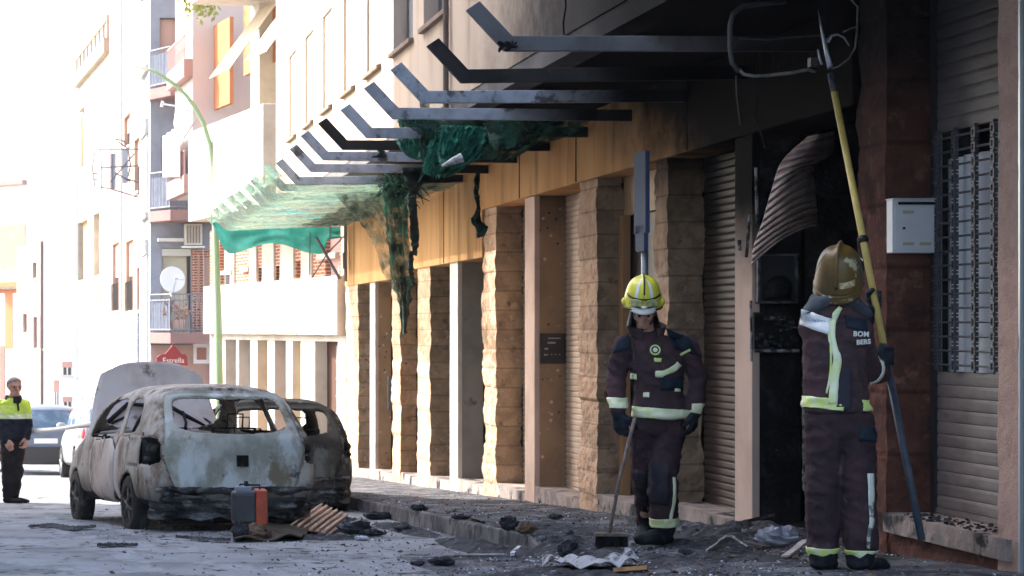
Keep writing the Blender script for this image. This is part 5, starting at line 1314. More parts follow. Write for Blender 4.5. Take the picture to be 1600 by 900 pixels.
def band(me, co, no, th, region, name, mat, parent, off=.006):
    """the strip of a garment between two parallel planes, lifted off as a reflective tape"""
    bm = bmesh.new(); bm.from_mesh(me); co, no = Vector(co), Vector(no).normalized()
    for s in (0, th): bmesh.ops.bisect_plane(bm, geom=bm.verts[:]+bm.edges[:]+bm.faces[:], plane_co=co+no*s, plane_no=no)
    bm.normal_update(); bm.verts.index_update(); mb = MB(); idx = {}; co = Vector(co); co.x = sum(v.co.x for v in bm.verts)/len(bm.verts) if 0 else co.x
    for f in bm.faces:
        c = f.calc_center_median(); d = (c-co).dot(no)
        if 0 < d < th and region(c):
            g = []
            for v in f.verts:
                k = v.index
                if k not in idx: idx[k] = len(mb.v); mb.v.append(tuple(v.co+v.normal*off))
                g.append(idx[k])
            mb.f.append(tuple(g))
    bm.free()
    if mb.f: return mb.build(name, mat, parent, smooth=True, solid=.003)
def project(bv, px, py, Y, off=.006, back=1.2):
    """a point of the garment seen at a photo position: along the true ray from the camera"""
    d = P(px, py, Y).normalized(); hit = bv.ray_cast(d*(Y-back), d)
    return hit
def patch(bvs, quad, name, mat, parent, Y, off=.006, nu=8, nv=4):
    """a cloth patch laid on the garment between four outline points"""
    mb = MB(); pts = []
    for i in range(nu+1):
        for j in range(nv+1):
            u, v = i/nu, j/nv
            a = Vector(quad[0]).lerp(Vector(quad[1]), u); b = Vector(quad[3]).lerp(Vector(quad[2]), u); c = a.lerp(b, v)
            best = None
            for bv in bvs:
                h = project(bv, c[0], c[1], Y)
                if h[0] is not None and (best is None or h[3] < best[3]): best = h
            pts.append(best)
    known = [p for p in pts if p is not None]
    if not known: return None
    med = sorted(p[0].y for p in known)[len(known)//2]
    k = 0
    for i in range(nu+1):
        for j in range(nv+1):
            u, v = i/nu, j/nv; h = pts[k]; k += 1
            if h is not None: mb.v.append(tuple(h[0]+h[1]*off if h[1].dot(Vector((0, -1, 0))) > 0 else h[0]-h[1]*off))
            else:
                a = Vector(quad[0]).lerp(Vector(quad[1]), u); b = Vector(quad[3]).lerp(Vector(quad[2]), u); c = a.lerp(b, v); mb.v.append(tuple(P(c[0], c[1], med)))
    for i in range(nu):
        for j in range(nv): a = i*(nv+1)+j; mb.f.append((a, a+1, a+nv+2, a+nv+1))
    return mb.build(name, mat, parent, smooth=True, solid=.004)
def ribbon(bvs, line, wpx, name, mat, parent, Y, off=.006):
    """a tape following a line of photo positions on the garment"""
    n = len(line); o = []
    L, Rr = [], []
    for i, p in enumerate(line):
        a = Vector(line[max(i-1, 0)]); b = Vector(line[min(i+1, n-1)]); t = (b-a).normalized(); q = Vector((-t.y, t.x)); w = wpx[i] if isinstance(wpx, (list, tuple)) else wpx
        L.append(Vector(p)-q*w/2); Rr.append(Vector(p)+q*w/2)
    mb = MB(); m = 4; rows = []
    for i in range((n-1)*m+1):
        t = i/((n-1)*m); l = curve([tuple(x) for x in L], t); r = curve([tuple(x) for x in Rr], t); row = []
        for s in (0, .33, .67, 1):
            c = (l[0]*(1-s)+r[0]*s, l[1]*(1-s)+r[1]*s); best = None
            for bv in bvs:
                h = project(bv, c[0], c[1], Y)
                if h[0] is not None and (best is None or h[3] < best[3]): best = h
            row.append(tuple(best[0]+(best[1]*off if best[1].y < 0 else -best[1]*off)) if best else None)
        rows.append(row)
    last = None
    for r in rows:
        for j, v in enumerate(r):
            if v is None: r[j] = next((x for x in r if x is not None), last)
        last = next((x for x in r if x is not None), last)
    rows = [[x if x is not None else last for x in r] for r in rows]
    for r in rows: mb.v += r
    for i in range(len(rows)-1):
        for j in range(3): a = i*4+j; mb.f.append((a, a+1, a+5, a+4))
    return mb.build(name, mat, parent, smooth=True, solid=.004)
def hand_chains(w, d, side, curl=.6, s=1.0, palm_n=None, glove=0):
    """chains for a hand: wrist w, fingers along d, thumb towards side; fingers curl towards palm_n"""
    w, d, side = Vector(w), Vector(d).normalized(), Vector(side).normalized(); side = (side-d*side.dot(d)).normalized()
    pn = Vector(palm_n).normalized() if palm_n else d.cross(side); pn = (pn-d*pn.dot(d)).normalized()
    g = 1+glove; ch = []
    pc = w+d*.045*s
    for k in range(4):
        o = side*(.030-.020*k)*s; ch.append([(w+d*.01*s+o*.6, .016*s*g), (w+d*.085*s+o, .0135*s*g)])
    for k, (L, rr) in enumerate(((.078, .0098), (.086, .0100), (.080, .0096), (.062, .0086))):
        base = w+d*.088*s+side*(.033-.0225*k)*s; p = base; pts = [(p, rr*s*g)]; ang = 0
        for seg, f in enumerate((.42, .32, .26)):
            ang += curl*(.75 if seg == 0 else .9); q = p+(d*math.cos(ang)+pn*math.sin(ang))*L*f*s; pts.append((q, (rr-.0008*(seg+1))*s*g)); p = q
        ch.append(pts)
    t0 = w+d*.025*s+side*.028*s; t1 = t0+(side*.7+d*.75).normalized()*.038*s+pn*.01*s; t2 = t1+(side*.15+d*1+pn*.5).normalized()*.032*s; t3 = t2+(d+pn*.8-side*.2).normalized()*.024*s
    ch.append([(t0, .015*s*g), (t1, .0125*s*g), (t2, .011*s*g), (t3, .0095*s*g)])
    return ch
def hexdim(c): return c
m_skin = M('skin', (.55, .31, .23), .55, (.40, .20, .14), 20, obj=True)
m_turn = M('turnout_maroon', (.080, .043, .048), .85, (.05, .032, .037), 5, .4, .6, obj=True, bump=.006, bscale=22, extra=[((.12, .09, .092), 9, .60, .74, (1, 1, 1))])
m_turn2 = M('turnout_trouser', (.050, .029, .034), .88, (.034, .022, .027), 5, .4, .6, obj=True, bump=.006, bscale=22, extra=[((.11, .085, .09), 8, .60, .74, (1, 1, 1))])
m_navy = M('navy_yoke', (.014, .021, .032), .8, (.022, .03, .044), 9, obj=True, bump=.002, bscale=50)
m_glove = M('black_glove', (.015, .018, .026), .7, (.03, .034, .045), 14, obj=True, bump=.002, bscale=60)
m_boot = M('black_boot', (.012, .013, .017), .8, (.03, .03, .034), 12, .5, .65, obj=True, bump=.002, bscale=50)
m_refl = M('reflective_tape', (.82, .86, .60), .35, (.66, .74, .34), 12, obj=True)
m_refy = M('yellow_tape', (.66, .78, .22), .5, (.80, .82, .60), 9, .45, .6, obj=True)
m_hely = M('helmet_yellow', (.74, .68, .06), .35, (.66, .60, .08), 5, obj=True)
m_helw = M('helmet_white', (.80, .80, .76), .35, obj=True)
m_helb = M('helmet_smoked', (.115, .066, .013), .45, (.065, .042, .013), 5, .42, .62, obj=True, extra=[((.40, .36, .24), 8, .58, .68, (1, 1, 1)), ((.07, .05, .02), 4, .60, .72, (1, 1, 1))])
m_blk = M('matt_black', (.012, .012, .013), .6)
def face_chains(hc, f, up, s=1.0, full=True):
    """head with brow, nose, lips, chin, ears; hc head centre, f facing direction, up crown direction"""
    hc, f, up = Vector(hc), Vector(f).normalized(), Vector(up).normalized(); up = (up-f*up.dot(f)).normalized(); rt = f.cross(up)
    at = lambda a, b, c: hc+(rt*a+f*b+up*c)*s
    ch = [[(at(0, -.012, .02), .088*s)], [(at(0, -.012, .035), .084*s), (at(0, .01, .0), .074*s)], [(at(0, .022, -.03), .060*s), (at(0, .038, -.075), .040*s)], [(at(-.022, .05, -.085), .026*s), (at(.022, .05, -.085), .026*s)],
          [(at(-.04, .07, .022), .014*s), (at(.04, .07, .022), .014*s)], [(at(0, .082, .01), .009*s), (at(0, .103, -.028), .0125*s)], [(at(-.012, .094, -.032), .008*s), (at(.012, .094, -.032), .008*s)],
          [(at(-.02, .079, -.056), .0075*s), (at(0, .086, -.054), .008*s), (at(.02, .079, -.056), .0075*s)], [(at(-.016, .078, -.068), .0085*s), (at(.016, .078, -.068), .0085*s)],
          [(at(-.042, .055, -.02), .024*s)], [(at(.042, .055, -.02), .024*s)],
          [(at(-.080, -.005, .012), .012*s), (at(-.079, -.002, -.022), .009*s)], [(at(.080, -.005, .012), .012*s), (at(.079, -.002, -.022), .009*s)]]
    return ch, at

# ---------------------------------------------------------------- left firefighter, facing the camera, head bowed
YL = 14.5
def l(px, py, dy=0): return P(px, py, YL+dy)
FL = thing('person', l(1030, 852), 'firefighter in yellow and white helmet walking with a broom, head bowed', 'person')
fdir = Vector((-.20, -.88, -.40)); updir = Vector((-.08, -.40, .9))
hc = l(1005, 487, -.05)
fch, at = face_chains(hc, fdir, updir, .98)
lsh, lel, lwr = l(1071, 541, .02), l(1091, 596, .05), l(1085, 640, -.05)
rsh, rel, rwr = l(976, 541, .02), l(962, 596, .06), l(966, 642, -.02)
lhip, lkn, lank = l(1047, 668, .0), l(1037, 742, -.10), l(1037, 822, .0)
rhip, rkn, rank = l(1008, 668, .02), l(1006, 738, .10), l(1010, 812, .52)
body = fch+[[(l(1008, 508, .02), .058), (l(1012, 532, .04), .056)], [(l(1024, 550), (.13, .08, .05)), (l(1026, 600), (.13, .09, .08)), (l(1028, 665), (.13, .10, .07))],
        [(lsh, .055), (lel, .045), (lwr, .032)], [(rsh, .055), (rel, .045), (rwr, .032)],
        [(lhip, .08), (lkn, .058), (lank, .042), (l(1030, 842, -.03), .014)], [(rhip, .08), (rkn, .058), (rank, .042), (l(1008, 836, .50), .014)]]
bo, _ = sculpt('body', body, m_skin, FL, .009, 2)
jk = [[(l(1012, 524, .03), (.085, .085, .04)), (l(1018, 532, .03), (.14, .10, .045)), (l(1022, 538, .02), (.17, .115, .045))], [(l(1024, 545, .02), (.185, .125, .07)), (l(1028, 575, .0), (.180, .135, .07)), (l(1029, 615, .0), (.162, .13, .07)), (l(1031, 640, .0), (.190, .152, .05)), (l(1032, 650, .0), (.198, .158, .025))],
      [(lsh, .082), (lel+Vector((0, 0, .03)), .070), (lwr+Vector((0, 0, .02)), .060)], [(rsh, .082), (rel+Vector((0, 0, .03)), .068), (rwr+Vector((0, 0, .02)), .058)]]
jme = sculpt('jacket', jk, None, FL, .012, 3, fold=.013, fseed=2, fscale=13, keep=True)
def zpx(py, Y=YL): return (515-py)*Y/F
tz = Vector((0, 0, 1)); xL = lambda px: P(px, 0, YL).x
band(jme, (l(1030, 0).x, YL, zpx(653)), (.07, 0, 1), .068, lambda c: xL(978) < c.x < xL(1076), 'reflective_band', m_refl, FL)
band(jme, (0, YL, zpx(646)+.0), (0, 0, 1), .07, lambda c: c.x > xL(1074), 'cuff_band', m_refl, FL)
band(jme, (0, YL, zpx(637)), (0, 0, 1), .07, lambda c: c.x < xL(983), 'cuff_band', m_refl, FL)
jo, jbv = finish(jme, 'jacket', m_turn, FL)
tr = [[(l(1029, 655, .0), (.165, .125, .06)), (l(1028, 675, 0), (.16, .12, .05))], [(lhip, (.112, .12, .10)), (lkn+Vector((0, 0, .05)), .100), (lkn-Vector((0, 0, .08)), .098), (lank+Vector((0, -.02, .04)), .092)],
      [(rhip, (.105, .11, .10)), (rkn, .090), (rank+Vector((0, 0, .06)), .072), (rank-Vector((0, 0, .02)), .074)]]
tme = sculpt('trousers', tr, None, FL, .012, 3, fold=.014, fseed=7, fscale=13, keep=True)
band(tme, (l(1037, 0).x, YL, zpx(822)), (-.05, 0, 1), .06, lambda c: c.y < YL+.2, 'ankle_band', m_refl, FL)
to, tbv = finish(tme, 'trousers', m_turn2, FL)
bt = [[(l(1039, 836, .0), (.055, .06, .05)), (l(1040, 826, .0), (.068, .075, .04))], [(l(1040, 841, .04), (.055, .055, .048)), (l(1022, 839, -.05), (.060, .056, .055)), (l(1003, 842, -.10), (.056, .050, .042))]]
o1, _ = sculpt('boot', bt, m_boot, FL, .010, 2, fold=.006)
MB().prism([(-.13, -.045), (.05, -.055), (.13, -.04), (.13, .04), (.05, .055), (-.13, .05)], 2, 0, .022)
bt = [[(rank+Vector((0, -.12, .20)), (.082, .085, .06)), (rank+Vector((0, -.03, .07)), (.078, .08, .06))], [(rank+Vector((0, -.02, .07)), (.07, .07, .05)), (rank+Vector((0, -.02, .02)), (.07, .075, .06)), (rank-Vector((0, 0, .05)), (.062, .07, .05)), (l(1003, 838, .42), (.052, .08, .034))]]
sculpt('boot', bt, m_boot, FL, .010, 2)
gl, _ = sculpt('glove', [[(lwr+Vector((0, 0, .02)), .056), (lwr-Vector((0, 0, .02)), .048)]]+hand_chains(lwr-Vector((0, 0, .01)), (-.10, -.15, -1), (-.5, -.8, 0), .5, 1.12, (-1, .3, 0), .35), m_glove, FL, .006, 1)
gr, _ = sculpt('glove', [[(rwr+Vector((0, 0, .02)), .054), (rwr-Vector((0, 0, .02)), .046)]]+hand_chains(rwr-Vector((0, 0, .01)), (.16, -.05, -1), (.6, -.7, 0), .55, 1.2, (1, .4, 0), .4), m_glove, FL, .006, 1)
# collar, yoke, patches
mb = MB()
def collar(u, v):
    a = math.pi*(.5+.14)+u*math.pi*(2-.28); r = .088+.026*v; c = l(1008, 524, .035)
    return (c.x+math.cos(a)*r*1.05, c.y+math.sin(a)*r*-.9, c.z-.035+.085*v+.035*math.sin(a)*-1*(.3)+.012*nz(u*5, v, 1))
mb.grid(30, 4, lambda u, v: (lambda a, r, c: (c.x+math.sin(a)*r*1.05, c.y-math.cos(a)*r*.95, c.z-.03+.095*v-.035*math.cos(a)))((.42+u*(2*math.pi-.84)), .094+.03*v, l(1010, 522, .03)))
mb.build('collar', m_turn, FL, smooth=True, solid=.012)
for q in (((1040, 512), (1076, 528), (1092, 556), (1052, 545)), ((983, 520), (965, 535), (958, 552), (985, 545))): patch([jbv], q, 'shoulder_yoke', m_navy, FL, YL, .006, 10, 6)
patch([jbv], ((1030, 590), (1066, 588), (1066, 610), (1032, 610)), 'side_panel', m_navy, FL, YL, .005, 8, 4)
ribbon([jbv], [(1024, 584), (1034, 584), (1044, 580), (1054, 575), (1060, 568)], 9, 'reflective_band', m_refl, FL, YL, .010)
patch([jbv], ((985, 583), (996, 584), (996, 593), (984, 592)), 'reflective_patch', m_refl, FL, YL, .009); patch([jbv], ((1006, 613), (1015, 613), (1015, 621), (1006, 621)), 'reflective_patch', m_refl, FL, YL, .009)
patch([jbv], ((1053, 607), (1061, 608), (1061, 613), (1053, 612)), 'reflective_patch', m_refl, FL, YL, .012)
ribbon([jbv], [(1062, 555), (1070, 550), (1078, 546)], 4, 'sleeve_stripe', m_refy, FL, YL, .009)
h = project(jbv, 1023, 547, YL)
if h[0] is not None:
    n = h[1] if h[1].y < 0 else -h[1]; q = n.to_track_quat('Z', 'Y').to_matrix().to_4x4(); c = h[0]+n*.012
    for r0, r1, mt_, zz in ((.042, .036, m_blk, .0), (.036, .026, m_refy, .004), (.026, 0, m_blk, .002), (.016, 0, m_helw, .006)):
        mb = MB(); mb.grid(24, 1, lambda u, v: Matrix.Translation(c) @ q @ Vector(((r0*(1-v)+r1*v)*math.cos(u*2*math.pi), (r0*(1-v)+r1*v)*math.sin(u*2*math.pi), zz))); mb.build('round_emblem', mt_, FL, solid=.003)
patch([jbv], ((1022, 559), (1033, 560), (1033, 566), (1022, 565)), 'name_tag', m_refy, FL, YL, .010)
MB().tube([l(992, 548, -.145), l(992, 566, -.150)], .012, 8).tube([l(990, 538, -.13), l(992, 548, -.14)], .006, 6).build('radio', m_blk, FL)
ribbon([tbv], [(1052, 745), (1053, 765), (1052, 785), (1048, 805), (1047, 816)], 4.5, 'leg_stripe', m_refl, FL, YL, .008)
patch([tbv], ((1014, 722), (1047, 724), (1045, 790), (1008, 785)), 'knee_panel', M('knee_charcoal', (.022, .022, .030), .8, (.05, .045, .05), 8, obj=True), FL, YL, .007, 8, 12)
patch([tbv], ((994, 735), (1009, 735), (1012, 800), (1003, 798)), 'knee_panel', M('knee_charcoal', (.022, .022, .03), .8), FL, YL, .007, 6, 10)
# helmet
def helmet(parent, c, f, up, s, mshell, style):
    c, f, up = Vector(c), Vector(f).normalized(), Vector(up).normalized(); up = (up-f*up.dot(f)).normalized(); rt = f.cross(up)
    W = lambda a, b, d: c+(rt*a+f*b+up*d)*s
    mb = MB()
    def shell(u, v):
        az = u*2*math.pi; x = math.sin(az); y = math.cos(az)            # y forward
        low = -.035-.055*max(0, -y)**1.2-.015*abs(x)+.02*max(0, y); el = v*math.pi/2
        r = math.cos(el)**.58; zz = low+(.145-low)*math.sin(el)**.95
        ridge = .012*math.exp(-(x*r*.115/.016)**2)*(math.sin(el) > .05)
        fl = 1+.05*(1-v)**6
        return W(x*.118*r*fl, y*.145*r*fl-.008, zz+ridge*math.sin(el))
    mb.grid(56, 18, shell); o = mb.build('helmet', mshell, parent, smooth=True, solid=.004)
    mb = MB(); mb.tube([shell(i/48, .0)-up*.0 for i in range(49)], .0065*s, 6, cap=False); mb.build('rim', m_blk if style == 'y' else mshell, o)
    return o, W, shell
ho, W, shell = helmet(FL, hc+updir.normalized()*.058+Vector((0, .01, .034)), fdir, updir, 1.04, m_hely, 'y')
mb = MB(); mb.tube([shell(0, .35+.65*i/14)+Vector((0, -.002, .003)) for i in range(15)]+[shell(.5, 1-.7*i/14)+Vector((0, .002, .003)) for i in range(1, 15)], .0055, 6); mb.build('crest_line', m_blk, ho, smooth=True)
for s in (-1, 1):
    mb = MB(); mb.grid(5, 14, lambda u, v: shell((s*(.055+.035*u)) % 1.0, .30+.62*v)+(shell((s*.07) % 1.0, .30+.62*v)-(hc+updir.normalized()*.03)).normalized()*.005); mb.build('white_stripe', m_helw, ho, smooth=True)
    MB().ball(W(s*.117, .02, -.01), (.022, .03, .03), 12, 8).build('side_boss', m_hely, ho, smooth=True)
mb = MB(); mb.grid(30, 3, lambda u, v: W(.105*math.sin((u-.5)*2.4), .150*math.cos((u-.5)*2.4)-.005+.030*v*math.cos((u-.5)*2.4), .002-.040*v)); mb.build('front_brim', m_helw, ho, smooth=True, solid=.005)
for s in (-1, 1):
    mb = MB(); mb.grid(12, 6, lambda u, v: W(s*(.012+.075*u), .157*math.cos((.1+.62*u))+.006, .010+.052*v-.012*(u-.4)**2*4)); mb.build('goggle_lens', M('goggle_lens', (.35, .36, .16), .12, (.6, .62, .3), 30, spec=.9), ho, smooth=True, solid=.004)
mb = MB(); mb.tube([W(.108*math.sin((u/20-.5)*2.5), .156*math.cos((u/20-.5)*2.5)+.004, .062-.004*abs(u/10-1)) for u in range(21)], .006, 6).tube([W(.100*math.sin((u/20-.5)*2.3), .158*math.cos((u/20-.5)*2.3)+.010, .006) for u in range(21)], .005, 6); mb.build('goggle_strap', m_blk, ho, smooth=True)
MB().box(0, 0, 0, 0, 0, 0)
mb = MB().ball(W(0, .170, .012), (.022, .01, .012), 10, 6); mb.build('front_badge', m_helw, ho, smooth=True)
mb = MB(); mb.grid(16, 6, lambda u, v: (lambda a, r: hc+Vector((math.sin(a)*r, -math.cos(a)*-.0+math.cos(a)*r, .02-.13*v)))(math.pi*(-.62+1.24*u), .082+.03*v)); mb.build('neck_flap', m_blk, FL, smooth=True, solid=.006)
# chin strap
MB().tube([at(-.082, .0, .02), at(-.066, .04, -.06), at(0, .055, -.112), at(.066, .04, -.06), at(.082, 0, .02)], .005, 6).build('chin_strap', m_blk, FL)
for s in (-1, 1): MB().ball(at(s*.031, .083, .004), .010, 10, 8).build('eye', M('eye_dark', (.05, .03, .025), .3), FL, smooth=True)
# broom
hb = l(952, 812, -.12); ht = l(992, 652, -.16)
bz = zpav(14.38)
br = thing('broom', Vector((hb.x, hb.y, bz)), 'old push broom with black bristles held beside the bowed firefighter', 'broom')
MB().tube([Vector((hb.x, hb.y, bz+.09)), l(968, 748, -.13), ht], .0125, 8).build('handle', M('broom_wood', (.24, .19, .16), .7, (.14, .11, .1), 20), br, smooth=True)
c = Vector((hb.x-.0, hb.y, bz)); dd = Vector((1, -.14, 0)).normalized(); ee = Vector((.14, 1, 0)).normalized()
bxp = lambda a0, a1, b0, b1, z0, z1, sh=0: [c+dd*(a0+.0)+ee*b0+Vector((0, 0, z0)), c+dd*a1+ee*b0+Vector((0, 0, z0)), c+dd*a1+ee*b1+Vector((0, 0, z0)), c+dd*a0+ee*b1+Vector((0, 0, z0)), c+dd*(a0-sh)+ee*b0+Vector((0, 0, z1)), c+dd*(a1-sh)+ee*b0+Vector((0, 0, z1)), c+dd*(a1-sh)+ee*b1+Vector((0, 0, z1)), c+dd*(a0-sh)+ee*b1+Vector((0, 0, z1))]
MB().hexa(bxp(-.095, .125, -.03, .03, .07, .095)).build('broom_head', M('broom_head_wood', (.20, .15, .12), .8, (.1, .08, .07), 15), br, bevel=.006)
mb = MB()
for i in range(160):
    a = rnd(-.09, .12); b = rnd(-.025, .025); p = c+dd*a+ee*b; mb.tube([p+Vector((0, 0, .07)), p+dd*rnd(-.012, .012)+ee*rnd(-.03, .03)+Vector((0, 0, .0))], .0045, 4, cap=False)
mb.build('bristles', M('bristle_black', (.012, .011, .011), .8), br)

# ---------------------------------------------------------------- right firefighter, back to the camera, looking up
YR = 12.0
def r(px, py, dy=0): return P(px, py, YR+dy)
FR = thing('person', r(1318, 890), 'firefighter seen from behind in smoke stained helmet, raising a long pole', 'person')
f2 = Vector((.42, .82, .30)); u2 = Vector((-.10, -.30, .92)); hc2 = r(1311, 432, .02)
fch, at2 = face_chains(hc2, f2, u2, 1.0)
Rsh, Rel, Rwr = r(1338, 515, .0), r(1350, 575, .14), r(1374, 584, .36)
Lsh, Lel, Lwr = r(1272, 510, .06), r(1290, 560, .34), r(1345, 520, .55)
a_l, a_r = r(1289, 872, .02), r(1345, 872, -.05)
body = fch+[[(r(1309, 470, .02), .065), (r(1306, 500, .02), .068)], [(r(1306, 520, .03), (.15, .09, .06)), (r(1308, 600, .03), (.13, .09, .08)), (r(1310, 665, .03), (.14, .10, .07))],
      [(Rsh, .055), (Rel, .045), (Rwr, .032)], [(Lsh, .055), (Lel, .045), (Lwr, .032)],
      [(r(1285, 670, .03), .085), (r(1287, 765, .02), .06), (a_l, .045)], [(r(1335, 670, .03), .085), (r(1341, 765, -.02), .06), (a_r, .045)]]
sculpt('body', body, m_skin, FR, .010, 2)
jk = [[(r(1300, 478, .03), (.11, .10, .04)), (r(1302, 492, .03), (.15, .12, .05))], [(r(1306, 515, .03), (.185, .135, .07)), (r(1306, 560, .03), (.182, .145, .08)), (r(1306, 610, .03), (.178, .140, .08)), (r(1308, 640, .03), (.195, .15, .04))],
      [(Rsh, .092), (Rel, .080), (Rwr, .060)], [(Lsh, .088), (Lel, .08), (Lwr, .062)]]
jme = sculpt('jacket', jk, None, FR, .012, 3, fold=.014, fseed=12, fscale=13, keep=True)
band(jme, (r(1300, 0).x, YR, zpx(640, YR)), (.10, 0, 1), .062, lambda c: c.x < P(1306, 0, YR).x or c.y > YR+.06, 'hem_band', m_refy, FR)
band(jme, (0, YR, zpx(641, YR)), (0, 0, 1), .060, lambda c: c.x > P(1338, 0, YR).x and c.y < YR+.3, 'hem_band', m_refy, FR)
jo, jbv2 = finish(jme, 'jacket', m_turn, FR)
mbk = [(r(1300, 470), 0)]
sculpt('raised_collar', [[(r(1268, 484, .05), (.035, .10, .035)), (r(1284, 468, .03), (.06, .12, .04)), (r(1304, 466, .02), (.085, .12, .05)), (r(1326, 474, .04), (.07, .11, .05)), (r(1348, 490, .07), (.045, .09, .04))]], M('collar_slate', (.075, .085, .105), .8, (.05, .06, .075), 8, obj=True), FR, .010, 2, fold=.012, fseed=4)
tr = [[(r(1311, 650, .03), (.20, .145, .05)), (r(1311, 675, .03), (.195, .14, .06))], [(r(1288, 680, .03), (.11, .13, .10)), (r(1285, 765, .02), (.092, .105, .1)), (r(1285, 852, .04), (.086, .095, .09))], [(r(1336, 680, .02), (.11, .13, .10)), (r(1341, 765, -.04), (.100, .11, .1)), (r(1345, 850, -.08), (.094, .10, .09))]]
tme = sculpt('trousers', tr, None, FR, .012, 3, fold=.014, fseed=17, fscale=12, keep=True)
band(tme, (0, YR, zpx(871, YR)), (0, 0, 1), .055, lambda c: True, 'ankle_band', m_refy, FR)
to, tbv2 = finish(tme, 'trousers', m_turn2, FR)
for (ax, dy, tx, name) in ((1286, .04, 1296, ''), (1344, -.08, 1374, '')):
    sculpt('boot', [[(r(ax, 862, dy), (.085, .085, .05)), (r(ax, 878, dy), (.075, .08, .045))], [(r(ax-6, 881, dy-.02), (.055, .06, .035)), (r(tx, 880, dy+.11), (.050, .05, .036)), (r(tx+6 if tx > 1350 else tx, 884, dy+.15), (.042, .045, .026))]], m_boot, FR, .010, 2)
# back: white patch, vertical tape, lettering
patch([jbv2], ((1252, 483), (1299, 497), (1297, 524), (1252, 508)), 'white_back_patch', m_helw, FR, YR, .010, 10, 5)
ribbon([jbv2], [(1312, 481), (1303, 496), (1300, 520), (1304, 545), (1308, 562), (1304, 585), (1303, 605), (1301, 632)], [7, 9, 9, 10, 13, 14, 13, 13], 'back_tape', m_refl, FR, YR, .010)
ribbon([jbv2], [(1298, 497), (1295, 520), (1298, 545), (1297, 585), (1292, 615)], 3.0, 'back_tape_edge', m_refy, FR, YR, .009)
patch([jbv2], ((1318, 492), (1352, 500), (1356, 520), (1322, 512)), 'shoulder_yoke', m_navy, FR, YR, .007, 8, 4)
def cloth_text(txt, px, py, size, mat, par, bv, Y, tilt=0, name='lettering', bold=.0012):
    h = project(bv, px, py, Y)
    if h[0] is None: return
    n = h[1] if h[1].y < 0 else -h[1]; n = (n+Vector((0, -1.4, 0))).normalized()
    zaxis = n; xaxis = Vector((0, 0, 1)).cross(zaxis).normalized(); yaxis = zaxis.cross(xaxis)
    m4 = Matrix((( xaxis.x, yaxis.x, zaxis.x, 0), (xaxis.y, yaxis.y, zaxis.y, 0), (xaxis.z, yaxis.z, zaxis.z, 0), (0, 0, 0, 1)))
    c = h[0]+n*.022
    text_mesh(txt, size, mat, name, par, Matrix.Translation(c) @ m4 @ Matrix.Rotation(R(tilt), 4, 'Z'), .002, bold, 1.1)
cloth_text('BOM', 1343, 522, .040, m_helw, FR, jbv2, YR, -2); cloth_text('BERS', 1346, 534, .038, m_helw, FR, jbv2, YR, 4)
cloth_text('BOMBERS', 1277, 502, .030, M('faded_blue_letter', (.35, .38, .55), .7), FR, jbv2, YR, -14, bold=.0005)
# cuff and glove round the pole
ribbon([jbv2], [(1371, 556), (1377, 568), (1377, 582), (1370, 593), (1358, 599)], 4, 'cuff_tape', m_helw, FR, YR, .010)
polea, poleb = P(1278, 15, 13.35), P(1440, 843, 11.95)
def polept(py):
    t = (py-15)/(843-15); return P(1278+(1440-1278)*t if True else 0, py, 13.35+(11.95-13.35)*t)
PT = [(1278, 15), (1300, 125), (1338, 300), (1380, 552), (1392, 610), (1440, 843)]
def pol(px, py): 
    t = (py-15)/828; z = P(px, py, 13.35-1.4*t); return z
A_, B_ = P(1300, 125, 13.2), P(1440, 843, 11.95)
onp = lambda t: A_.lerp(B_, t)
grip = onp(.625)
gd = (B_-A_).normalized()
sculpt('glove', [[(Rwr, .055), (Rwr.lerp(grip, .35), .046)], [(grip+Vector((-.035, -.01, .02)), .042), (grip+Vector((-.012, -.03, -.01)), .040)]]+
       [[(grip+Vector((-.02, -.035, .045-.027*k)), .016), (grip+Vector((.022, -.030, .043-.027*k)), .0155), (grip+Vector((.037, .004, .040-.027*k)), .0145), (grip+Vector((.018, .030, .037-.027*k)), .013)] for k in range(4)]+
       [[(grip+Vector((-.03, .0, .05)), .018), (grip+Vector((-.012, .028, .065)), .016), (grip+Vector((.012, .030, .05)), .014)]], m_glove, FR, .006, 1)
grip2 = onp(.50)
sculpt('glove', [[(Lwr, .052), (Lwr.lerp(grip2, .6), .045)]]+[[(grip2+Vector((-.03, .02, .04-.026*k)), .016), (grip2+Vector((.0, .038, .038-.026*k)), .0155), (grip2+Vector((.03, .015, .036-.026*k)), .0145), (grip2+Vector((.022, -.02, .034-.026*k)), .013)] for k in range(4)]+[[(grip2+Vector((-.035, 0, .03)), .018), (grip2+Vector((-.022, -.025, .05)), .015)]], m_glove, FR, .007, 1)
ho, W, shell = helmet(FR, hc2+u2.normalized()*.022+Vector((0, 0, .0)), f2, u2, 1.06, m_helb, 'b')
mb = MB(); mb.tube([shell(.5, .10+.88*i/16)+Vector((0, -.003, .002)) for i in range(17)]+[shell(0, 1-.5*i/10)+Vector((0, 0, .003)) for i in range(11)], [.010]*28, 8); mb.build('crest', m_helb, ho, smooth=True)
for s in (-1, 1): mb = MB(); mb.tube([shell((s*(.26-.0)) % 1., .12)]+[shell((s*(.28+.012*i)) % 1., .15+.08*i) for i in range(8)], .004, 6); mb.build('shell_seam', M('seam_dark', (.06, .045, .02), .6), ho, smooth=True)
mb = MB(); lab0 = .41; mb.grid(10, 3, lambda u, v: shell(.475-.115*u, .12+.09*v)+(shell(.43, .15)-hc2).normalized()*.004); lo_ = mb.build('name_label', M('faded_label', (.55, .47, .28), .6, (.35, .25, .12), 40, .45, .55), ho, smooth=True)
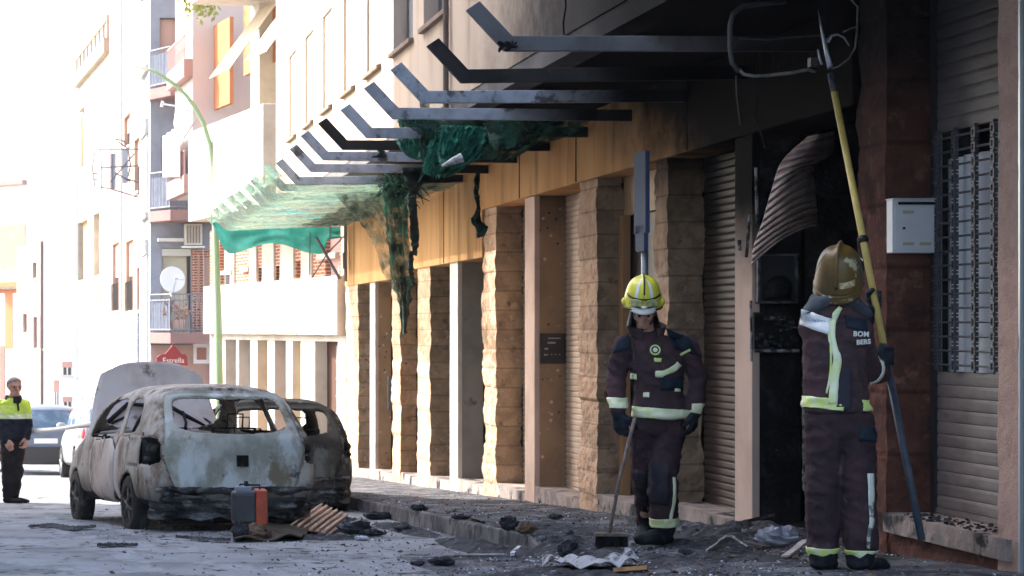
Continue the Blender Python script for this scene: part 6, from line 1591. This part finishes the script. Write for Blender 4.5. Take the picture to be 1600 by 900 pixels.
mb = MB(); mb.grid(26, 4, lambda u, v: shell(.30+.42*u, .02)+(-u2.normalized()*.045*v+(shell(.30+.42*u, .02)-hc2).normalized()*.006*v)); mb.build('neck_guard', m_helb, ho, smooth=True, solid=.005)
# raised visor and ear pieces on the right side of the helmet
sculpt('breathing_mask', [[(at2(.09, .02, -.02), (.035, .04, .05)), (at2(.10, .07, -.05), (.03, .035, .035))], [(at2(.06, .10, -.06), (.035, .035, .04)), (at2(.03, .135, -.075), (.03, .03, .03))], [(at2(.085, .05, .06), (.02, .05, .03))]], m_blk, FR, .008, 1, fold=.012)
mb = MB(); mb.grid(20, 6, lambda u, v: W(.122*math.sin((u-.5)*2.6), .150*math.cos((u-.5)*2.6)+.014, -.02+.075*v)); mb.build('visor', M('visor_dark', (.02, .02, .02), .2), ho, smooth=True, solid=.003)
# trouser side tape, pocket flaps
ribbon([tbv2], [(1359, 740), (1360, 765), (1360, 790), (1361, 812), (1357, 838), (1356, 856)], [9, 9, 8, 7, 6, 5], 'leg_stripe', M('leg_tape', (.62, .64, .55), .4, (.10, .10, .09), 12, .46, .56), FR, YR, .008)
patch([tbv2], ((1343, 668), (1368, 668), (1370, 692), (1343, 688)), 'pocket_flap', m_navy, FR, YR, .008, 6, 4)
patch([jbv2], ((1309, 575), (1330, 577), (1330, 645), (1306, 645)), 'side_panel', M('violet_grey_panel', (.04, .036, .05), .85), FR, YR, .006, 5, 8)
# pole
po = thing('ceiling_hook_pole', B_, 'long yellow pole with steel hook tip and dark lower end', 'pole')
j1 = onp(.585); 
MB().tube([onp(.022), onp(.60)], .0205, 14).build('yellow_shaft', M('fibreglass_yellow', (.62, .48, .14), .5, (.52, .40, .13), 7), po, smooth=True)
MB().tube([onp(.60), onp(1.0)], .0215, 14).build('dark_shaft', M('shaft_slate', (.035, .05, .07), .5, (.06, .07, .09), 9), po, smooth=True)
m_steel = M('steel_tip', (.45, .48, .55), .35, metal=.7)
MB().tube([onp(-.015), onp(.03)], .021, 12).build('ferrule', M('ferrule_dark', (.03, .035, .05), .5), po, smooth=True)
MB().tube([P(1297, 105, 13.2), P(1290, 75, 13.25), P(1284, 48, 13.28), P(1278, 15, 13.3)], [.026, .020, .013, .002], 10, flat=.6).build('steel_point', m_steel, po, smooth=True)
MB().tube([P(1294, 66, 13.25), P(1300, 56, 13.25), P(1309, 54, 13.25), P(1319, 59, 13.25), P(1327, 72, 13.25)], [.008, .007, .006, .005, .002], 8).build('hook', m_steel, po, smooth=True)
MB().tube([P(1278, 77, 13.2), P(1281, 92, 13.2), P(1284, 101, 13.2)], .007, 6).build('side_spur', m_steel, po, smooth=True)
MB().ball(onp(.37), (.035, .035, .03), 10, 6).build('pole_joint', m_blk, po, smooth=True)

# ---------------------------------------------------------------- officer at the left
YO = 28.0
def o_(px, py, dy=0): return P(px, py, YO+dy)
gzo = zroad(YO)
FO = thing('person', (o_(18, 0).x, YO, gzo), 'grey haired officer in yellow and navy jacket with dark trousers and glasses', 'person')
f3 = Vector((.42, -.9, -.05)); u3 = Vector((.0, -.04, 1)); hc3 = o_(23, 605, -.02)
fch, at3 = face_chains(hc3, f3, u3, 1.08)
osr, oer, owr = o_(0, 634, .05), o_(-6, 665, .03), o_(8, 688, -.12)
osl, oel, owl = o_(37, 634, .0), o_(43, 662, .02), o_(41, 683, -.06)
k1, k2 = o_(13, 742, -.02), o_(26, 742, .03); an1, an2 = Vector((o_(12, 0).x, YO-.02, gzo+.09)), Vector((o_(22, 0).x, YO+.08, gzo+.09))
body = fch+[[(o_(22, 615, .01), .062), (o_(20, 626, .03), .066)], [(o_(19, 640, .03), (.16, .10, .07)), (o_(19, 670, .02), (.15, .12, .1)), (o_(19, 692, .03), (.15, .11, .08))],
      [(osr, .055), (oer, .045), (owr, .034)], [(osl, .055), (oel, .045), (owl, .034)],
      [(o_(12, 698, .02), .09), (k1, .062), (an1, .045)], [(o_(26, 698, .03), .09), (k2, .062), (an2, .045)]]
body += hand_chains(owr, (.5, -.35, -.75), (.7, -.6, .3), .7, 1.15, (.4, .3, -.5)) + hand_chains(owl, (-.05, -.3, -1), (-.5, -.8, .2), .7, 1.15, (-1, .2, 0))
sculpt('body', body, m_skin, FO, .008, 1)
m_joff = M('officer_navy', (.016, .018, .026), .75, (.028, .03, .04), 7, obj=True, bump=.003, bscale=40); m_hiv = M('hi_vis_yellow', (.62, .80, .08), .6, (.72, .84, .28), 5, .5, .65, obj=True)
jk = [[(o_(20, 624, .02), (.10, .09, .04)), (o_(19, 630, .02), (.17, .11, .05))], [(o_(19, 638, .02), (.19, .13, .07)), (o_(19, 660, .0), (.195, .155, .08)), (o_(19, 684, .0), (.185, .15, .07))], [(osr, .090), (oer, .078), (owr, .058)], [(osl, .088), (oel, .072), (owl, .056)]]
jme = sculpt('jacket', jk, None, FO, .013, 3, fold=.02, fseed=21, keep=True)
bm = bmesh.new(); bm.from_mesh(jme)
za, zb_, zc_ = zpx(624, YO), zpx(647, YO), zpx(654, YO)
for z in (za, zb_, zc_): bmesh.ops.bisect_plane(bm, geom=bm.verts[:]+bm.edges[:]+bm.faces[:], plane_co=(0, 0, z), plane_no=(0, 0, 1))
xc = o_(26, 0).x
for f in bm.faces:
    c = f.calc_center_median(); f.material_index = 1 if (zb_ < c.z < za+.02-.35*abs(c.x-xc)*0) else (2 if zc_ < c.z <= zb_ else 0)
bm.to_mesh(jme); bm.free()
jo, obv = finish(jme, 'jacket', [m_joff, m_hiv, m_refl], FO)
patch([obv], ((25, 622), (29, 622), (30, 642), (27, 642)), 'zip_placket', m_joff, FO, YO, .008, 3, 8)
mb = MB(); c3 = o_(21, 621, .02); mb.grid(30, 4, lambda u, v: (c3.x+math.sin(.45+u*(2*math.pi-.9)-.45)*(.098+.03*(1-v)), c3.y-math.cos(.45+u*(2*math.pi-.9)-.45)*(.095+.03*(1-v)), c3.z-.07+.10*v)); mb.build('collar', m_joff, FO, smooth=True, solid=.012)
sculpt('trousers', [[(o_(19, 690, .02), (.165, .13, .06)), (o_(19, 700, .02), (.16, .13, .07))], [(o_(13, 702, .02), .112), (k1, .088), (an1+Vector((0, 0, .03)), .072)], [(o_(26, 702, .03), .112), (k2, .088), (an2+Vector((0, 0, .03)), .072)]], M('dark_trousers', (.018, .016, .018), .8, (.03, .025, .025), 6, obj=True), FO, .012, 3, fold=.02, fseed=30)
for a in (an1, an2): sculpt('shoe', [[(a+Vector((-.02, .02, -.05)), (.048, .05, .04)), (a+Vector((.11, -.06, -.058)), (.05, .045, .032)), (a+Vector((.17, -.10, -.065)), (.04, .04, .024))]], m_boot, FO, .009, 1)
# hair, glasses
mb = MB(); mb.ball((0, 0, 0), 1, 24, 16); u3n = (u3-f3.normalized()*u3.dot(f3.normalized())).normalized(); rt3 = f3.normalized().cross(u3n); fn3 = f3.normalized(); vs = []
fs = []
for v in mb.v: vs.append(tuple(hc3+rt3*v[0]*.100+fn3*(v[1]*.105-.018)+u3n*(v[2]*.098+.036)))
keep = [f for f in mb.f if (sum(mb.v[i][2] for i in f)/len(f) > .35 or sum(mb.v[i][1] for i in f)/len(f) < -.12) and sum(mb.v[i][2] for i in f)/len(f) > -.55 and not (sum(mb.v[i][1] for i in f)/len(f) > .55 and sum(mb.v[i][2] for i in f)/len(f) < .62)]
h_ = MB(); h_.v = vs; h_.f = keep; h_.build('hair', M('grey_hair', (.34, .31, .29), .8, (.22, .2, .19), 30, bump=.003, bscale=90), FO, smooth=True, solid=.008)
for s in (-1, 1):
    MB().tube([at3(s*(.034+.022*math.cos(t*.52)), .094-.0*t, .012+.016*math.sin(t*.52)) for t in range(13)], .0028, 5).tube([at3(s*.056, .092, .016), at3(s*.082, .0, .018)], .0025, 5).build('glasses', M('glasses_frame', (.10, .04, .04), .4), FO)
    MB().ball(at3(s*.033, .074, .010), .012, 10, 8).build('eye', M('eye_dark', (.05, .03, .025), .3), FO, smooth=True)
# =====================================================================  DEBRIS AND SMALL THINGS
random.seed(77)
def surf(x, y):
    return (zgr(x, y) if y < 39 else zroad(y))+.006+(.035*max(0, nz(x*1.7, y*1.1, 4)) if 3.66 < x and y < 24 else (.02*max(0, nz(x*2.2, y*1.6, 9)) if 2.5 < x < 3.66 and y < 16 else 0))
m_coal = M('charcoal_rubble', (.022, .022, .025), .85, (.05, .05, .056), 12, bump=.004, bscale=60)
m_greyr = M('grey_rubble', (.17, .17, .185), .9, (.09, .09, .1), 10)
m_gls = M('pale_fragments', (.55, .57, .62), .5, (.36, .38, .42), 20)
m_brnr = M('brown_rubble', (.14, .09, .06), .85, (.08, .05, .04), 10)
def chip(mb, c, s, flat=.4):
    a = rnd(0, 6.28); n = random.choice((4, 5, 5)); t = Vector((rnd(-.6, .6), rnd(-.6, .6), 1)).normalized(); u = t.orthogonal().normalized(); w_ = t.cross(u)
    ring = [c+(u*math.cos(a+6.283*i/n)*rnd(.6, 1.1)+w_*math.sin(a+6.283*i/n)*rnd(.5, 1.0))*s for i in range(n)]
    top = c+t*s*flat*rnd(.5, 1.3)+u*s*rnd(-.3, .3); mb.add(ring+[top, c-t*s*flat*.6], [(i, (i+1) % n, n) for i in range(n)]+[((i+1) % n, i, n+1) for i in range(n)])
def scatter(name, mat, n, dens, smin, smax):
    mb = MB(); k = 0; tries = 0
    while k < n and tries < n*60:
        tries += 1; y = 11.0+22*random.random()**1.5; x = rnd(.2, 5.28)
        if random.random() > dens(x, y): continue
        s = smin+(smax-smin)*random.random()**3; chip(mb, Vector((x, y, surf(x, y)+s*.15)), s); k += 1
    solo(mb, name, mat, None, None, kind='stuff', origin=(3.5, 15, zpav(15)))
def d_main(x, y):
    sh = math.exp(-((x-4.9)/1.0)**2-((y-15.0)/1.7)**2); kb = math.exp(-((x-3.5)/.6)**2-((y-13.9)/2.0)**2)
    cars_ = .5*math.exp(-((x-2.4)/1.7)**2-((y-20.5)/2.5)**2); near = .35*math.exp(-((x-3.0)/1.2)**2-((y-13)/2.5)**2)
    strip = .16 if x > 3.6 and y < 27 else 0
    if y < 13.1 and x > 4.2: return .10
    return min(1, .02*(y < 26)+sh+.9*kb+cars_+near+strip)*(.5+.9*max(0, nz(x*2, y*2, 0)+.45))
scatter('charcoal_rubble', m_coal, 2600, d_main, .003, .020)
scatter('grey_rubble', m_greyr, 6500, d_main, .003, .020)
scatter('pale_fragments', m_gls, 2600, d_main, .003, .016)
scatter('brown_rubble', m_brnr, 700, d_main, .006, .035)
# low heaps in front of the shop and on the kerb
def heap(cx, cy, rx, ry, h, lab_mat, seed):
    mb = MB()
    def fn(u, v):
        a = v*2*math.pi; x = cx+rx*u*math.cos(a); y = cy+ry*u*math.sin(a)
        z = h*(1-u*u)*(.55+.9*abs(nz(x*5, y*5, seed)))+.03*nz(x*18, y*18, seed)*(1-u)
        return (x, y, surf(x, y)-.006+max(-.004, z))
    mb.grid(22, 64, fn); return mb
hp = heap(4.95, 15.2, .55, .95, .16, None, 3); hp2 = heap(3.62, 14.9, .30, 1.0, .10, None, 8); hp3 = heap(4.5, 14.6, .5, .6, .06, None, 12)
for q_ in ((3.36, 16.6, .24, 1.9, .07), (3.95, 16.8, .45, 1.6, .035), (5.12, 17.6, .2, 1.4, .05), (3.3, 20.2, .2, 1.6, .05), (2.3, 18.6, .5, .5, .03), (4.1, 13.5, .5, .6, .03), (3.2, 13.2, .6, .7, .03)):
    hq = heap(*q_, None, q_[1]); hp3.add(hq.v, hq.f)
hp.add(hp2.v, [tuple(i for i in f) for f in hp2.f]); hp.add(hp3.v, hp3.f)
solo(hp, 'ash_heap', M('ash_heap2', (.06, .06, .068), .95, (.025, .025, .028), 9, .4, .6, bump=.012, bscale=30, extra=[((.24, .24, .27), 16, .60, .68, (1, 1, 1))]), None, None, kind='stuff', origin=(4.9, 15.2, zpav(15.2)))
# ---- single pieces
def gpt(px, py):     # where a photo point meets the ground
    k = (py-515)/F; a, b = 8.0, 60.0
    y = 9.0
    while y < 60:
        if -k*y <= zgr((px-93)*y/F, y): break
        y += .05
    lo_, hi_ = y-.05, y
    for _ in range(12):
        m_ = (lo_+hi_)/2
        if -k*m_ <= zgr((px-93)*m_/F, m_): hi_ = m_
        else: lo_ = m_
    return (px-93)*hi_/F, hi_
def lump(px, py, wpx, hpx, mat, lab, seed, dep=.7, name='charred_lump', cat='debris', group='charred lumps on the ground'):
    x, y = gpt(px, py); q = F/y; rx = wpx/q/2; rz = hpx/q; mb = MB(); mb.ball((0, 0, 0), 1, 22, 14); o = []
    for v in mb.v:
        d = Vector(v); a = 1+.35*nz(d.x*1.8+seed, d.y*1.8, d.z*1.8)+.25*nz(d.x*5, d.y*5+seed, d.z*5)
        o.append((x+d.x*a*rx, y+d.y*a*rx*dep, surf(x, y)+max(-.01, (d.z*.5+.42)*a*rz)))
    mb.v = o; return solo(mb, name, mat, lab, cat, group)
lump(357, 0, 1, 1, m_coal, 'x', 0) if False else None
lump(720, 812, 30, 7, m_coal, 'flat black lump lying on the pavement in front of the spotted reveal', 1)
lump(868, 814, 24, 8, m_coal, 'small black lump near the foot of the wide rough pillar', 2)
lump(890, 842, 14, 11, m_coal, 'tiny black lump on the pavement below the broom', 3)
lump(1003, 838, 12, 8, m_coal, 'black crumb just in front of the walking boot', 4) if False else None
lump(1073, 872, 26, 12, m_coal, 'rounded black lump beside the white bent scrap', 5)
lump(888, 872, 34, 26, m_coal, 'dark humped lump at the bottom between kerb and crumpled sheet', 6)
lump(795, 858, 26, 22, m_coal, 'black lump stuck on the broken kerb end', 7)
lump(822, 862, 30, 18, m_brnr, 'brownish burnt lump next to the kerb end', 8)
lump(850, 862, 20, 9, m_greyr, 'grey plaster lump by the kerb end', 9)
lump(652, 885, 22, 8, m_coal, 'small black lump on the road at the lower edge', 10)
lump(690, 886, 40, 14, m_coal, 'charred heap cut by the lower edge of the view', 11)
lump(556, 835, 60, 24, M('burnt_cloth_black', (.012, .013, .016), .45, (.04, .045, .055), 14), 'black burnt cloth bundle beside the slatted sheet', 12)
lump(582, 838, 40, 10, m_coal, 'flat black tail of burnt plastic beside the cloth bundle', 13)
lump(565, 845, 22, 7, m_gls, 'white crumpled paper scrap under the black cloth bundle', 14)
lump(962, 857, 12, 9, m_gls, 'pale triangular shard on the pavement below the broom', 15)
lump(1086, 840, 50, 22, m_greyr, 'grey rubble clod under the doorstep corner', 16)
lump(1132, 838, 34, 16, m_coal, 'black rubble clod in front of the pale post', 17)
lump(1215, 856, 66, 34, M('grey_crumpled_foil', (.34, .35, .40), .5, (.20, .20, .24), 9, bump=.01, bscale=20), 'grey crumpled bag of debris in front of the burnt shop', 18)
lump(1195, 812, 70, 14, m_coal, 'long black rubble clod along the burnt threshold', 19)
lump(655, 820, 26, 10, m_coal, 'black lump on the pavement edge near the far doorstep', 20)
lump(590, 812, 44, 12, m_coal, 'ash lump where the second car meets the kerb', 21)
lump(630, 832, 26, 9, m_coal, 'small ash lump against the kerb face', 22)
def streak(pts, w, mat, lab, seed, name='ash_streak'):
    mb = MB(); n = len(pts)
    def fn(u, v):
        c = curve([tuple(p) for p in pts], u); x, y = gpt(*c); a = (v-.5)*w*(1.15-abs(u-.5)*1.8)*(1+.8*nz(u*9, seed, 0)); 
        return (x+.02*nz(u*20, v*5, seed), y+a, surf(x, y)+.012+.02*(1-abs(v-.5)*2)*(1+nz(u*30, v*4, seed)))
    mb.grid(50, 6, fn); return solo(mb, name, mat, lab, 'debris', 'black streaks of burnt matter on the road')
streak([(45, 826), (80, 824), (112, 828), (150, 826)], .5, m_coal, 'long black burnt streak on the road by the front wheel', 1)
streak([(152, 857), (175, 855), (215, 856)], .22, m_coal, 'short black burnt streak on the open road', 2)
streak([(275, 843), (320, 846), (360, 848)], .22, m_coal, 'thin black burnt streak behind the pale hatchback', 3)
# long stick by the kerb, boards and bent scraps
def board(p0, p1, w, th, mat, lab, name='burnt_board', cat='board', lift0=0, lift1=0, group='burnt boards and strips', twist=.3):
    a = Vector(p0); b = Vector(p1); d = (b-a).normalized(); s = d.cross(Vector((0, twist, 1))).normalized(); u = s.cross(d); n = 14; mb = MB()
    for i in range(n):
        t0, t1 = i/n, (i+1)/n; j0 = nz(t0*9, a.x*3, 1)*w*.18; j1 = nz(t1*9, a.x*3, 1)*w*.18
        A0, A1 = a.lerp(b, t0), a.lerp(b, t1)
        mb.hexa([A0-s*(w/2+j0), A0+s*(w/2-j0), A1+s*(w/2-j1), A1-s*(w/2+j1), A0-s*(w/2+j0)+u*th, A0+s*(w/2-j0)+u*th, A1+s*(w/2-j1)+u*th, A1-s*(w/2+j1)+u*th])
    return solo(mb, name, mat, lab, cat, group)
def gp(px, py, lift=0): x, y = gpt(px, py); return Vector((x, y, surf(x, y)+.01+lift))
m_brd = M('charred_board', (.05, .042, .038), .85, (.12, .10, .09), 9, .45, .6, stretch=(1, 1, 1), bump=.004, bscale=40); m_pal = M('pale_strip', (.46, .42, .40), .7, (.28, .25, .24), 8); m_tan = M('tan_board', (.42, .22, .10), .8, (.28, .15, .07), 9)
board(gp(690, 873), gp(790, 871), .03, .012, m_pal, 'thin pale strip lying on the road before the kerb end')
board(gp(1118, 842, .05), gp(1200, 840, .13), .16, .02, m_brd, 'charred board propped on the rubble in front of the pale post')
board(gp(1100, 846), gp(1131, 846, .0), .05, .015, m_pal, 'short pale strip under the propped charred board')
board(gp(1110, 866), gp(1142, 868, .10), .07, .012, m_pal, 'left leg of the bent white scrap on the pavement')
board(gp(1142, 868, .10), gp(1168, 868, .03), .07, .012, m_pal, 'right leg of the bent white scrap on the pavement')
board(gp(1228, 874), gp(1260, 866, .06), .05, .01, m_pal, 'thin pale strip by the left boot of the pole holder')
board(gp(1166, 853), gp(1198, 862), .06, .02, m_brd, 'dark curled strip between bent scrap and grey bag')
board(gp(1040, 872), gp(1062, 874), .05, .02, m_greyr, 'little grey strip next to the rounded black lump')
board(gp(960, 899), gp(1012, 895), .06, .025, m_tan, 'tan wooden edge of the crumpled sheet at the lower edge')
board(gp(800, 872), gp(812, 866, .03), .03, .02, m_gls, 'upright white splinter in the kerb rubble')
# crumpled sheet at the bottom centre
mb = MB()
def crs(u, v):
    px = 848+u*150; x, y = gpt(px, 893-v*8+4*math.sin(u*3)); z = .03+.05*abs(nz(u*5, v*2, 3))*2+.05*abs(math.sin(u*8+v*2))
    return (x, y, surf(x, y)+z*(1-.6*abs(v-.5)))
mb.grid(60, 12, crs); solo(mb, 'crumpled_sheet', M('crumpled_sheet', (.34, .34, .36), .7, (.03, .03, .03), 6, .46, .54, bump=.006, bscale=25), 'crumpled black and white sheet along the lower edge of the view', 'debris', solid=.006)
# rubbish on the doorstep of the red front
mb = MB()
for i in range(130):
    x = rnd(5.29, 5.56); y = rnd(12.2, 13.4); chip(mb, Vector((x, y, -1.165)), rnd(.006, .03))
solo(mb, 'doorstep_rubble', m_coal, None, None, kind='stuff')
# ---- red and black case behind the burnt car
cy = 18.85; q = F/cy; zc = zroad(cy)+.17
cs = thing('fuel_case', ((390-93)/q, cy, zc-.0), 'upright dark case with an orange side and a top handle', 'case')
X0, X1 = (362-93)/q, (402-93)/q; X2 = (419-93)/q; Z0, Z1 = zc-.06, (515-765)/q
m_cdk = M('case_dark', (.035, .036, .042), .45, (.06, .06, .065), 6, obj=False); m_cor = M('case_orange', (.50, .075, .025), .5, (.36, .06, .03), 8)
MB().box(X0, X1-.0, cy-.08, cy+.14, Z0, Z1-.01).build('case_body', m_cdk, cs, bevel=.035)
MB().box(X1-.02, X2-.012, cy-.09, cy+.15, Z0-.0, Z1).build('orange_shell', m_cor, cs, bevel=.012)
MB().box(X0+.03, X1-.05, cy-.03, cy+.09, Z1-.02, Z1+.03).build('case_top', M('case_lid', (.22, .24, .28), .4), cs, bevel=.012)
MB().tube([((a-93)/q, cy+.02, (515-b)/q) for a, b in ((388, 768), (387, 758), (406, 758), (406, 768))], .010, 8).tube([((a-93)/q, cy+.02, (515-b)/q) for a, b in ((372, 764), (376, 757), (390, 757))], .009, 8).build('handle', m_blk, cs)
MB().tube([(X0+.13, cy+.02, Z1+.01), (X0+.13, cy+.02, Z1+.075)], [.014, .019], 8).build('cap', m_blk, cs)
MB().tube([(X0, cy-.09, Z0+.03), ((X0+X1)/2, cy-.1, Z0-.0), (X1-.02, cy-.09, Z0-.015)], .010, 6).build('case_foot', M('rusty_edge', (.25, .10, .05), .8), cs)
# burnt mat under the case
def sheet(corners, amp, mat, lab, name, corr=0, th=.012, nu=48, nv=24, cat='sheet', seed=0, **k):
    c = [Vector(x) for x in corners]; mb = MB()
    n = (c[1]-c[0]).cross(c[3]-c[0]).normalized()
    if n.z < 0: n = -n
    def fn(u, v):
        p = c[0].lerp(c[1], u).lerp(c[3].lerp(c[2], u), v); h = amp*nz(u*3+seed, v*3, seed)
        if corr: h += .012*math.sin(v*corr*2*math.pi)
        return p+n*h
    mb.grid(nu, nv*(5 if corr else 1), fn); return solo(mb, name, mat, lab, cat, smooth=not corr, solid=th, **k)
def gq(px, py, dz=0): x, y = gpt(px, py); return Vector((x, y, surf(x, y)+dz))
sheet([gq(364, 848, .02), gq(470, 846, .03), gq(486, 832, .02), gq(372, 826, .13)], .06, M('burnt_mat', (.07, .055, .04), .85, (.03, .025, .02), 7), 'brown burnt mat crumpled under the dark case', 'burnt_mat', seed=3)
lump(395, 845, 60, 24, m_brnr, 'brown charred block carrying the dark case', 31); lump(375, 846, 26, 30, m_coal, 'black charred foot at the left of the case', 32)
sheet([gq(452, 833, .05), gq(516, 838, .01), gq(548, 822, .07), gq(500, 815, .16)], .01, M('slatted_brown', (.24, .13, .09), .6, (.14, .08, .06), 5), 'brown slatted panel leaning on the debris behind the cars', 'slatted_panel', seed=1, th=.01)
A0, A1, A2, A3 = gq(452, 833, .06), gq(516, 838, .02), gq(548, 822, .08), gq(500, 815, .17)
mb = MB()
for k in range(6):
    t = .06+.165*k; p, q_ = A0.lerp(A1, t), A3.lerp(A2, t); mb.tube([p+Vector((0, 0, .015)), q_+Vector((0, 0, .015))], .010+.004*(k % 2), 6)
solo(mb, 'panel_slats', M('tan_slat', (.60, .42, .30), .6, (.4, .27, .2), 12), 'tan raised slats across the brown panel', 'slats')
# ---- police tape
mb = MB(); a, b = P(-14, 672, 31.0), P(158, 660, 24.0)
mb.grid(40, 1, lambda u, v: a.lerp(b, u)+Vector((0, 0, -.05*math.sin(u*math.pi)+(v-.5)*.075*(1-.35*abs(math.sin(u*7)))))+Vector((0, .03*math.sin(u*9+v), 0)))
solo(mb, 'barrier_tape', M('white_tape', (.6, .6, .62), .5), 'white barrier tape stretched from behind the officer to the burnt car', 'tape', smooth=True, solid=.002)
# =====================================================================  GLARE VEIL
hz = MB().box(-60, 70, -30, 190, -7.2, 20)  # thin air volume added to imitate the glare over the distance
m_hz = bpy.data.materials.new('glare_veil_volume'); m_hz.use_nodes = True; nt = m_hz.node_tree; nt.nodes.clear()
pv = nt.nodes.new('ShaderNodeVolumePrincipled'); pv.inputs['Color'].default_value = (1, .98, .95, 1); pv.inputs['Density'].default_value = .00035; pv.inputs['Anisotropy'].default_value = .35
om = nt.nodes.new('ShaderNodeOutputMaterial'); nt.links.new(pv.outputs[0], om.inputs['Volume'])
hzo = hz.build('glare_veil', m_hz); hzo['kind'] = 'stuff'
